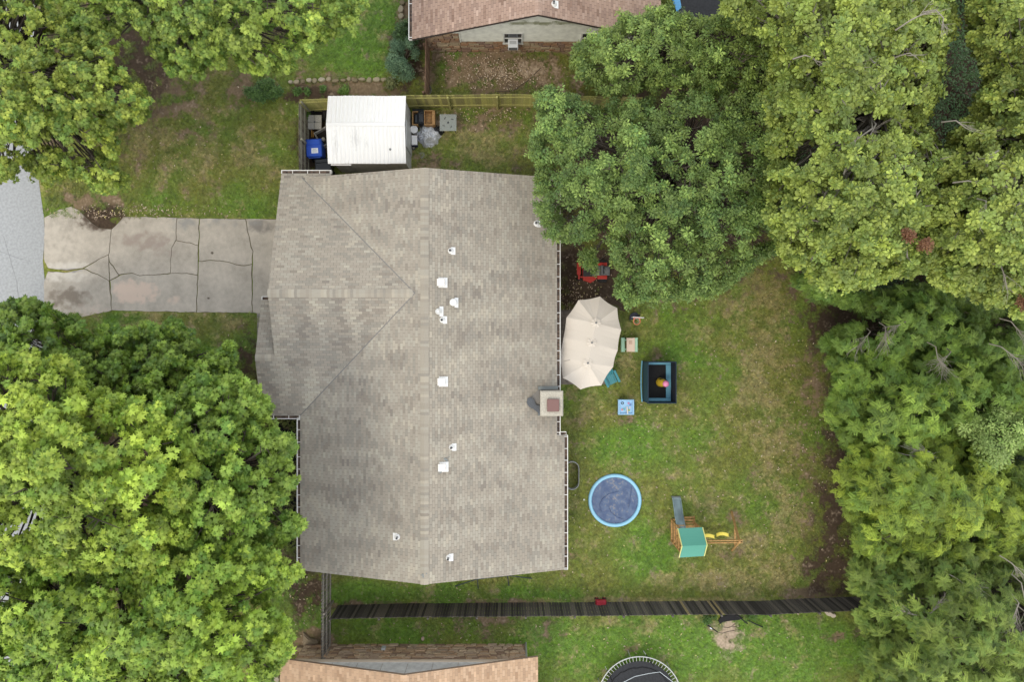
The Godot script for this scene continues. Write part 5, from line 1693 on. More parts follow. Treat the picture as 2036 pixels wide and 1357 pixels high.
func umbrella() -> void:
	var rim := [[1192.7, 589.8], [1227, 613], [1235, 656], [1228, 697], [1219, 730], [1195.5, 767], [1154, 775], [1119, 752], [1111.5, 709.7], [1120, 673], [1126, 632], [1150, 597]]
	var hubs := [[1184.8, 642.5], [1176.7, 682], [1168.6, 722.6]]
	var hub_of := [0, 0, 0, 1, 2, 2, 2, 2, 2, 1, 0, 0]
	var hp := []
	for q in hubs:
		hp.append(P(q[0], q[1], 2.72))
	var c: Vector3 = hp[1]
	var U := thing("patio_umbrella", "large cream oblong patio umbrella with three hubs beside the house", "umbrella", Vector3(c.x, 0.04, c.z))
	var mb := MB.new()
	var rp := []
	for q in rim:
		rp.append(P(q[0], q[1], 2.2))
	var cream := mat("canopy_cream", 0.76, 0.685, 0.60, 0.9, 0.0, grain("cloth", 0.05, 0.93, 1.0, 3), 0.5)
	cream.backlight_enabled = true
	cream.backlight = Color(0.35, 0.32, 0.28)
	for i in rp.size():
		var j := (i + 1) % rp.size()
		var ha: Vector3 = hp[hub_of[i]]
		var hb: Vector3 = hp[hub_of[j]]
		var n := 6
		for k in n:
			for t in 4:
				var g := []
				for w in [[k, t], [k + 1, t], [k + 1, t + 1], [k, t + 1]]:
					var f: float = w[0] / float(n)
					var s: float = w[1] / 4.0
					var a := ha.lerp(rp[i], f)
					var b := hb.lerp(rp[j], f)
					var p := a.lerp(b, s)
					var sag: float = sin(PI * s) * f
					p.y -= sag * 0.075
					var inw := (c - p)
					inw.y = 0
					p += inw * 0.02 * sag * f
					g.append(p)
				mb.quad(g[3], g[2], g[1], g[0])
	part(U, "canopy", mb, cream)
	for q in hp:
		var v := MB.new()
		for k in 8:
			var a0 := TAU * k / 8.0
			var a1 := TAU * (k + 1) / 8.0
			var am := (a0 + a1) / 2.0
			var t: Vector3 = q + Vector3(0, 0.05, 0)
			var p0 := t + Vector3(cos(a0) * 0.26, -0.075, sin(a0) * 0.26)
			var p1 := t + Vector3(cos(a1) * 0.26, -0.075, sin(a1) * 0.26)
			var pm := t + Vector3(cos(am) * 0.225, -0.09, sin(am) * 0.225)
			v.tri(t, p0, pm)
			v.tri(t, pm, p1)
		part(U, "vent_flap", v, cream)
		var f := MB.new()
		f.lathe(q + Vector3(0, 0.04, 0), [Vector2(0.05, 0), Vector2(0.045, 0.05), Vector2(0.02, 0.07), Vector2(0, 0.07)], 10)
		part(U, "finial", f, mat("finial_grey", 0.17, 0.17, 0.18, 0.5))
	for i in rp.size():
		var r := MB.new()
		r.beam(hp[hub_of[i]] - Vector3(0, 0.05, 0), rp[i] - Vector3(0, 0.03, 0), 0.015, 0.015)
		part(U, "rib", r, mat("rib_bronze", 0.06, 0.05, 0.045, 0.5))
	var po := MB.new()
	po.tube([Vector3(c.x, 0.05, c.z), Vector3(c.x, 2.7, c.z)], [0.03, 0.03], 10)
	po.beam(hp[0] - Vector3(0, 0.06, 0), hp[2] - Vector3(0, 0.06, 0), 0.03, 0.03)
	part(U, "pole", po, mat("rib_bronze", 0.06, 0.05, 0.045, 0.5))
	var ba := MB.new()
	ba.box(Vector3(c.x, 0.075, c.z), Vector3(0.75, 0.07, 0.14))
	ba.box(Vector3(c.x, 0.076, c.z), Vector3(0.14, 0.068, 0.75))
	part(U, "base", ba, mat("rib_bronze", 0.06, 0.05, 0.045, 0.5))
	var st := MB.new()
	st.beam(P(1121, 719, 2.32) + Vector3(0, 0.06, 0), P(1133, 716, 2.40) + Vector3(0, 0.06, 0), 0.02, 0.006)
	part(U, "scuff_mark", st, mat("scuff", 0.25, 0.22, 0.2, 0.9))

func wheel(parent: Node3D, at: Vector3, r: float, w: float, axis: Vector3, rim_col: Material) -> void:
	var bs := Basis(Quaternion(Vector3.UP, axis))
	var mb := MB.new()
	mb.lathe(at, [Vector2(r * 0.55, -w / 2), Vector2(r * 0.9, -w / 2), Vector2(r, -w * 0.3), Vector2(r, w * 0.3), Vector2(r * 0.9, w / 2), Vector2(r * 0.55, w / 2)], 16, bs)
	var o := part(parent, "wheel", mb, mat("tyre_black", 0.018, 0.018, 0.019, 0.9))
	var h := MB.new()
	h.lathe(at, [Vector2(0, -w * 0.42), Vector2(r * 0.56, -w * 0.42), Vector2(r * 0.56, w * 0.42), Vector2(0, w * 0.42)], 14, bs)
	part(o, "rim", h, rim_col)

func mower() -> void:
	var c := P(1177, 541)
	var M := thing("riding_mower", "red and black zero-turn riding mower on bare soil under the tree", "mower", c)
	var red := mat("mower_red", 0.42, 0.035, 0.025, 0.4)
	var blk := mat("mower_black", 0.025, 0.025, 0.027, 0.6)
	var gry := mat("mower_grey", 0.12, 0.125, 0.13, 0.5)
	var L := -0.85   # front end in x
	for q in [[-0.72, 0.16, -0.5, 0.15, 0.1], [-0.70, 0.16, 0.42, 0.15, 0.1], [0.5, 0.24, -0.46, 0.24, 0.2], [0.5, 0.24, 0.46, 0.24, 0.2]]:
		wheel(M, c + Vector3(q[0], q[1], q[2]), q[3], q[4], Vector3.BACK, red if q[0] < 0 else gry)
	var fr := MB.new()
	for z in [-0.3, 0.3]:
		fr.beam(c + Vector3(-0.7, 0.32, z), c + Vector3(0.75, 0.32, z), 0.07, 0.07)
	fr.beam(c + Vector3(-0.72, 0.36, -0.5), c + Vector3(-0.72, 0.36, 0.42), 0.09, 0.07)
	fr.box(c + Vector3(-0.73, 0.42, -0.12), Vector3(0.2, 0.06, 0.62))
	part(M, "frame", fr, red)
	var dk := MB.new()
	dk.prism(PackedVector2Array([Vector2(c.x - 0.55, c.z - 0.5), Vector2(c.x - 0.1, c.z - 0.62), Vector2(c.x + 0.2, c.z - 0.4), Vector2(c.x + 0.2, c.z + 0.4), Vector2(c.x - 0.1, c.z + 0.6), Vector2(c.x - 0.5, c.z + 0.45)]), 0.08, 0.24)
	part(M, "mowing_deck", dk, red)
	var ch := MB.new()
	ch.box(c + Vector3(-0.25, 0.37, 0), Vector3(0.5, 0.03, 0.56))
	part(M, "foot_plate", ch, blk)
	var se := MB.new()
	se.cbox(c + Vector3(0.18, 0.55, 0), Vector3(0.46, 0.14, 0.5), 0.04)
	se.cbox(c + Vector3(0.40, 0.75, 0), Vector3(0.12, 0.46, 0.48), 0.04)
	part(M, "seat", se, gry)
	var en := MB.new()
	en.cbox(c + Vector3(0.66, 0.5, 0), Vector3(0.36, 0.34, 0.46), 0.05)
	en.lathe(c + Vector3(0.66, 0.67, 0), [Vector2(0.17, 0), Vector2(0.16, 0.06), Vector2(0.05, 0.08), Vector2(0, 0.08)], 14)
	part(M, "engine", en, gry)
	for z in [-0.33, 0.33]:
		var fd := MB.new()
		fd.cbox(c + Vector3(0.46, 0.52, z), Vector3(0.5, 0.08, 0.2), 0.03)
		part(M, "fender", fd, red)
		var lv := MB.new()
		lv.tube([c + Vector3(0.12, 0.45, z), c + Vector3(-0.02, 0.9, z), c + Vector3(-0.06, 0.98, z * 0.3)], [0.016, 0.016, 0.02], 6)
		part(M, "steering_lever", lv, gry)

func playset() -> void:
	var wood := mat("cedar", 0.66, 0.38, 0.14, 0.75, 0.0, grain("wood_wear", 0.05, 0.68, 1.0, 5), 2.0)
	var x0 := 8.32
	var x1 := 9.36
	var z0 := 9.32
	var z1 := 10.42
	var S := thing("playset", "wooden playset with green canopy, blue slide, ladder and two yellow swings", "playset", Vector3(8.8, 0, 9.9))
	for x in [x0, x1]:
		for z in [z0, z1]:
			var p := MB.new()
			p.box(Vector3(x, 1.0, z), Vector3(0.075, 2.0, 0.075))
			part(S, "post", p, wood)
		var rl := MB.new()
		rl.beam(Vector3(x, 1.98, z0), Vector3(x, 2.5, 9.93), 0.06, 0.04)
		rl.beam(Vector3(x, 1.98, z1), Vector3(x, 2.5, 9.93), 0.06, 0.04)
		part(S, "rafter", rl, wood)
	for q in [[0.12, x0, z0, x0, z1], [0.12, x0, z0, x1, z0], [0.12, x0, z1, x1, z1], [1.2, x0, z0, x0, z1], [1.2, x1, z0, x1, z1], [1.2, x0, z1, x1, z1], [1.62, x0, z0, x0, z1], [1.62, x0, z1, x1, z1], [0.7, x0, z0, x0, z1]]:
		var b := MB.new()
		b.beam(Vector3(q[1], q[0], q[2]), Vector3(q[3], q[0], q[4]), 0.09, 0.03)
		part(S, "rail", b, wood)
	for k in 6:
		var d := MB.new()
		d.box(Vector3((x0 + x1) / 2, 1.12, z0 + 0.09 + k * 0.184), Vector3(x1 - x0, 0.03, 0.165))
		part(S, "deck_board", d, wood)
	for k in 2:
		var d := MB.new()
		d.box(Vector3(x0 - 0.02, 1.4, z0 + 0.55 + k * 0.35), Vector3(0.025, 0.42, 0.12))
		part(S, "side_board", d, wood)
	# canopy
	var ea := P(1347.3, 1051.2, 2.0)
	var eb := P(1396.8, 1049.1, 2.0)
	var ra := P(1355.6, 1086.8, 2.58)
	var rb := P(1405.6, 1084.2, 2.58)
	var sa := P(1349.9, 1109.5, 2.0)
	var sb := P(1400.0, 1106.4, 2.0)
	var green := mat("canopy_green", 0.105, 0.37, 0.29, 0.6, 0.0, grain("cloth", 0.05, 0.93, 1.0, 3), 0.5)
	for q in [[ea, eb, rb, ra], [ra, rb, sb, sa]]:
		var mb := MB.new()
		for k in 6:
			var f0 := k / 6.0
			var f1 := (k + 1) / 6.0
			var s0 := Vector3(0, -sin(PI * f0) * 0.03, 0)
			var s1 := Vector3(0, -sin(PI * f1) * 0.03, 0)
			mb.quad(q[0].lerp(q[3], f0) + s0, q[1].lerp(q[2], f0) + s0, q[1].lerp(q[2], f1) + s1, q[0].lerp(q[3], f1) + s1)
		var cv := part(S, "canopy", mb, green)
		for w in [[q[0], q[3]], [q[1], q[2]]]:
			var tr := MB.new()
			tr.beam(w[0] + Vector3(0, 0.006, 0), w[1] + Vector3(0, 0.006, 0), 0.045, 0.012)
			part(cv, "edge_tape", tr, mat("tape_yellow", 0.68, 0.66, 0.24, 0.7))
	# slide
	var top := P(1353.5, 1051, 1.18)
	var low := P(1345, 994, 0.2)
	var end := P(1344, 990, 0.16)
	var sl := MB.new()
	var pth := []
	for k in 13:
		var f := k / 12.0
		var p := top.lerp(low, f)
		p.y = lerpf(1.2, 0.2, f) - sin(PI * f) * 0.05 + 0.05 * sin(TAU * f * 1.5) * (1 - f)
		pth.append(p)
	pth.append(end)
	for k in pth.size() - 1:
		var a: Vector3 = pth[k]
		var b: Vector3 = pth[k + 1]
		var x := Vector3(0.19, 0, 0)
		var w := Vector3(0.035, 0, 0)
		var u := Vector3(0, 0.09, 0)
		sl.quad(b - x, b + x, a + x, a - x)
		for sg in [-1.0, 1.0]:
			sl.quad(a + x * sg, b + x * sg, b + x * sg + u, a + x * sg + u)
			sl.quad(a + (x + w) * sg, b + (x + w) * sg, b + (x + w) * sg + u, a + (x + w) * sg + u)
			sl.quad(b + x * sg + u, b + (x + w) * sg + u, a + (x + w) * sg + u, a + x * sg + u)
	part(S, "slide", sl, mat("slide_blue", 0.34, 0.46, 0.50, 0.35, 0.0, grain("slide_wear", 0.02, 0.62, 1.0, 2), 3.2))
	var sk := MB.new()
	sk.box(end + Vector3(0, -0.06, -0.03), Vector3(0.46, 0.16, 0.06))
	part(S, "slide_foot", sk, mat("slide_grey", 0.13, 0.15, 0.16, 0.6))
	# ladder of wide treads on the north side
	for k in 4:
		var tr := MB.new()
		tr.box(P(1369, 1029.5 + k * 5.6, 0.2 + k * 0.27) + Vector3(0.02, 0, 0), Vector3(0.5, 0.035, 0.085))
		part(S, "tread", tr, wood)
	for x in [1357.5, 1379.5]:
		var st := MB.new()
		st.beam(P(x, 1027, 0.02), P(x + 2, 1051, 1.15), 0.035, 0.09)
		part(S, "stringer", st, wood)
	# swing beam of two boards and the far A-frame
	for z in [-0.055, 0.055]:
		var bm := MB.new()
		bm.beam(Vector3(9.2, 2.02, 9.92 + z), Vector3(11.36, 2.02, 9.88 + z), 0.04, 0.13)
		part(S, "swing_beam", bm, wood)
	var t0 := Vector3(11.2, 2.08, 9.9)
	for q in [[1454, 1017], [1455, 1096]]:
		var g := P(q[0], q[1])
		var lg := MB.new()
		lg.beam(g, t0 + (t0 - g) * 0.03, 0.1, 0.06)
		part(S, "leg", lg, wood)
	var br := MB.new()
	br.beam(Vector3(11.33, 1.0, 9.46), Vector3(11.33, 1.0, 10.4), 0.09, 0.04)
	part(S, "brace", br, wood)
	var yl := mat("swing_yellow", 0.78, 0.66, 0.10, 0.5)
	for q in [[1407, 1065.5], [1435, 1062]]:
		var a := P(q[0], q[1], 0.45)
		var sw := MB.new()
		var n := 8
		for k in n:
			var f0 := k / float(n) - 0.5
			var f1 := (k + 1) / float(n) - 0.5
			var p0 := a + Vector3(f0 * 0.62, 0.4 * f0 * f0, 0.05 * f0 * f0 * 4)
			var p1 := a + Vector3(f1 * 0.62, 0.4 * f1 * f1, 0.05 * f1 * f1 * 4)
			var z := Vector3(0, 0, 0.085)
			sw.quad(p0 - z, p1 - z, p1 + z, p0 + z)
			sw.quad(p0 + z, p1 + z, p1 + z - Vector3(0, 0.02, 0), p0 + z - Vector3(0, 0.02, 0))
			sw.quad(p1 - z, p0 - z, p0 - z - Vector3(0, 0.02, 0), p1 - z - Vector3(0, 0.02, 0))
		var so := part(S, "swing_seat", sw, yl)
		for sg in [-1.0, 1.0]:
			var e := a + Vector3(sg * 0.30, 0.12, 0.1)
			var r := MB.new()
			r.tube([e, Vector3(e.x, 1.96, 9.9)], [0.008, 0.008], 5)
			part(so, "chain", r, mat("chain_yellow", 0.6, 0.55, 0.2, 0.6))

func splash_pad() -> void:
	var c := P(1222, 995)
	var S := thing("splash_pad", "round blue inflatable splash pad with a pale blue rim and dirty puddle", "splash pad", c)
	# dirt and damp printed on the sheet
	var w := 256
	var a := noise_bytes(w, w, 0.02, 41, 4)
	var b := noise_bytes(w, w, 0.06, 42, 4)
	var im := PackedByteArray()
	im.resize(w * w * 3)
	for i in w * w:
		var x := (i % w) / 255.0 - 0.5
		var y := (i / w) / 255.0 - 0.5
		var t := a[i] / 255.0
		var col := Color(0.055, 0.088, 0.19).lerp(Color(0.115, 0.165, 0.27), t)
		var dirt := clampf((b[i] / 255.0 - 0.68 + 0.16 * clampf(1.0 - absf(x + 0.02) * 3.0, 0, 1) - 0.1 * y) * 4.0, 0, 1) * clampf((a[i] / 255.0 - 0.35) * 4.0, 0, 1)
		col = col.lerp(Color(0.33, 0.28, 0.24), dirt * 0.6)
		col = col.linear_to_srgb()
		im[i * 3] = int(col.r * 255); im[i * 3 + 1] = int(col.g * 255); im[i * 3 + 2] = int(col.b * 255)
	var m := StandardMaterial3D.new()
	m.resource_name = "splash_sheet"
	m.albedo_texture = ImageTexture.create_from_image(Image.create_from_data(w, w, false, Image.FORMAT_RGB8, im))
	m.roughness = 0.35
	var mb := MB.new()
	var f := FastNoiseLite.new()
	f.frequency = 0.9
	f.seed = 8
	var pts := func(r: float, t: float) -> Vector3:
		var q := Vector3(cos(t) * r, 0, sin(t) * r)
		return c + q + Vector3(0, 0.045 + absf(f.get_noise_2d(q.x * 1.5, q.z * 1.5)) * 0.05, 0)
	for i in 14:
		for k in 40:
			var g := []
			for q in [[i, k], [i, k + 1], [i + 1, k + 1], [i + 1, k]]:
				g.append(pts.call(1.26 * q[0] / 14.0, TAU * q[1] / 40.0))
			for tri in [[0, 1, 2], [0, 2, 3]]:
				if i == 0 and tri[0] == 0 and tri[1] == 1:
					continue
				var nn: Vector3 = (g[tri[2]] - g[tri[0]]).cross(g[tri[1]] - g[tri[0]]).normalized()
				for e in tri:
					mb.vert(g[e], nn if nn.y > 0 else -nn, Vector2((g[e].x - c.x) / 2.6 + 0.5, (g[e].z - c.z) / 2.6 + 0.5))
	part(S, "sheet", mb, m)
	var rg := MB.new()
	rg.ring(c + Vector3(0, 0.075, 0), 1.30, 1.30, 0.095, 56, 10)
	part(S, "rim", rg, mat("rim_blue", 0.30, 0.60, 0.80, 0.35))
	for q in [[[1180, 975], [1176, 985], [1178, 1000]], [[1196, 1020], [1192, 1005], [1198, 993], [1210, 983], [1230, 978]], [[1210, 1008], [1215, 1020], [1228, 1030], [1240, 1034]], [[1256, 968], [1254, 985], [1250, 1010]]]:
		var fo := MB.new()
		var ps := []
		var rs := []
		for e in q:
			ps.append(P(e[0], e[1], 0.085))
			rs.append(0.016)
		fo.tube(ps, rs, 6)
		part(S, "fold", fo, mat("splash_fold", 0.07, 0.115, 0.25, 0.4))
	var vc := MB.new()
	vc.lathe(P(1161, 994, 0.0), [Vector2(0.045, 0), Vector2(0.04, 0.05), Vector2(0, 0.055)], 8)
	part(S, "hose_valve", vc, mat("vent_white", 0.80, 0.80, 0.79, 0.4))

func mini_trampoline() -> void:
	var x0 := 6.82
	var x1 := 8.22
	var z0 := 1.06
	var z1 := 3.12
	var T := thing("toddler_trampoline", "small rectangular netted trampoline with sky-blue padding and navy skirt", "trampoline", Vector3(7.5, 0, 2.1))
	var navy := mat("tramp_navy", 0.012, 0.03, 0.055, 0.7)
	var sky := mat("tramp_blue", 0.16, 0.42, 0.58, 0.5)
	var net := mat("tramp_net", 0.01, 0.014, 0.022, 0.9)
	var teal := mat("tramp_teal_net", 0.022, 0.075, 0.105, 0.8)
	var mt := MB.new()
	mt.box(Vector3((x0 + x1) / 2, 0.34, (z0 + z1) / 2), Vector3(x1 - x0 - 0.3, 0.02, z1 - z0 - 0.3))
	part(T, "jumping_mat", mt, mat("mat_black", 0.022, 0.023, 0.027, 0.85, 0.0, grain("mulch", 0.12, 0.4, 1.0, 4), 0.9))
	for q in [[Vector3((x0 + x1) / 2, 0.38, z0 + 0.08), Vector3(x1 - x0, 0.06, 0.17)], [Vector3((x0 + x1) / 2, 0.38, z1 - 0.08), Vector3(x1 - x0, 0.06, 0.17)], [Vector3(x0 + 0.09, 0.38, (z0 + z1) / 2), Vector3(0.17, 0.055, z1 - z0 - 0.34)], [Vector3(x1 - 0.13, 0.38, (z0 + z1) / 2), Vector3(0.26, 0.055, z1 - z0 - 0.34)]]:
		var p := MB.new()
		p.cbox(q[0], q[1], 0.02)
		part(T, "pad", p, sky)
	var h := 1.5
	for x in [x0, x1]:
		for z in [z0, z1]:
			var po := MB.new()
			po.tube([Vector3(x, 0, z), Vector3(x, h, z)], [0.024, 0.024], 8)
			part(T, "pole", po, navy)
	# net walls: the west one leans out over a blue hoop
	for q in [[Vector3(x1, 0, z0), Vector3(x1, 0, z1), net], [Vector3(x0, 0, z0), Vector3(x1, 0, z0), teal], [Vector3(x1, 0, z1), Vector3(x0, 0, z1), teal], [Vector3(x0, 0, z0), Vector3(x0, 0, z1), teal]]:
		var wl := MB.new()
		var a: Vector3 = q[0]
		var b: Vector3 = q[1]
		var y0 := 0.05
		wl.box((a + b) / 2 + Vector3(0, (y0 + h) / 2, 0), Vector3(absf(b.x - a.x) + 0.012, h - y0, absf(b.z - a.z) + 0.012))
		part(T, "net", wl, q[2])
	for q in [[Vector3(x0, h, z0), Vector3(x1, h, z0)], [Vector3(x1, h, z0), Vector3(x1, h, z1)], [Vector3(x0, h, z1), Vector3(x1, h, z1)], [Vector3(x0, h, z0), Vector3(x0, h, z1)]]:
		var r := MB.new()
		r.tube([q[0], q[1]], [0.022, 0.022], 8)
		part(T, "top_rail", r, navy)
	var hp := MB.new()
	var pts := []
	var rs := []
	for k in 9:
		var f := k / 8.0
		pts.append(Vector3(x0 - 0.09 - 0.05 * sin(PI * f), 0.36, lerpf(z0 - 0.03, z1 + 0.03, f)))
		rs.append(0.035)
	hp.tube(pts, rs, 8)
	part(T, "lower_hoop", hp, sky)
	var Y := thing("inflatable_toy", "yellow inflatable toy with a round pink top standing in the small trampoline", "toy", Vector3(7.6, 0.35, 2.08))
	var bd := MB.new()
	var b0 := P(1312.5, 760, 0.75)
	var tilt := Basis(Vector3.FORWARD, 0.30) * Basis(Vector3.RIGHT, 0.1)
	bd.lathe(Vector3(b0.x, 0.36, b0.z), [Vector2(0.0, 0), Vector2(0.16, 0.01), Vector2(0.235, 0.16), Vector2(0.23, 0.34), Vector2(0.19, 0.52), Vector2(0.15, 0.62), Vector2(0, 0.66)], 20, tilt)
	part(Y, "body", bd, mat("toy_yellow", 0.62, 0.42, 0.03, 0.35))
	for k in 5:
		var bl := MB.new()
		var an := -2.2 + k * 0.55
		bl.box(Vector3(b0.x, 0.36, b0.z) + tilt * Vector3(cos(an) * 0.215, 0.42, sin(an) * 0.215), Vector3(0.07, 0.12, 0.05), tilt * Basis(Vector3.UP, -an))
		part(Y, "dark_patch", bl, mat("toy_dark", 0.05, 0.045, 0.03, 0.5))
	var hd := MB.new()
	var hc := Vector3(b0.x, 0.36, b0.z) + tilt * Vector3(0, 0.66, 0)
	var pr := []
	for k in 11:
		var t := -PI / 2 + PI * k / 10.0
		pr.append(Vector2(cos(t) * 0.17, sin(t) * 0.15 + 0.08))
	hd.lathe(hc, pr, 18, tilt)
	part(Y, "head", hd, mat("toy_pink", 0.75, 0.24, 0.42, 0.4))

func picnic_table() -> void:
	var c := P(1250.5, 686, 0.3)
	var T := thing("kids_picnic_table", "child's plastic picnic table with beige top and mint green benches", "table", Vector3(c.x, 0, c.z))
	var mint := mat("mint_plastic", 0.40, 0.66, 0.47, 0.5)
	var at := Vector3(c.x, 0, c.z)
	var tp := MB.new()
	tp.cbox(at + Vector3(0.06, 0.47, 0), Vector3(0.44, 0.05, 0.72), 0.02)
	var tt := part(T, "table_top", tp, mat("beige_plastic", 0.74, 0.58, 0.46, 0.5))
	var tr := MB.new()
	tr.cbox(at + Vector3(0.05, 0.50, -0.12), Vector3(0.16, 0.012, 0.18), 0.004)
	part(tt, "moulded_tray", tr, mat("tray_tan", 0.58, 0.42, 0.32, 0.6))
	for x in [-0.31, 0.33]:
		var bn := MB.new()
		bn.cbox(at + Vector3(x, 0.27 if x < 0 else 0.40, 0), Vector3(0.21, 0.06, 0.74), 0.03)
		part(T, "bench", bn, mint)
	for z in [-0.24, 0.24]:
		var lg := MB.new()
		lg.beam(at + Vector3(-0.3, 0.24, z), at + Vector3(0.3, 0.24, z), 0.06, 0.06)
		lg.beam(at + Vector3(-0.2, 0.0, z), at + Vector3(0.0, 0.45, z), 0.07, 0.05)
		lg.beam(at + Vector3(0.2, 0.0, z), at + Vector3(0.05, 0.45, z), 0.07, 0.05)
		part(T, "leg", lg, mint)

func water_table() -> void:
	var c := P(1244.5, 810, 0.42)
	var at := Vector3(c.x, 0, c.z)
	var T := thing("water_play_table", "square pale blue water play table holding small coloured toys", "table", at)
	var blue := mat("tray_blue", 0.33, 0.56, 0.80, 0.45)
	var tr := MB.new()
	tr.box(at + Vector3(0, 0.36, 0), Vector3(0.72, 0.03, 0.70))
	for s in [-1.0, 1.0]:
		tr.cbox(at + Vector3(s * 0.37, 0.41, 0), Vector3(0.09, 0.13, 0.79), 0.02)
		tr.cbox(at + Vector3(0, 0.411, s * 0.36), Vector3(0.65, 0.128, 0.07), 0.02)
	part(T, "tray", tr, blue)
	for x in [-0.33, 0.33]:
		for z in [-0.31, 0.31]:
			var lg := MB.new()
			lg.tube([at + Vector3(x * 1.08, 0, z * 1.08), at + Vector3(x, 0.36, z)], [0.035, 0.035], 8)
			part(T, "leg", lg, blue)
	var cols := [[0.62, 0.3, 0.5], [0.2, 0.3, 0.55], [0.45, 0.55, 0.15], [0.65, 0.65, 0.7], [0.2, 0.5, 0.55], [0.7, 0.35, 0.35]]
	var k := 0
	for q in [[0.13, -0.2], [0.22, -0.12], [0.16, 0.16], [0.2, 0.02], [-0.1, 0.1], [-0.2, 0.14]]:
		var b := MB.new()
		b.lathe(at + Vector3(q[0], 0.375, q[1]), [Vector2(0.045, 0), Vector2(0.055, 0.05), Vector2(0.04, 0.05), Vector2(0.03, 0.01), Vector2(0, 0.01)], 10)
		var o := one("toy_cup", "little %s cup lying in the pale blue water play table" % ["pink", "navy", "olive", "pale grey", "teal", "coral"][k], "toy", b, mat("cup_%d" % k, cols[k][0], cols[k][1], cols[k][2], 0.5), "cups in the water play table")
		k += 1
	var rg := MB.new()
	rg.ring(at + Vector3(-0.18, 0.39, -0.2), 0.06, 0.06, 0.016, 16, 6)
	one("toy_ring", "dark toy ring lying in a corner of the pale blue water play table", "toy", rg, mat("mower_black", 0.025, 0.025, 0.027, 0.6))
	var sp := MB.new()
	sp.beam(at + Vector3(0.05, 0.44, -0.02), at + Vector3(0.07, 0.5, 0.34), 0.06, 0.05)
	part(T, "water_chute", sp, mat("chute_cream", 0.74, 0.66, 0.58, 0.5))

func basketball_hoop() -> void:
	var b := P(1261, 630)
	var T := thing("basketball_hoop", "toddler basketball hoop with orange rim and white backboard on a dark base", "basketball hoop", b)
	var dark := mat("hoop_base", 0.028, 0.033, 0.05, 0.6)
	var bs := MB.new()
	bs.prism(PackedVector2Array([Vector2(b.x - 0.27, b.z + 0.18), Vector2(b.x - 0.25, b.z - 0.08), Vector2(b.x - 0.08, b.z - 0.2), Vector2(b.x + 0.1, b.z - 0.2), Vector2(b.x + 0.24, b.z - 0.05), Vector2(b.x + 0.26, b.z + 0.1)]), 0.0, 0.14)
	part(T, "base", bs, dark)
	var po := MB.new()
	po.tube([b + Vector3(0, 0.1, 0), b + Vector3(0.06, 1.25, -0.03)], [0.04, 0.035], 8)
	part(T, "pole", po, dark)
	var bd := MB.new()
	var m0 := P(1268, 631.8, 1.3)
	bd.box(m0, Vector3(0.56, 0.42, 0.035), Basis(Vector3.UP, -0.07))
	part(T, "backboard", bd, mat("backboard_white", 0.78, 0.74, 0.76, 0.4))
	var rm := MB.new()
	var rc := P(1266, 639, 1.18)
	rm.ring(rc, 0.175, 0.175, 0.022, 28, 8)
	rm.box(rc + Vector3(-0.15, 0, -0.1), Vector3(0.04, 0.03, 0.2))
	rm.box(rc + Vector3(0.15, 0, -0.1), Vector3(0.04, 0.03, 0.2))
	part(T, "rim", rm, mat("rim_orange", 0.62, 0.20, 0.09, 0.5))
	var nt := MB.new()
	for k in 12:
		var a := TAU * k / 12.0
		for sgn in [-1.0, 1.0]:
			nt.tube([rc + Vector3(cos(a) * 0.165, 0, sin(a) * 0.165), rc + Vector3(cos(a + sgn * 0.5) * 0.1, -0.22, sin(a + sgn * 0.5) * 0.1)], [0.006, 0.006], 4, false)
	part(T, "net", nt, mat("net_white", 0.6, 0.6, 0.62, 0.8))

func deck_chair() -> void:
	var c := P(1212, 752)
	var T := thing("garden_chair", "teal plastic slatted garden chair half under the cream umbrella", "chair", c)
	var teal := mat("teal_plastic", 0.055, 0.27, 0.32, 0.5)
	var bs := Basis(Vector3.UP, 0.45)
	for k in 5:
		var s := MB.new()
		s.box(c + bs * Vector3(-0.2 + k * 0.1, 0.36 , 0.06), Vector3(0.085, 0.025, 0.5), bs * Basis(Vector3.RIGHT, 0.12))
		part(T, "seat_slat", s, teal)
		var b := MB.new()
		b.box(c + bs * Vector3(-0.2 + k * 0.1, 0.66, -0.32), Vector3(0.085, 0.72 - 0.05 * absf(k - 2.0), 0.022), bs * Basis(Vector3.RIGHT, -0.42))
		part(T, "back_slat", b, teal)
	for x in [-0.32, 0.32]:
		var a := MB.new()
		a.cbox(c + bs * Vector3(x, 0.56, 0.02), Vector3(0.12, 0.03, 0.66), 0.01, bs)
		part(T, "armrest", a, teal)
		for z in [-0.22, 0.28]:
			var l := MB.new()
			l.box(c + bs * Vector3(x * 0.95, 0.275, z), Vector3(0.05, 0.55, 0.09), bs)
			part(T, "leg", l, teal)

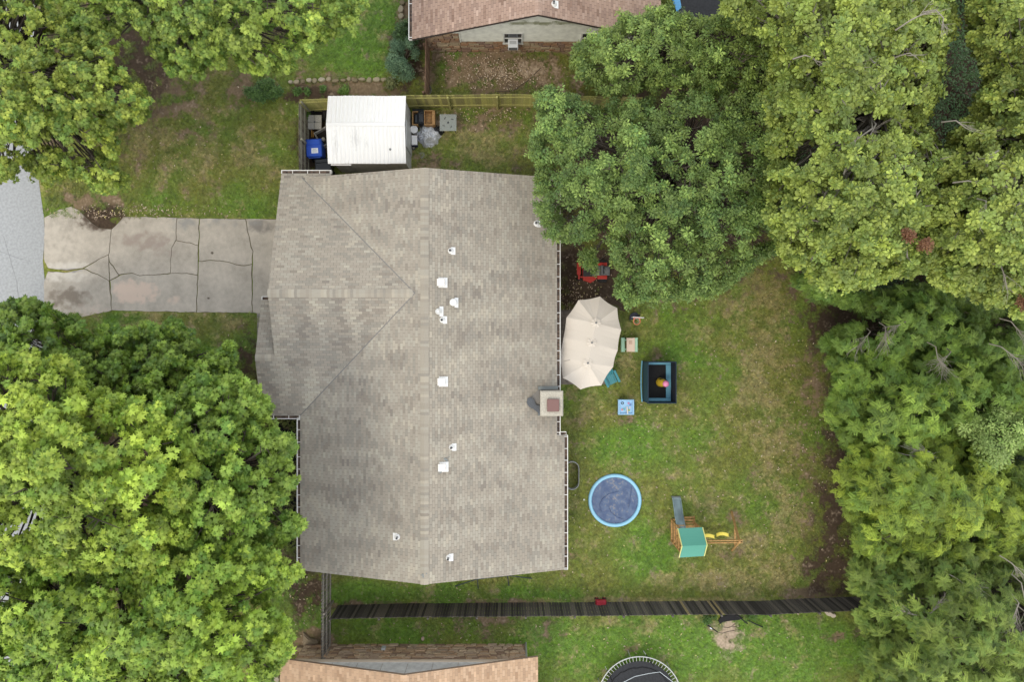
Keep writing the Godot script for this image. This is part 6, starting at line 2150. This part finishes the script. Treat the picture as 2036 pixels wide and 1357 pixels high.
func stock_tank() -> void:
	var c := P(1136, 943.5)
	var S := thing("garden_ring", "oval galvanized metal raised bed ring beside the east gutter", "planter", c)
	var mb := MB.new()
	var rx := 0.36
	var hz := 0.36
	var pts := []
	for k in 40:
		var a := TAU * k / 40.0
		pts.append(Vector3(cos(a) * rx, 0, sin(a) * rx + (hz if sin(a) > 0 else -hz)))
	for k in 40:
		var a: Vector3 = c + pts[k]
		var b: Vector3 = c + pts[(k + 1) % 40]
		var ia: Vector3 = c + pts[k] * Vector3(0.94, 1, 0.965)
		var ib: Vector3 = c + pts[(k + 1) % 40] * Vector3(0.94, 1, 0.965)
		var u := Vector3(0, 0.38, 0)
		mb.quad(a + u, b + u, b, a)
		mb.quad(ib + u, ia + u, ia, ib)
		mb.quad(ia + u, ib + u, b + u, a + u)
	part(S, "wall", mb, mat("galvanized", 0.32, 0.33, 0.34, 0.4, 0.7))
	var rm := MB.new()
	for k in 40:
		rm.tube([c + pts[k] + Vector3(0, 0.39, 0), c + pts[(k + 1) % 40] + Vector3(0, 0.39, 0)], [0.018, 0.018], 6, false)
	part(S, "rolled_rim", rm, mat("galvanized_rim", 0.42, 0.43, 0.43, 0.4, 0.6))

func wagon() -> void:
	var c := P(1194.5, 1200, 0.3)
	var at := Vector3(c.x, 0, c.z - 0.02)
	var W := thing("toy_wagon", "small red toy wagon parked against the blackened fence", "wagon", at)
	var red := mat("wagon_red", 0.36, 0.02, 0.035, 0.5)
	var b := MB.new()
	b.cbox(at + Vector3(0, 0.3, 0), Vector3(0.55, 0.22, 0.3), 0.04)
	b.cbox(at + Vector3(-0.1, 0.43, -0.02), Vector3(0.28, 0.05, 0.24), 0.02)
	part(W, "tub", b, red)
	for x in [-0.2, 0.2]:
		for z in [-0.16, 0.16]:
			wheel(W, at + Vector3(x, 0.11, z), 0.11, 0.05, Vector3.BACK, red)
	for x in [-1.0, 1.0]:
		var h := MB.new()
		h.tube([at + Vector3(x * 0.27, 0.3, -0.05), at + Vector3(x * 0.5, 0.36, -0.03), at + Vector3(x * 0.52, 0.36, 0.1)], [0.018, 0.018, 0.018], 6)
		part(W, "handle", h, mat("mower_black", 0.025, 0.025, 0.027, 0.6))

func metal_stand() -> void:
	var S := thing("metal_stand", "slender blue-grey metal stand with splayed legs at the south gable", "stand", P(978, 1150))
	var m := mat("stand_steel", 0.06, 0.08, 0.10, 0.5, 0.3)
	var a := P(949, 1152, 0.9)
	var b := P(1009, 1145, 0.9)
	var tb := MB.new()
	tb.tube([a, b], [0.03, 0.03], 8)
	part(S, "top_bar", tb, m)
	for q in [[a, [903, 1167]], [a, [951, 1171]], [b, [1012, 1166]], [b, [1058, 1151]]]:
		var l := MB.new()
		var g := P(q[1][0], q[1][1])
		l.tube([g, q[0]], [0.028, 0.024], 8)
		part(S, "leg", l, m)

# ---------- clutter round the shed ----------
func bin_shape(T: Node3D, at: Vector3, w: float, d: float, h: float, m: Material, bs: Basis) -> void:
	var b := MB.new()
	var lo := []
	var hi := []
	for s in [Vector2(-1, -1), Vector2(1, -1), Vector2(1, 1), Vector2(-1, 1)]:
		lo.append(at + bs * Vector3(s.x * w * 0.40, 0.04, s.y * d * 0.38))
		hi.append(at + bs * Vector3(s.x * w * 0.49, h - 0.08, s.y * d * 0.48))
	for i in 4:
		var j := (i + 1) % 4
		b.quad(hi[j], hi[i], lo[i], lo[j])
	b.quad(lo[3], lo[2], lo[1], lo[0])
	part(T, "body", b, m)
	var l := MB.new()
	l.cbox(at + bs * Vector3(0, h - 0.05, 0), Vector3(w, 0.07, d), 0.035, bs)
	l.cbox(at + bs * Vector3(0, h + 0.005, -d * 0.30), Vector3(w * 0.86, 0.06, d * 0.3), 0.03, bs)
	var lid := part(T, "lid", l, m)
	var hd := MB.new()
	hd.tube([at + bs * Vector3(-w * 0.35, h - 0.06, d * 0.56), at + bs * Vector3(w * 0.35, h - 0.06, d * 0.56)], [0.02, 0.02], 8)
	hd.box(at + bs * Vector3(-w * 0.35, h - 0.07, d * 0.52), Vector3(0.04, 0.04, 0.1), bs)
	hd.box(at + bs * Vector3(w * 0.35, h - 0.07, d * 0.52), Vector3(0.04, 0.04, 0.1), bs)
	part(lid, "handle", hd, m)
	for x in [-1.0, 1.0]:
		wheel(T, at + bs * Vector3(x * w * 0.42, 0.12, d * 0.42), 0.12, 0.06, bs.x, mat("mower_grey", 0.12, 0.125, 0.13, 0.5))

func shed_things() -> void:
	# west of the shed
	var c := P(624.5, 294, 1.0)
	var at := Vector3(c.x, 0, c.z)
	var bs := Basis(Vector3.UP, 0.06)
	var B := thing("recycling_bin", "blue wheeled recycling bin with a white paper label on its lid", "bin", at)
	bin_shape(B, at, 0.80, 0.90, 1.05, mat("bin_blue", 0.02, 0.085, 0.50, 0.45), bs)
	var lb := MB.new()
	lb.box(at + bs * Vector3(0.04, 1.038, 0.16), Vector3(0.34, 0.006, 0.26), bs)
	var lab := part(B, "paper_label", lb, mat("paper_white", 0.72, 0.76, 0.84, 0.8))
	for k in 3:
		var ln := MB.new()
		ln.box(at + bs * Vector3(0.04, 1.043, 0.09 + k * 0.065), Vector3([0.18, 0.24, 0.22][k], 0.004, 0.03), bs)
		part(lab, "print_line", ln, mat("print_grey", 0.42, 0.46, 0.52, 0.8))
	c = P(644, 330, 0.8)
	at = Vector3(c.x, 0, c.z)
	B = thing("trash_bin", "black wheeled trash bin wedged between the white shed and the garage wing", "bin", at)
	bin_shape(B, at, 0.82, 0.66, 0.98, mat("bin_black", 0.016, 0.020, 0.025, 0.35), Basis(Vector3.UP, 0.08))
	c = P(626, 243, 0.5)
	at = Vector3(c.x, 0, c.z)
	var T := thing("plastic_table", "square dirty white plastic table with a hole in the middle", "table", at)
	var wt := mat("dirty_white", 0.62, 0.60, 0.56, 0.7, 0.0, grain("rock", 0.06, 0.70, 1.0, 5), 0.9)
	for x in [-1.0, 1.0]:
		for z in [-1.0, 1.0]:
			var q := MB.new()
			q.cbox(at + Vector3(x * 0.18, 0.50, z * 0.185), Vector3(0.345, 0.05, 0.355), 0.015)
			part(T, "top_panel", q, wt)
			var l := MB.new()
			l.box(at + Vector3(x * 0.3, 0.24, z * 0.3), Vector3(0.06, 0.48, 0.06))
			part(T, "leg", l, wt)
	var ho := MB.new()
	ho.lathe(at + Vector3(0, 0.515, 0), [Vector2(0.05, 0), Vector2(0.05, 0.012), Vector2(0, 0.012)], 12)
	part(T, "centre_hole", ho, mat("dark_slat", 0.12, 0.12, 0.13, 0.7))
	c = P(645, 272, 0.35)
	at = Vector3(c.x, 0, c.z)
	bs = Basis(Vector3.UP, 0.52)
	T = thing("plastic_crate", "tilted white open plastic crate with dark contents against the shed", "crate", at)
	for q in [[Vector3(-0.36, 0.2, 0), Vector3(0.06, 0.4, 0.86)], [Vector3(0.36, 0.2, 0), Vector3(0.06, 0.4, 0.86)], [Vector3(0, 0.2, -0.40), Vector3(0.66, 0.4, 0.06)], [Vector3(0, 0.2, 0.40), Vector3(0.66, 0.4, 0.06)]]:
		var s := MB.new()
		s.cbox(at + bs * q[0], q[1], 0.015, bs)
		part(T, "side", s, wt)
	var fl := MB.new()
	fl.box(at + Vector3(0, 0.08, 0), Vector3(0.66, 0.1, 0.74), bs)
	part(T, "contents", fl, mat("dark_contents", 0.05, 0.038, 0.032, 0.9, 0.0, grain("mulch", 0.12, 0.4, 1.0, 4), 0.9))
	var jg := MB.new()
	jg.lathe(at + bs * Vector3(-0.12, 0.13, 0.05), [Vector2(0.09, 0), Vector2(0.1, 0.16), Vector2(0.05, 0.24), Vector2(0, 0.25)], 10)
	one("jug", "small off-white jug standing in the open plastic crate", "jug", jg, mat("jug_white", 0.66, 0.62, 0.54, 0.6))
	for k in 2:
		var s := MB.new()
		s.tube([P(620 + k * 3, 258 + k * 4, 0.3), P(620.5 + k * 3, 273, 0.5)], [0.022, 0.022], 8)
		one("tool_handle", "orange tool handle leaning between the white plastic table and the blue bin", "tool handle", s, mat("handle_orange", 0.58, 0.30, 0.07, 0.6), "orange tool handles")
	var tb := MB.new()
	c = P(633, 226, 0.0)
	tb.lathe(c + Vector3(0.05, 0, 0.05), [Vector2(0.42, 0), Vector2(0.5, 0.12), Vector2(0.5, 0.26), Vector2(0.42, 0.34), Vector2(0.3, 0.34), Vector2(0.24, 0.24), Vector2(0.24, 0.05), Vector2(0, 0.05)], 22)
	one("old_tyre", "large black tyre lying in the corner of the mossy fence", "tyre", tb, mat("tyre_black", 0.018, 0.018, 0.019, 0.9))
	# east of the shed
	c = P(843, 237, 0.4)
	at = Vector3(c.x, 0, c.z)
	var tan := mat("cart_tan", 0.56, 0.32, 0.13, 0.7, 0.0, grain("wood_wear", 0.05, 0.68, 1.0, 5), 2.0)
	T = thing("wooden_cart", "tan wooden box cart with an open bed and a black motor at one end", "cart", at)
	for q in [[Vector3(0.06, 0.4, 0), Vector3(0.04, 0.5, 0.72)], [Vector3(0.52, 0.4, 0), Vector3(0.14, 0.5, 0.74)], [Vector3(0.29, 0.4, -0.36), Vector3(0.5, 0.5, 0.05)], [Vector3(0.29, 0.4, 0.36), Vector3(0.5, 0.5, 0.05)], [Vector3(-0.56, 0.36, 0), Vector3(0.06, 0.4, 0.64)], [Vector3(-0.43, 0.36, -0.33), Vector3(0.28, 0.4, 0.05)], [Vector3(-0.43, 0.36, 0.33), Vector3(0.28, 0.4, 0.05)]]:
		var s := MB.new()
		s.cbox(at + q[0], q[1], 0.01)
		part(T, "side_board", s, tan)
	for k in 4:
		var s := MB.new()
		s.box(at + Vector3(0.26, 0.28, -0.27 + 0.18 * k), Vector3(0.4, 0.04, 0.17))
		part(T, "bed_board", s, tan)
	var en := MB.new()
	en.cbox(at + Vector3(-0.12, 0.4, 0.0), Vector3(0.34, 0.5, 0.56), 0.07)
	en.cbox(at + Vector3(-0.38, 0.34, 0.0), Vector3(0.2, 0.36, 0.5), 0.05)
	en.tube([at + Vector3(-0.3, 0.6, -0.2), at + Vector3(-0.1, 0.7, -0.25), at + Vector3(0.02, 0.66, -0.28)], [0.04, 0.05, 0.03], 8)
	part(T, "motor", en, mat("motor_black", 0.03, 0.034, 0.042, 0.5))
	for x in [-0.4, 0.3]:
		for z in [-0.4, 0.4]:
			wheel(T, at + Vector3(x, 0.14, z), 0.14, 0.06, Vector3.BACK, tan)
	c = P(823, 257, 0.45)
	at = Vector3(c.x, 0, c.z)
	T = thing("bucket", "round white lidded bucket beside the shed wall", "bucket", at)
	var bk := MB.new()
	bk.lathe(at, [Vector2(0.16, 0.01), Vector2(0.185, 0.42)], 18)
	part(T, "pail", bk, mat("bucket_white", 0.74, 0.73, 0.72, 0.5))
	var bl := MB.new()
	bl.lathe(at + Vector3(0, 0.42, 0), [Vector2(0.2, -0.02), Vector2(0.2, 0.02), Vector2(0.17, 0.025), Vector2(0.16, 0.01), Vector2(0, 0.01)], 20)
	part(T, "lid", bl, mat("bucket_white", 0.74, 0.73, 0.72, 0.5))
	c = P(824, 279, 0.4)
	at = Vector3(c.x, 0, c.z)
	T = thing("cool_box", "blue cool box with white lid between the bucket and the silver tarp", "cool box", at)
	var cb := MB.new()
	cb.box(at + Vector3(0, 0.18, 0.02), Vector3(0.28, 0.36, 0.5))
	part(T, "body", cb, mat("cooler_blue", 0.02, 0.025, 0.12, 0.5))
	var cl := MB.new()
	cl.cbox(at + Vector3(0, 0.40, 0), Vector3(0.30, 0.08, 0.5), 0.03)
	part(T, "lid", cl, mat("bucket_white", 0.74, 0.73, 0.72, 0.5))
	# silver tarp thrown over something lumpy
	tarp("silver_tarp", "crumpled silver tarp thrown over a lumpy heap by the shed", P(853, 271), 0.66, 0.60, 0.62, mat("tarp_silver", 0.60, 0.62, 0.65, 0.35, 0.1), 21, 0.2)
	tarp("black_bag", "black plastic bag slumped between the silver tarp and the glass table", P(870, 262), 0.36, 0.32, 0.42, mat("bag_black", 0.016, 0.017, 0.022, 0.35), 22, 0.12)
	# glass table
	c = P(891, 244, 0.7)
	at = Vector3(c.x, 0, c.z)
	T = thing("glass_table", "square frosted glass garden table with dark curved legs", "table", at)
	var gm := StandardMaterial3D.new()
	gm.resource_name = "frosted_glass"
	gm.albedo_color = Color(lin(0.34, 0.37, 0.35), 0.6)
	gm.transparency = BaseMaterial3D.TRANSPARENCY_ALPHA
	gm.roughness = 0.35
	var gp := MB.new()
	gp.cbox(at + Vector3(0, 0.70, 0), Vector3(0.86, 0.015, 0.86), 0.005)
	part(T, "top", gp, gm)
	var dk := mat("table_steel", 0.035, 0.038, 0.04, 0.5)
	for k in 4:
		var d := Vector3(cos(PI / 4 + k * PI / 2), 0, sin(PI / 4 + k * PI / 2))
		var l := MB.new()
		l.tube([at + d * 0.52 + Vector3(0, 0.01, 0), at + d * 0.48 + Vector3(0, 0.3, 0), at + d * 0.36 + Vector3(0, 0.6, 0), at + d * 0.24 + Vector3(0, 0.725, 0), at + d * 0.3 + d.cross(Vector3.UP) * 0.1 + Vector3(0, 0.725, 0)], [0.016, 0.016, 0.016, 0.016, 0.012], 6)
		part(T, "leg", l, dk)
	var hb := MB.new()
	hb.lathe(at + Vector3(0, 0.708, 0), [Vector2(0.055, 0), Vector2(0.045, 0.015), Vector2(0.0, 0.015)], 12)
	part(T, "umbrella_hole", hb, dk)
	# odds and ends
	c = P(831, 219, 0.2)
	at = Vector3(c.x, 0, c.z)
	T = thing("folded_chair", "folded dark grey chair lying at the foot of the mossy fence", "chair", at)
	for k in 2:
		var f := MB.new()
		f.tube([at + Vector3(-0.32, 0.1, -0.08 + 0.2 * k), at + Vector3(0.32, 0.1, -0.08 + 0.2 * k)], [0.018, 0.018], 6)
		part(T, "frame_bar", f, dk)
	var fs := MB.new()
	fs.box(at + Vector3(0, 0.09, 0.02), Vector3(0.56, 0.03, 0.18))
	part(T, "seat", fs, mat("chair_cloth", 0.06, 0.065, 0.07, 0.9))
	at = P(823, 295.5)
	T = thing("flower_pot", "small black pot with white gravel by the shed corner", "pot", at)
	var fp := MB.new()
	fp.lathe(at, [Vector2(0.08, 0), Vector2(0.11, 0.16), Vector2(0.095, 0.16), Vector2(0.09, 0.12), Vector2(0, 0.12)], 14)
	part(T, "pot", fp, mat("bin_black", 0.016, 0.020, 0.025, 0.35))
	var fg := MB.new()
	for k in 4:
		fg.lathe(at + Vector3(0.04 * cos(k * 1.7), 0.12, 0.04 * sin(k * 1.7)), [Vector2(0.03, 0), Vector2(0.022, 0.025), Vector2(0, 0.03)], 6)
	part(T, "gravel", fg, mat("white_rock", 0.55, 0.48, 0.40, 0.95))
	var pv := MB.new()
	pv.prism(PackedVector2Array([P2(832, 304), P2(843, 303), P2(845, 309), P2(839, 317), P2(836, 312)]), -0.02, 0.035)
	one("broken_paver", "broken grey concrete paver lying in the dirt by the shed", "paver", pv, mat("paver_grey", 0.36, 0.36, 0.34, 0.95, 0.0, grain("rock", 0.06, 0.70, 1.0, 5), 0.6))

func tarp(called: String, label: String, at: Vector3, rx: float, rz: float, h: float, m: Material, sd: int, fold: float) -> void:
	var f := FastNoiseLite.new()
	f.seed = sd
	f.frequency = 1.1
	f.fractal_octaves = 2
	var mb := MB.new()
	var n := 26
	var k := 44
	var g := []
	for i in n + 1:
		var ring := []
		for j in k:
			var a := TAU * j / k
			var t := i / float(n)
			var r := t * (1.0 + 0.22 * f.get_noise_2d(cos(a) * 1.4 + 9, sin(a) * 1.4))
			var p := Vector3(cos(a) * rx * r, 0, sin(a) * rz * r)
			var lump := f.get_noise_2d(p.x * 1.6, p.z * 1.6)
			var crease := absf(f.get_noise_2d(p.x * 3.2 + p.z * 2.0 + 30, p.z * 3.0 - p.x * 1.4))
			p.y = maxf(0.015, h * (1.0 - pow(t, 2.2)) * (0.85 + 0.5 * lump) - crease * fold * (1.0 - 0.5 * t))
			ring.append(at + p)
		g.append(ring)
	for i in n:
		for j in k:
			var l := (j + 1) % k
			if i > 0:
				mb.tri(g[i][j], g[i][l], g[i + 1][l])
			mb.tri(g[i][j], g[i + 1][l], g[i + 1][j])
	one(called, label, "tarp" if called.contains("tarp") else "bag", mb, m)

# ---------- neighbours' yards ----------
func round_trampoline(label: String, c: Vector3, r: float, springs: int, pad: Material, net: bool) -> Node3D:
	var T := thing("round_trampoline", label, "trampoline", c)
	var steel := mat("tramp_steel", 0.55, 0.56, 0.56, 0.4, 0.4)
	var h := 0.85
	var rm := MB.new()
	rm.ring(c + Vector3(0, h, 0), r, r, 0.03, 72, 8)
	part(T, "rim", rm, steel if pad == null else pad)
	var mt := MB.new()
	mt.lathe(c + Vector3(0, h - 0.01, 0), [Vector2(r - 0.24, -0.01), Vector2(r - 0.24, 0.01), Vector2(r * 0.6, -0.03), Vector2(0, -0.05)], 60)
	part(T, "jumping_mat", mt, mat("tramp_mat", 0.028, 0.030, 0.036, 0.8, 0.0, grain("patio", 0.03, 0.7, 1.0, 5), 1.2))
	var sm := MB.new()
	sm.tube([Vector3(0, 0, 0), Vector3(0.2, 0, 0)], [0.014, 0.014], 5)
	var sp := sm.mesh()
	for k in springs:
		var a := TAU * k / springs
		piece(T, "spring", sp, Transform3D(Basis(Vector3.UP, -a), c + Vector3(cos(a) * (r - 0.23), h, sin(a) * (r - 0.23))), steel)
	for k in 6:
		var a := TAU * k / 6.0 + 0.3
		var l := MB.new()
		var q := c + Vector3(cos(a) * r, 0, sin(a) * r)
		l.tube([q + Vector3(0, 0.02, 0), q + Vector3(0, h, 0)], [0.025, 0.025], 7)
		part(T, "leg", l, steel)
	return T

func neighbour_things() -> void:
	var c := P(1272, 1389, 0.85)
	c.y = 0
	var T := round_trampoline("round black trampoline with pale steel rim and open springs in the south yard", c, 2.12, 72, null, true)
	var foam := mat("foam_black", 0.014, 0.014, 0.016, 0.8)
	for q in [[1203, 1326, 1218, 1357], [1279, 1295, 1300, 1326]]:
		var p := MB.new()
		var a := P(q[0], q[1], 0.5)
		p.tube([P(q[2], q[3], 1.15), a.lerp(P(q[2], q[3], 1.15), 0.25)], [0.03, 0.03], 8)
		var po := part(T, "net_pole", p, foam)
		var e := MB.new()
		e.tube([a.lerp(P(q[2], q[3], 1.15), 0.25), a], [0.018, 0.018], 8)
		part(po, "pole_end", e, mat("tramp_steel", 0.55, 0.56, 0.56, 0.4, 0.4))
	var ln := MB.new()
	ln.tube([P(1215, 1370, 0.95), P(1262, 1346, 0.95), P(1290, 1340, 0.95), P(1312, 1337, 0.95), P(1344, 1362, 0.95)], [0.014, 0.014, 0.014, 0.014, 0.014], 6)
	part(T, "net_hem", ln, mat("hem_white", 0.62, 0.68, 0.72, 0.6))
	for s in [0.72]:
		var w := MB.new()
		var pts := []
		var rs := []
		for k in 24:
			var a := PI + PI * k / 23.0
			pts.append(c + Vector3(cos(a) * 2.12 * s * 1.1, 0.85, sin(a) * 2.12 * s + rf(-0.05, 0.05)))
			rs.append(0.025)
		w.tube(pts, rs, 6)
		part(T, "net_fold", w, foam)
	# blue padded trampoline at the north edge
	c = P(1404, -16, 0.85)
	c.y = 0
	var blue := mat("pad_blue", 0.10, 0.36, 0.68, 0.5)
	T = round_trampoline("black trampoline with a bright blue pad beside the pink-brown-roofed house", c, 1.75, 48, blue, false)
	for k in 8:
		var a0 := TAU * k / 8.0 + 0.2
		var a1 := TAU * (k + 1) / 8.0 + 0.17
		var p := MB.new()
		var q := []
		for w in [[1.85, a0], [1.85, a1], [1.52, a1], [1.52, a0]]:
			q.append(c + Vector3(cos(w[1]) * w[0], 0.91, sin(w[1]) * w[0]))
		p.quad(q[0], q[1], q[2], q[3])
		for i in 4:
			p.quad(q[(i + 1) % 4], q[i], q[i] - Vector3(0, 0.05, 0), q[(i + 1) % 4] - Vector3(0, 0.05, 0))
		if k in [3, 4]:
			part(T, "pad", p, blue)
		else:
			part(T, "pad", p, mat("pad_black", 0.03, 0.034, 0.045, 0.7))
	# broken swing behind the blackened fence
	var B := thing("broken_swing", "collapsed black swing frame and netting on the pale dirt behind the blackened fence", "swing", P(1445, 1240))
	for q in [[[1404, 1242, 0.06], [1427, 1258, 0.3]], [[1464, 1224, 0.4], [1486, 1241, 0.12]], [[1486, 1234, 0.3], [1516, 1248, 0.08]]]:
		var p := MB.new()
		p.tube([P(q[0][0], q[0][1], q[0][2]), P(q[1][0], q[1][1], q[1][2])], [0.035, 0.03], 8)
		part(B, "pole", p, foam)
	var sl := MB.new()
	sl.box(P(1413, 1250, 0.24) + Vector3(0, 0.02, 0), Vector3(0.13, 0.012, 0.05), Basis(Vector3.UP, -0.6))
	part(B, "sticker", sl, mat("paper_white", 0.72, 0.76, 0.84, 0.8))
	for q in [[[1427, 1242], [1438, 1248], [1448, 1249], [1456, 1246], [1462, 1240]], [[1428, 1259], [1436, 1260], [1450, 1256], [1472, 1253]], [[1456, 1248], [1470, 1245], [1486, 1246]]]:
		var w := MB.new()
		var ps := []
		var rs := []
		for e in q:
			ps.append(P(e[0], e[1], 0.02))
			rs.append(0.01)
		w.tube(ps, rs, 5)
		part(B, "cable", w, foam)
	var nb := MB.new()
	var pl := PackedVector2Array()
	for q in [[1427, 1234], [1432, 1226], [1450, 1221], [1466, 1222], [1476, 1229], [1468, 1232], [1450, 1234], [1436, 1236], [1430, 1240]]:
		pl.append(P2(q[0], q[1]))
	nb.prism(pl, 0.0, 0.1)
	part(B, "netting", nb, mat("net_black", 0.012, 0.012, 0.014, 0.9))
	# hose coil and log by the brown fence
	var hc := MB.new()
	for k in 4:
		hc.ring(P(852, 179, 0.04 + 0.03 * k), 0.15 - 0.01 * (k % 2), 0.22, 0.025, 22, 6)
	one("hose_coil", "coiled grey garden hose at the end of the brown fence", "hose", hc, mat("hose_grey", 0.22, 0.20, 0.16, 0.7))
	var lg := MB.new()
	lg.tube([P(850, 89, 0.12), P(853, 100, 0.12), P(857, 119, 0.1)], [0.09, 0.11, 0.06], 9)
	one("mossy_log", "yellow-green mossy log lying by the brown fence", "log", lg, mat("log_moss", 0.24, 0.21, 0.055, 0.95, 0.0, grain("rock", 0.06, 0.70, 1.0, 5), 0.6))
	var bb := MB.new()
	bb.cbox(P(1116, 97) + Vector3(0, 0.06, 0), Vector3(0.22, 0.12, 0.14), 0.04)
	one("moss_block", "small mossy yellow block in the dirt by the stone base", "block", bb, mat("log_moss", 0.24, 0.21, 0.055, 0.95))
	for q in [[[[935, 165], [960, 152], [985, 158], [1010, 150]]], [[[945, 150], [965, 160], [985, 150]]], [[[1020, 180], [1050, 160], [1075, 135]]], [[[985, 182], [1010, 182], [1030, 176]]]]:
		var s := MB.new()
		var ps := []
		var rs := []
		for e in q[0]:
			ps.append(P(e[0], e[1], 0.05))
			rs.append(rf(0.012, 0.02))
		s.tube(ps, rs, 5)
		one("fallen_branch", "thin bare fallen branch on the bare yard below the stone base", "branch", s, mat("twig_grey", 0.14, 0.11, 0.085, 0.95), "fallen branches in the bare yard")

# ---------- fallen leaves ----------
func litter() -> void:
	var mb := MB.new()
	leaf_fan(mb, Vector3(-0.05, 0.03, 0), Vector3.RIGHT, Vector3.BACK, Vector3.UP, OVAL, 0.1)
	var xs := []
	var cs := []
	# centre, half sizes, how many
	for q in [[1000, 150, 80, 28, 420], [960, 130, 110, 40, 160], [1150, 600, 40, 40, 160], [205, 430, 45, 12, 90], [300, 420, 160, 14, 150], [400, 300, 180, 110, 130], [1400, 850, 250, 330, 330], [1560, 900, 120, 300, 330], [1400, 1270, 300, 70, 120], [950, 230, 110, 20, 160], [900, 1250, 250, 40, 60], [870, 1180, 200, 20, 30], [1240, 920, 110, 250, 90], [360, 660, 120, 30, 30], [600, 1180, 40, 80, 60], [1150, 540, 60, 60, 80], [900, 110, 50, 12, 60], [640, 1290, 50, 15, 30], [760, 1206, 120, 6, 60]]:
		for k in q[4]:
			var g := P(q[0] + rng.randfn() * q[2] * 0.55, q[1] + rng.randfn() * q[3] * 0.55)
			if hard(g.x, g.z) and not (g.x < -11 and rng.randf() < 0.15):
				continue
			var s := rf(0.5, 1.25)
			xs.append(Transform3D(aim((Vector3.UP + rvec() * 0.35).normalized(), rng.randf() * TAU).scaled(Vector3.ONE * s), Vector3(g.x, rf(0.03, 0.06), g.z)))
			cs.append([Color(0.52, 0.40, 0.27), Color(0.42, 0.30, 0.20), Color(0.66, 0.55, 0.42), Color(0.55, 0.42, 0.33), Color(0.62, 0.54, 0.22)][rng.randi() % (4 if q[1] < 200 else 5)] * rf(0.7, 1.15))
	var o := multi(self, "fallen_leaves", mb.mesh(), leaf_mat("dead_leaf", 0.1), xs, cs)
	tag(o, "dry yellow and tan leaves scattered over the lawns and dirt", "leaves")
	o.set_meta("kind", "stuff")
	# undergrowth that fills the thicket floor
	xs = []
	cs = []
	for k in 9000:
		var px := rf(1570, 2090)
		var py := rf(-60, 1420)
		if px < 1690 and py > 480:
			continue
		if px < 1720 + 25 * sin(py * 0.03) and py > 560:
			continue
		if px < 1800 and py > 1150 and py < 1240:
			continue
		var g := P(px, py)
		g.y = rf(0.2, 1.6) * (0.5 + 0.5 * sin(g.x * 1.3) * cos(g.z * 1.1))
		g.y = maxf(g.y, 0.15)
		xs.append(Transform3D(aim((Vector3.UP + rvec() * 0.4).normalized(), rng.randf() * TAU).scaled(Vector3.ONE * rf(1.0, 1.8)), g))
		cs.append(Color(0.035, 0.085, 0.025).lerp(Color(0.08, 0.15, 0.04), rng.randf()))
	o = multi(self, "undergrowth", spray("ivy"), leaf_mat("leaf_ivy"), xs, cs)
	tag(o, "dark ivy-like undergrowth covering the thicket floor", "undergrowth")
	o.set_meta("kind", "stuff")
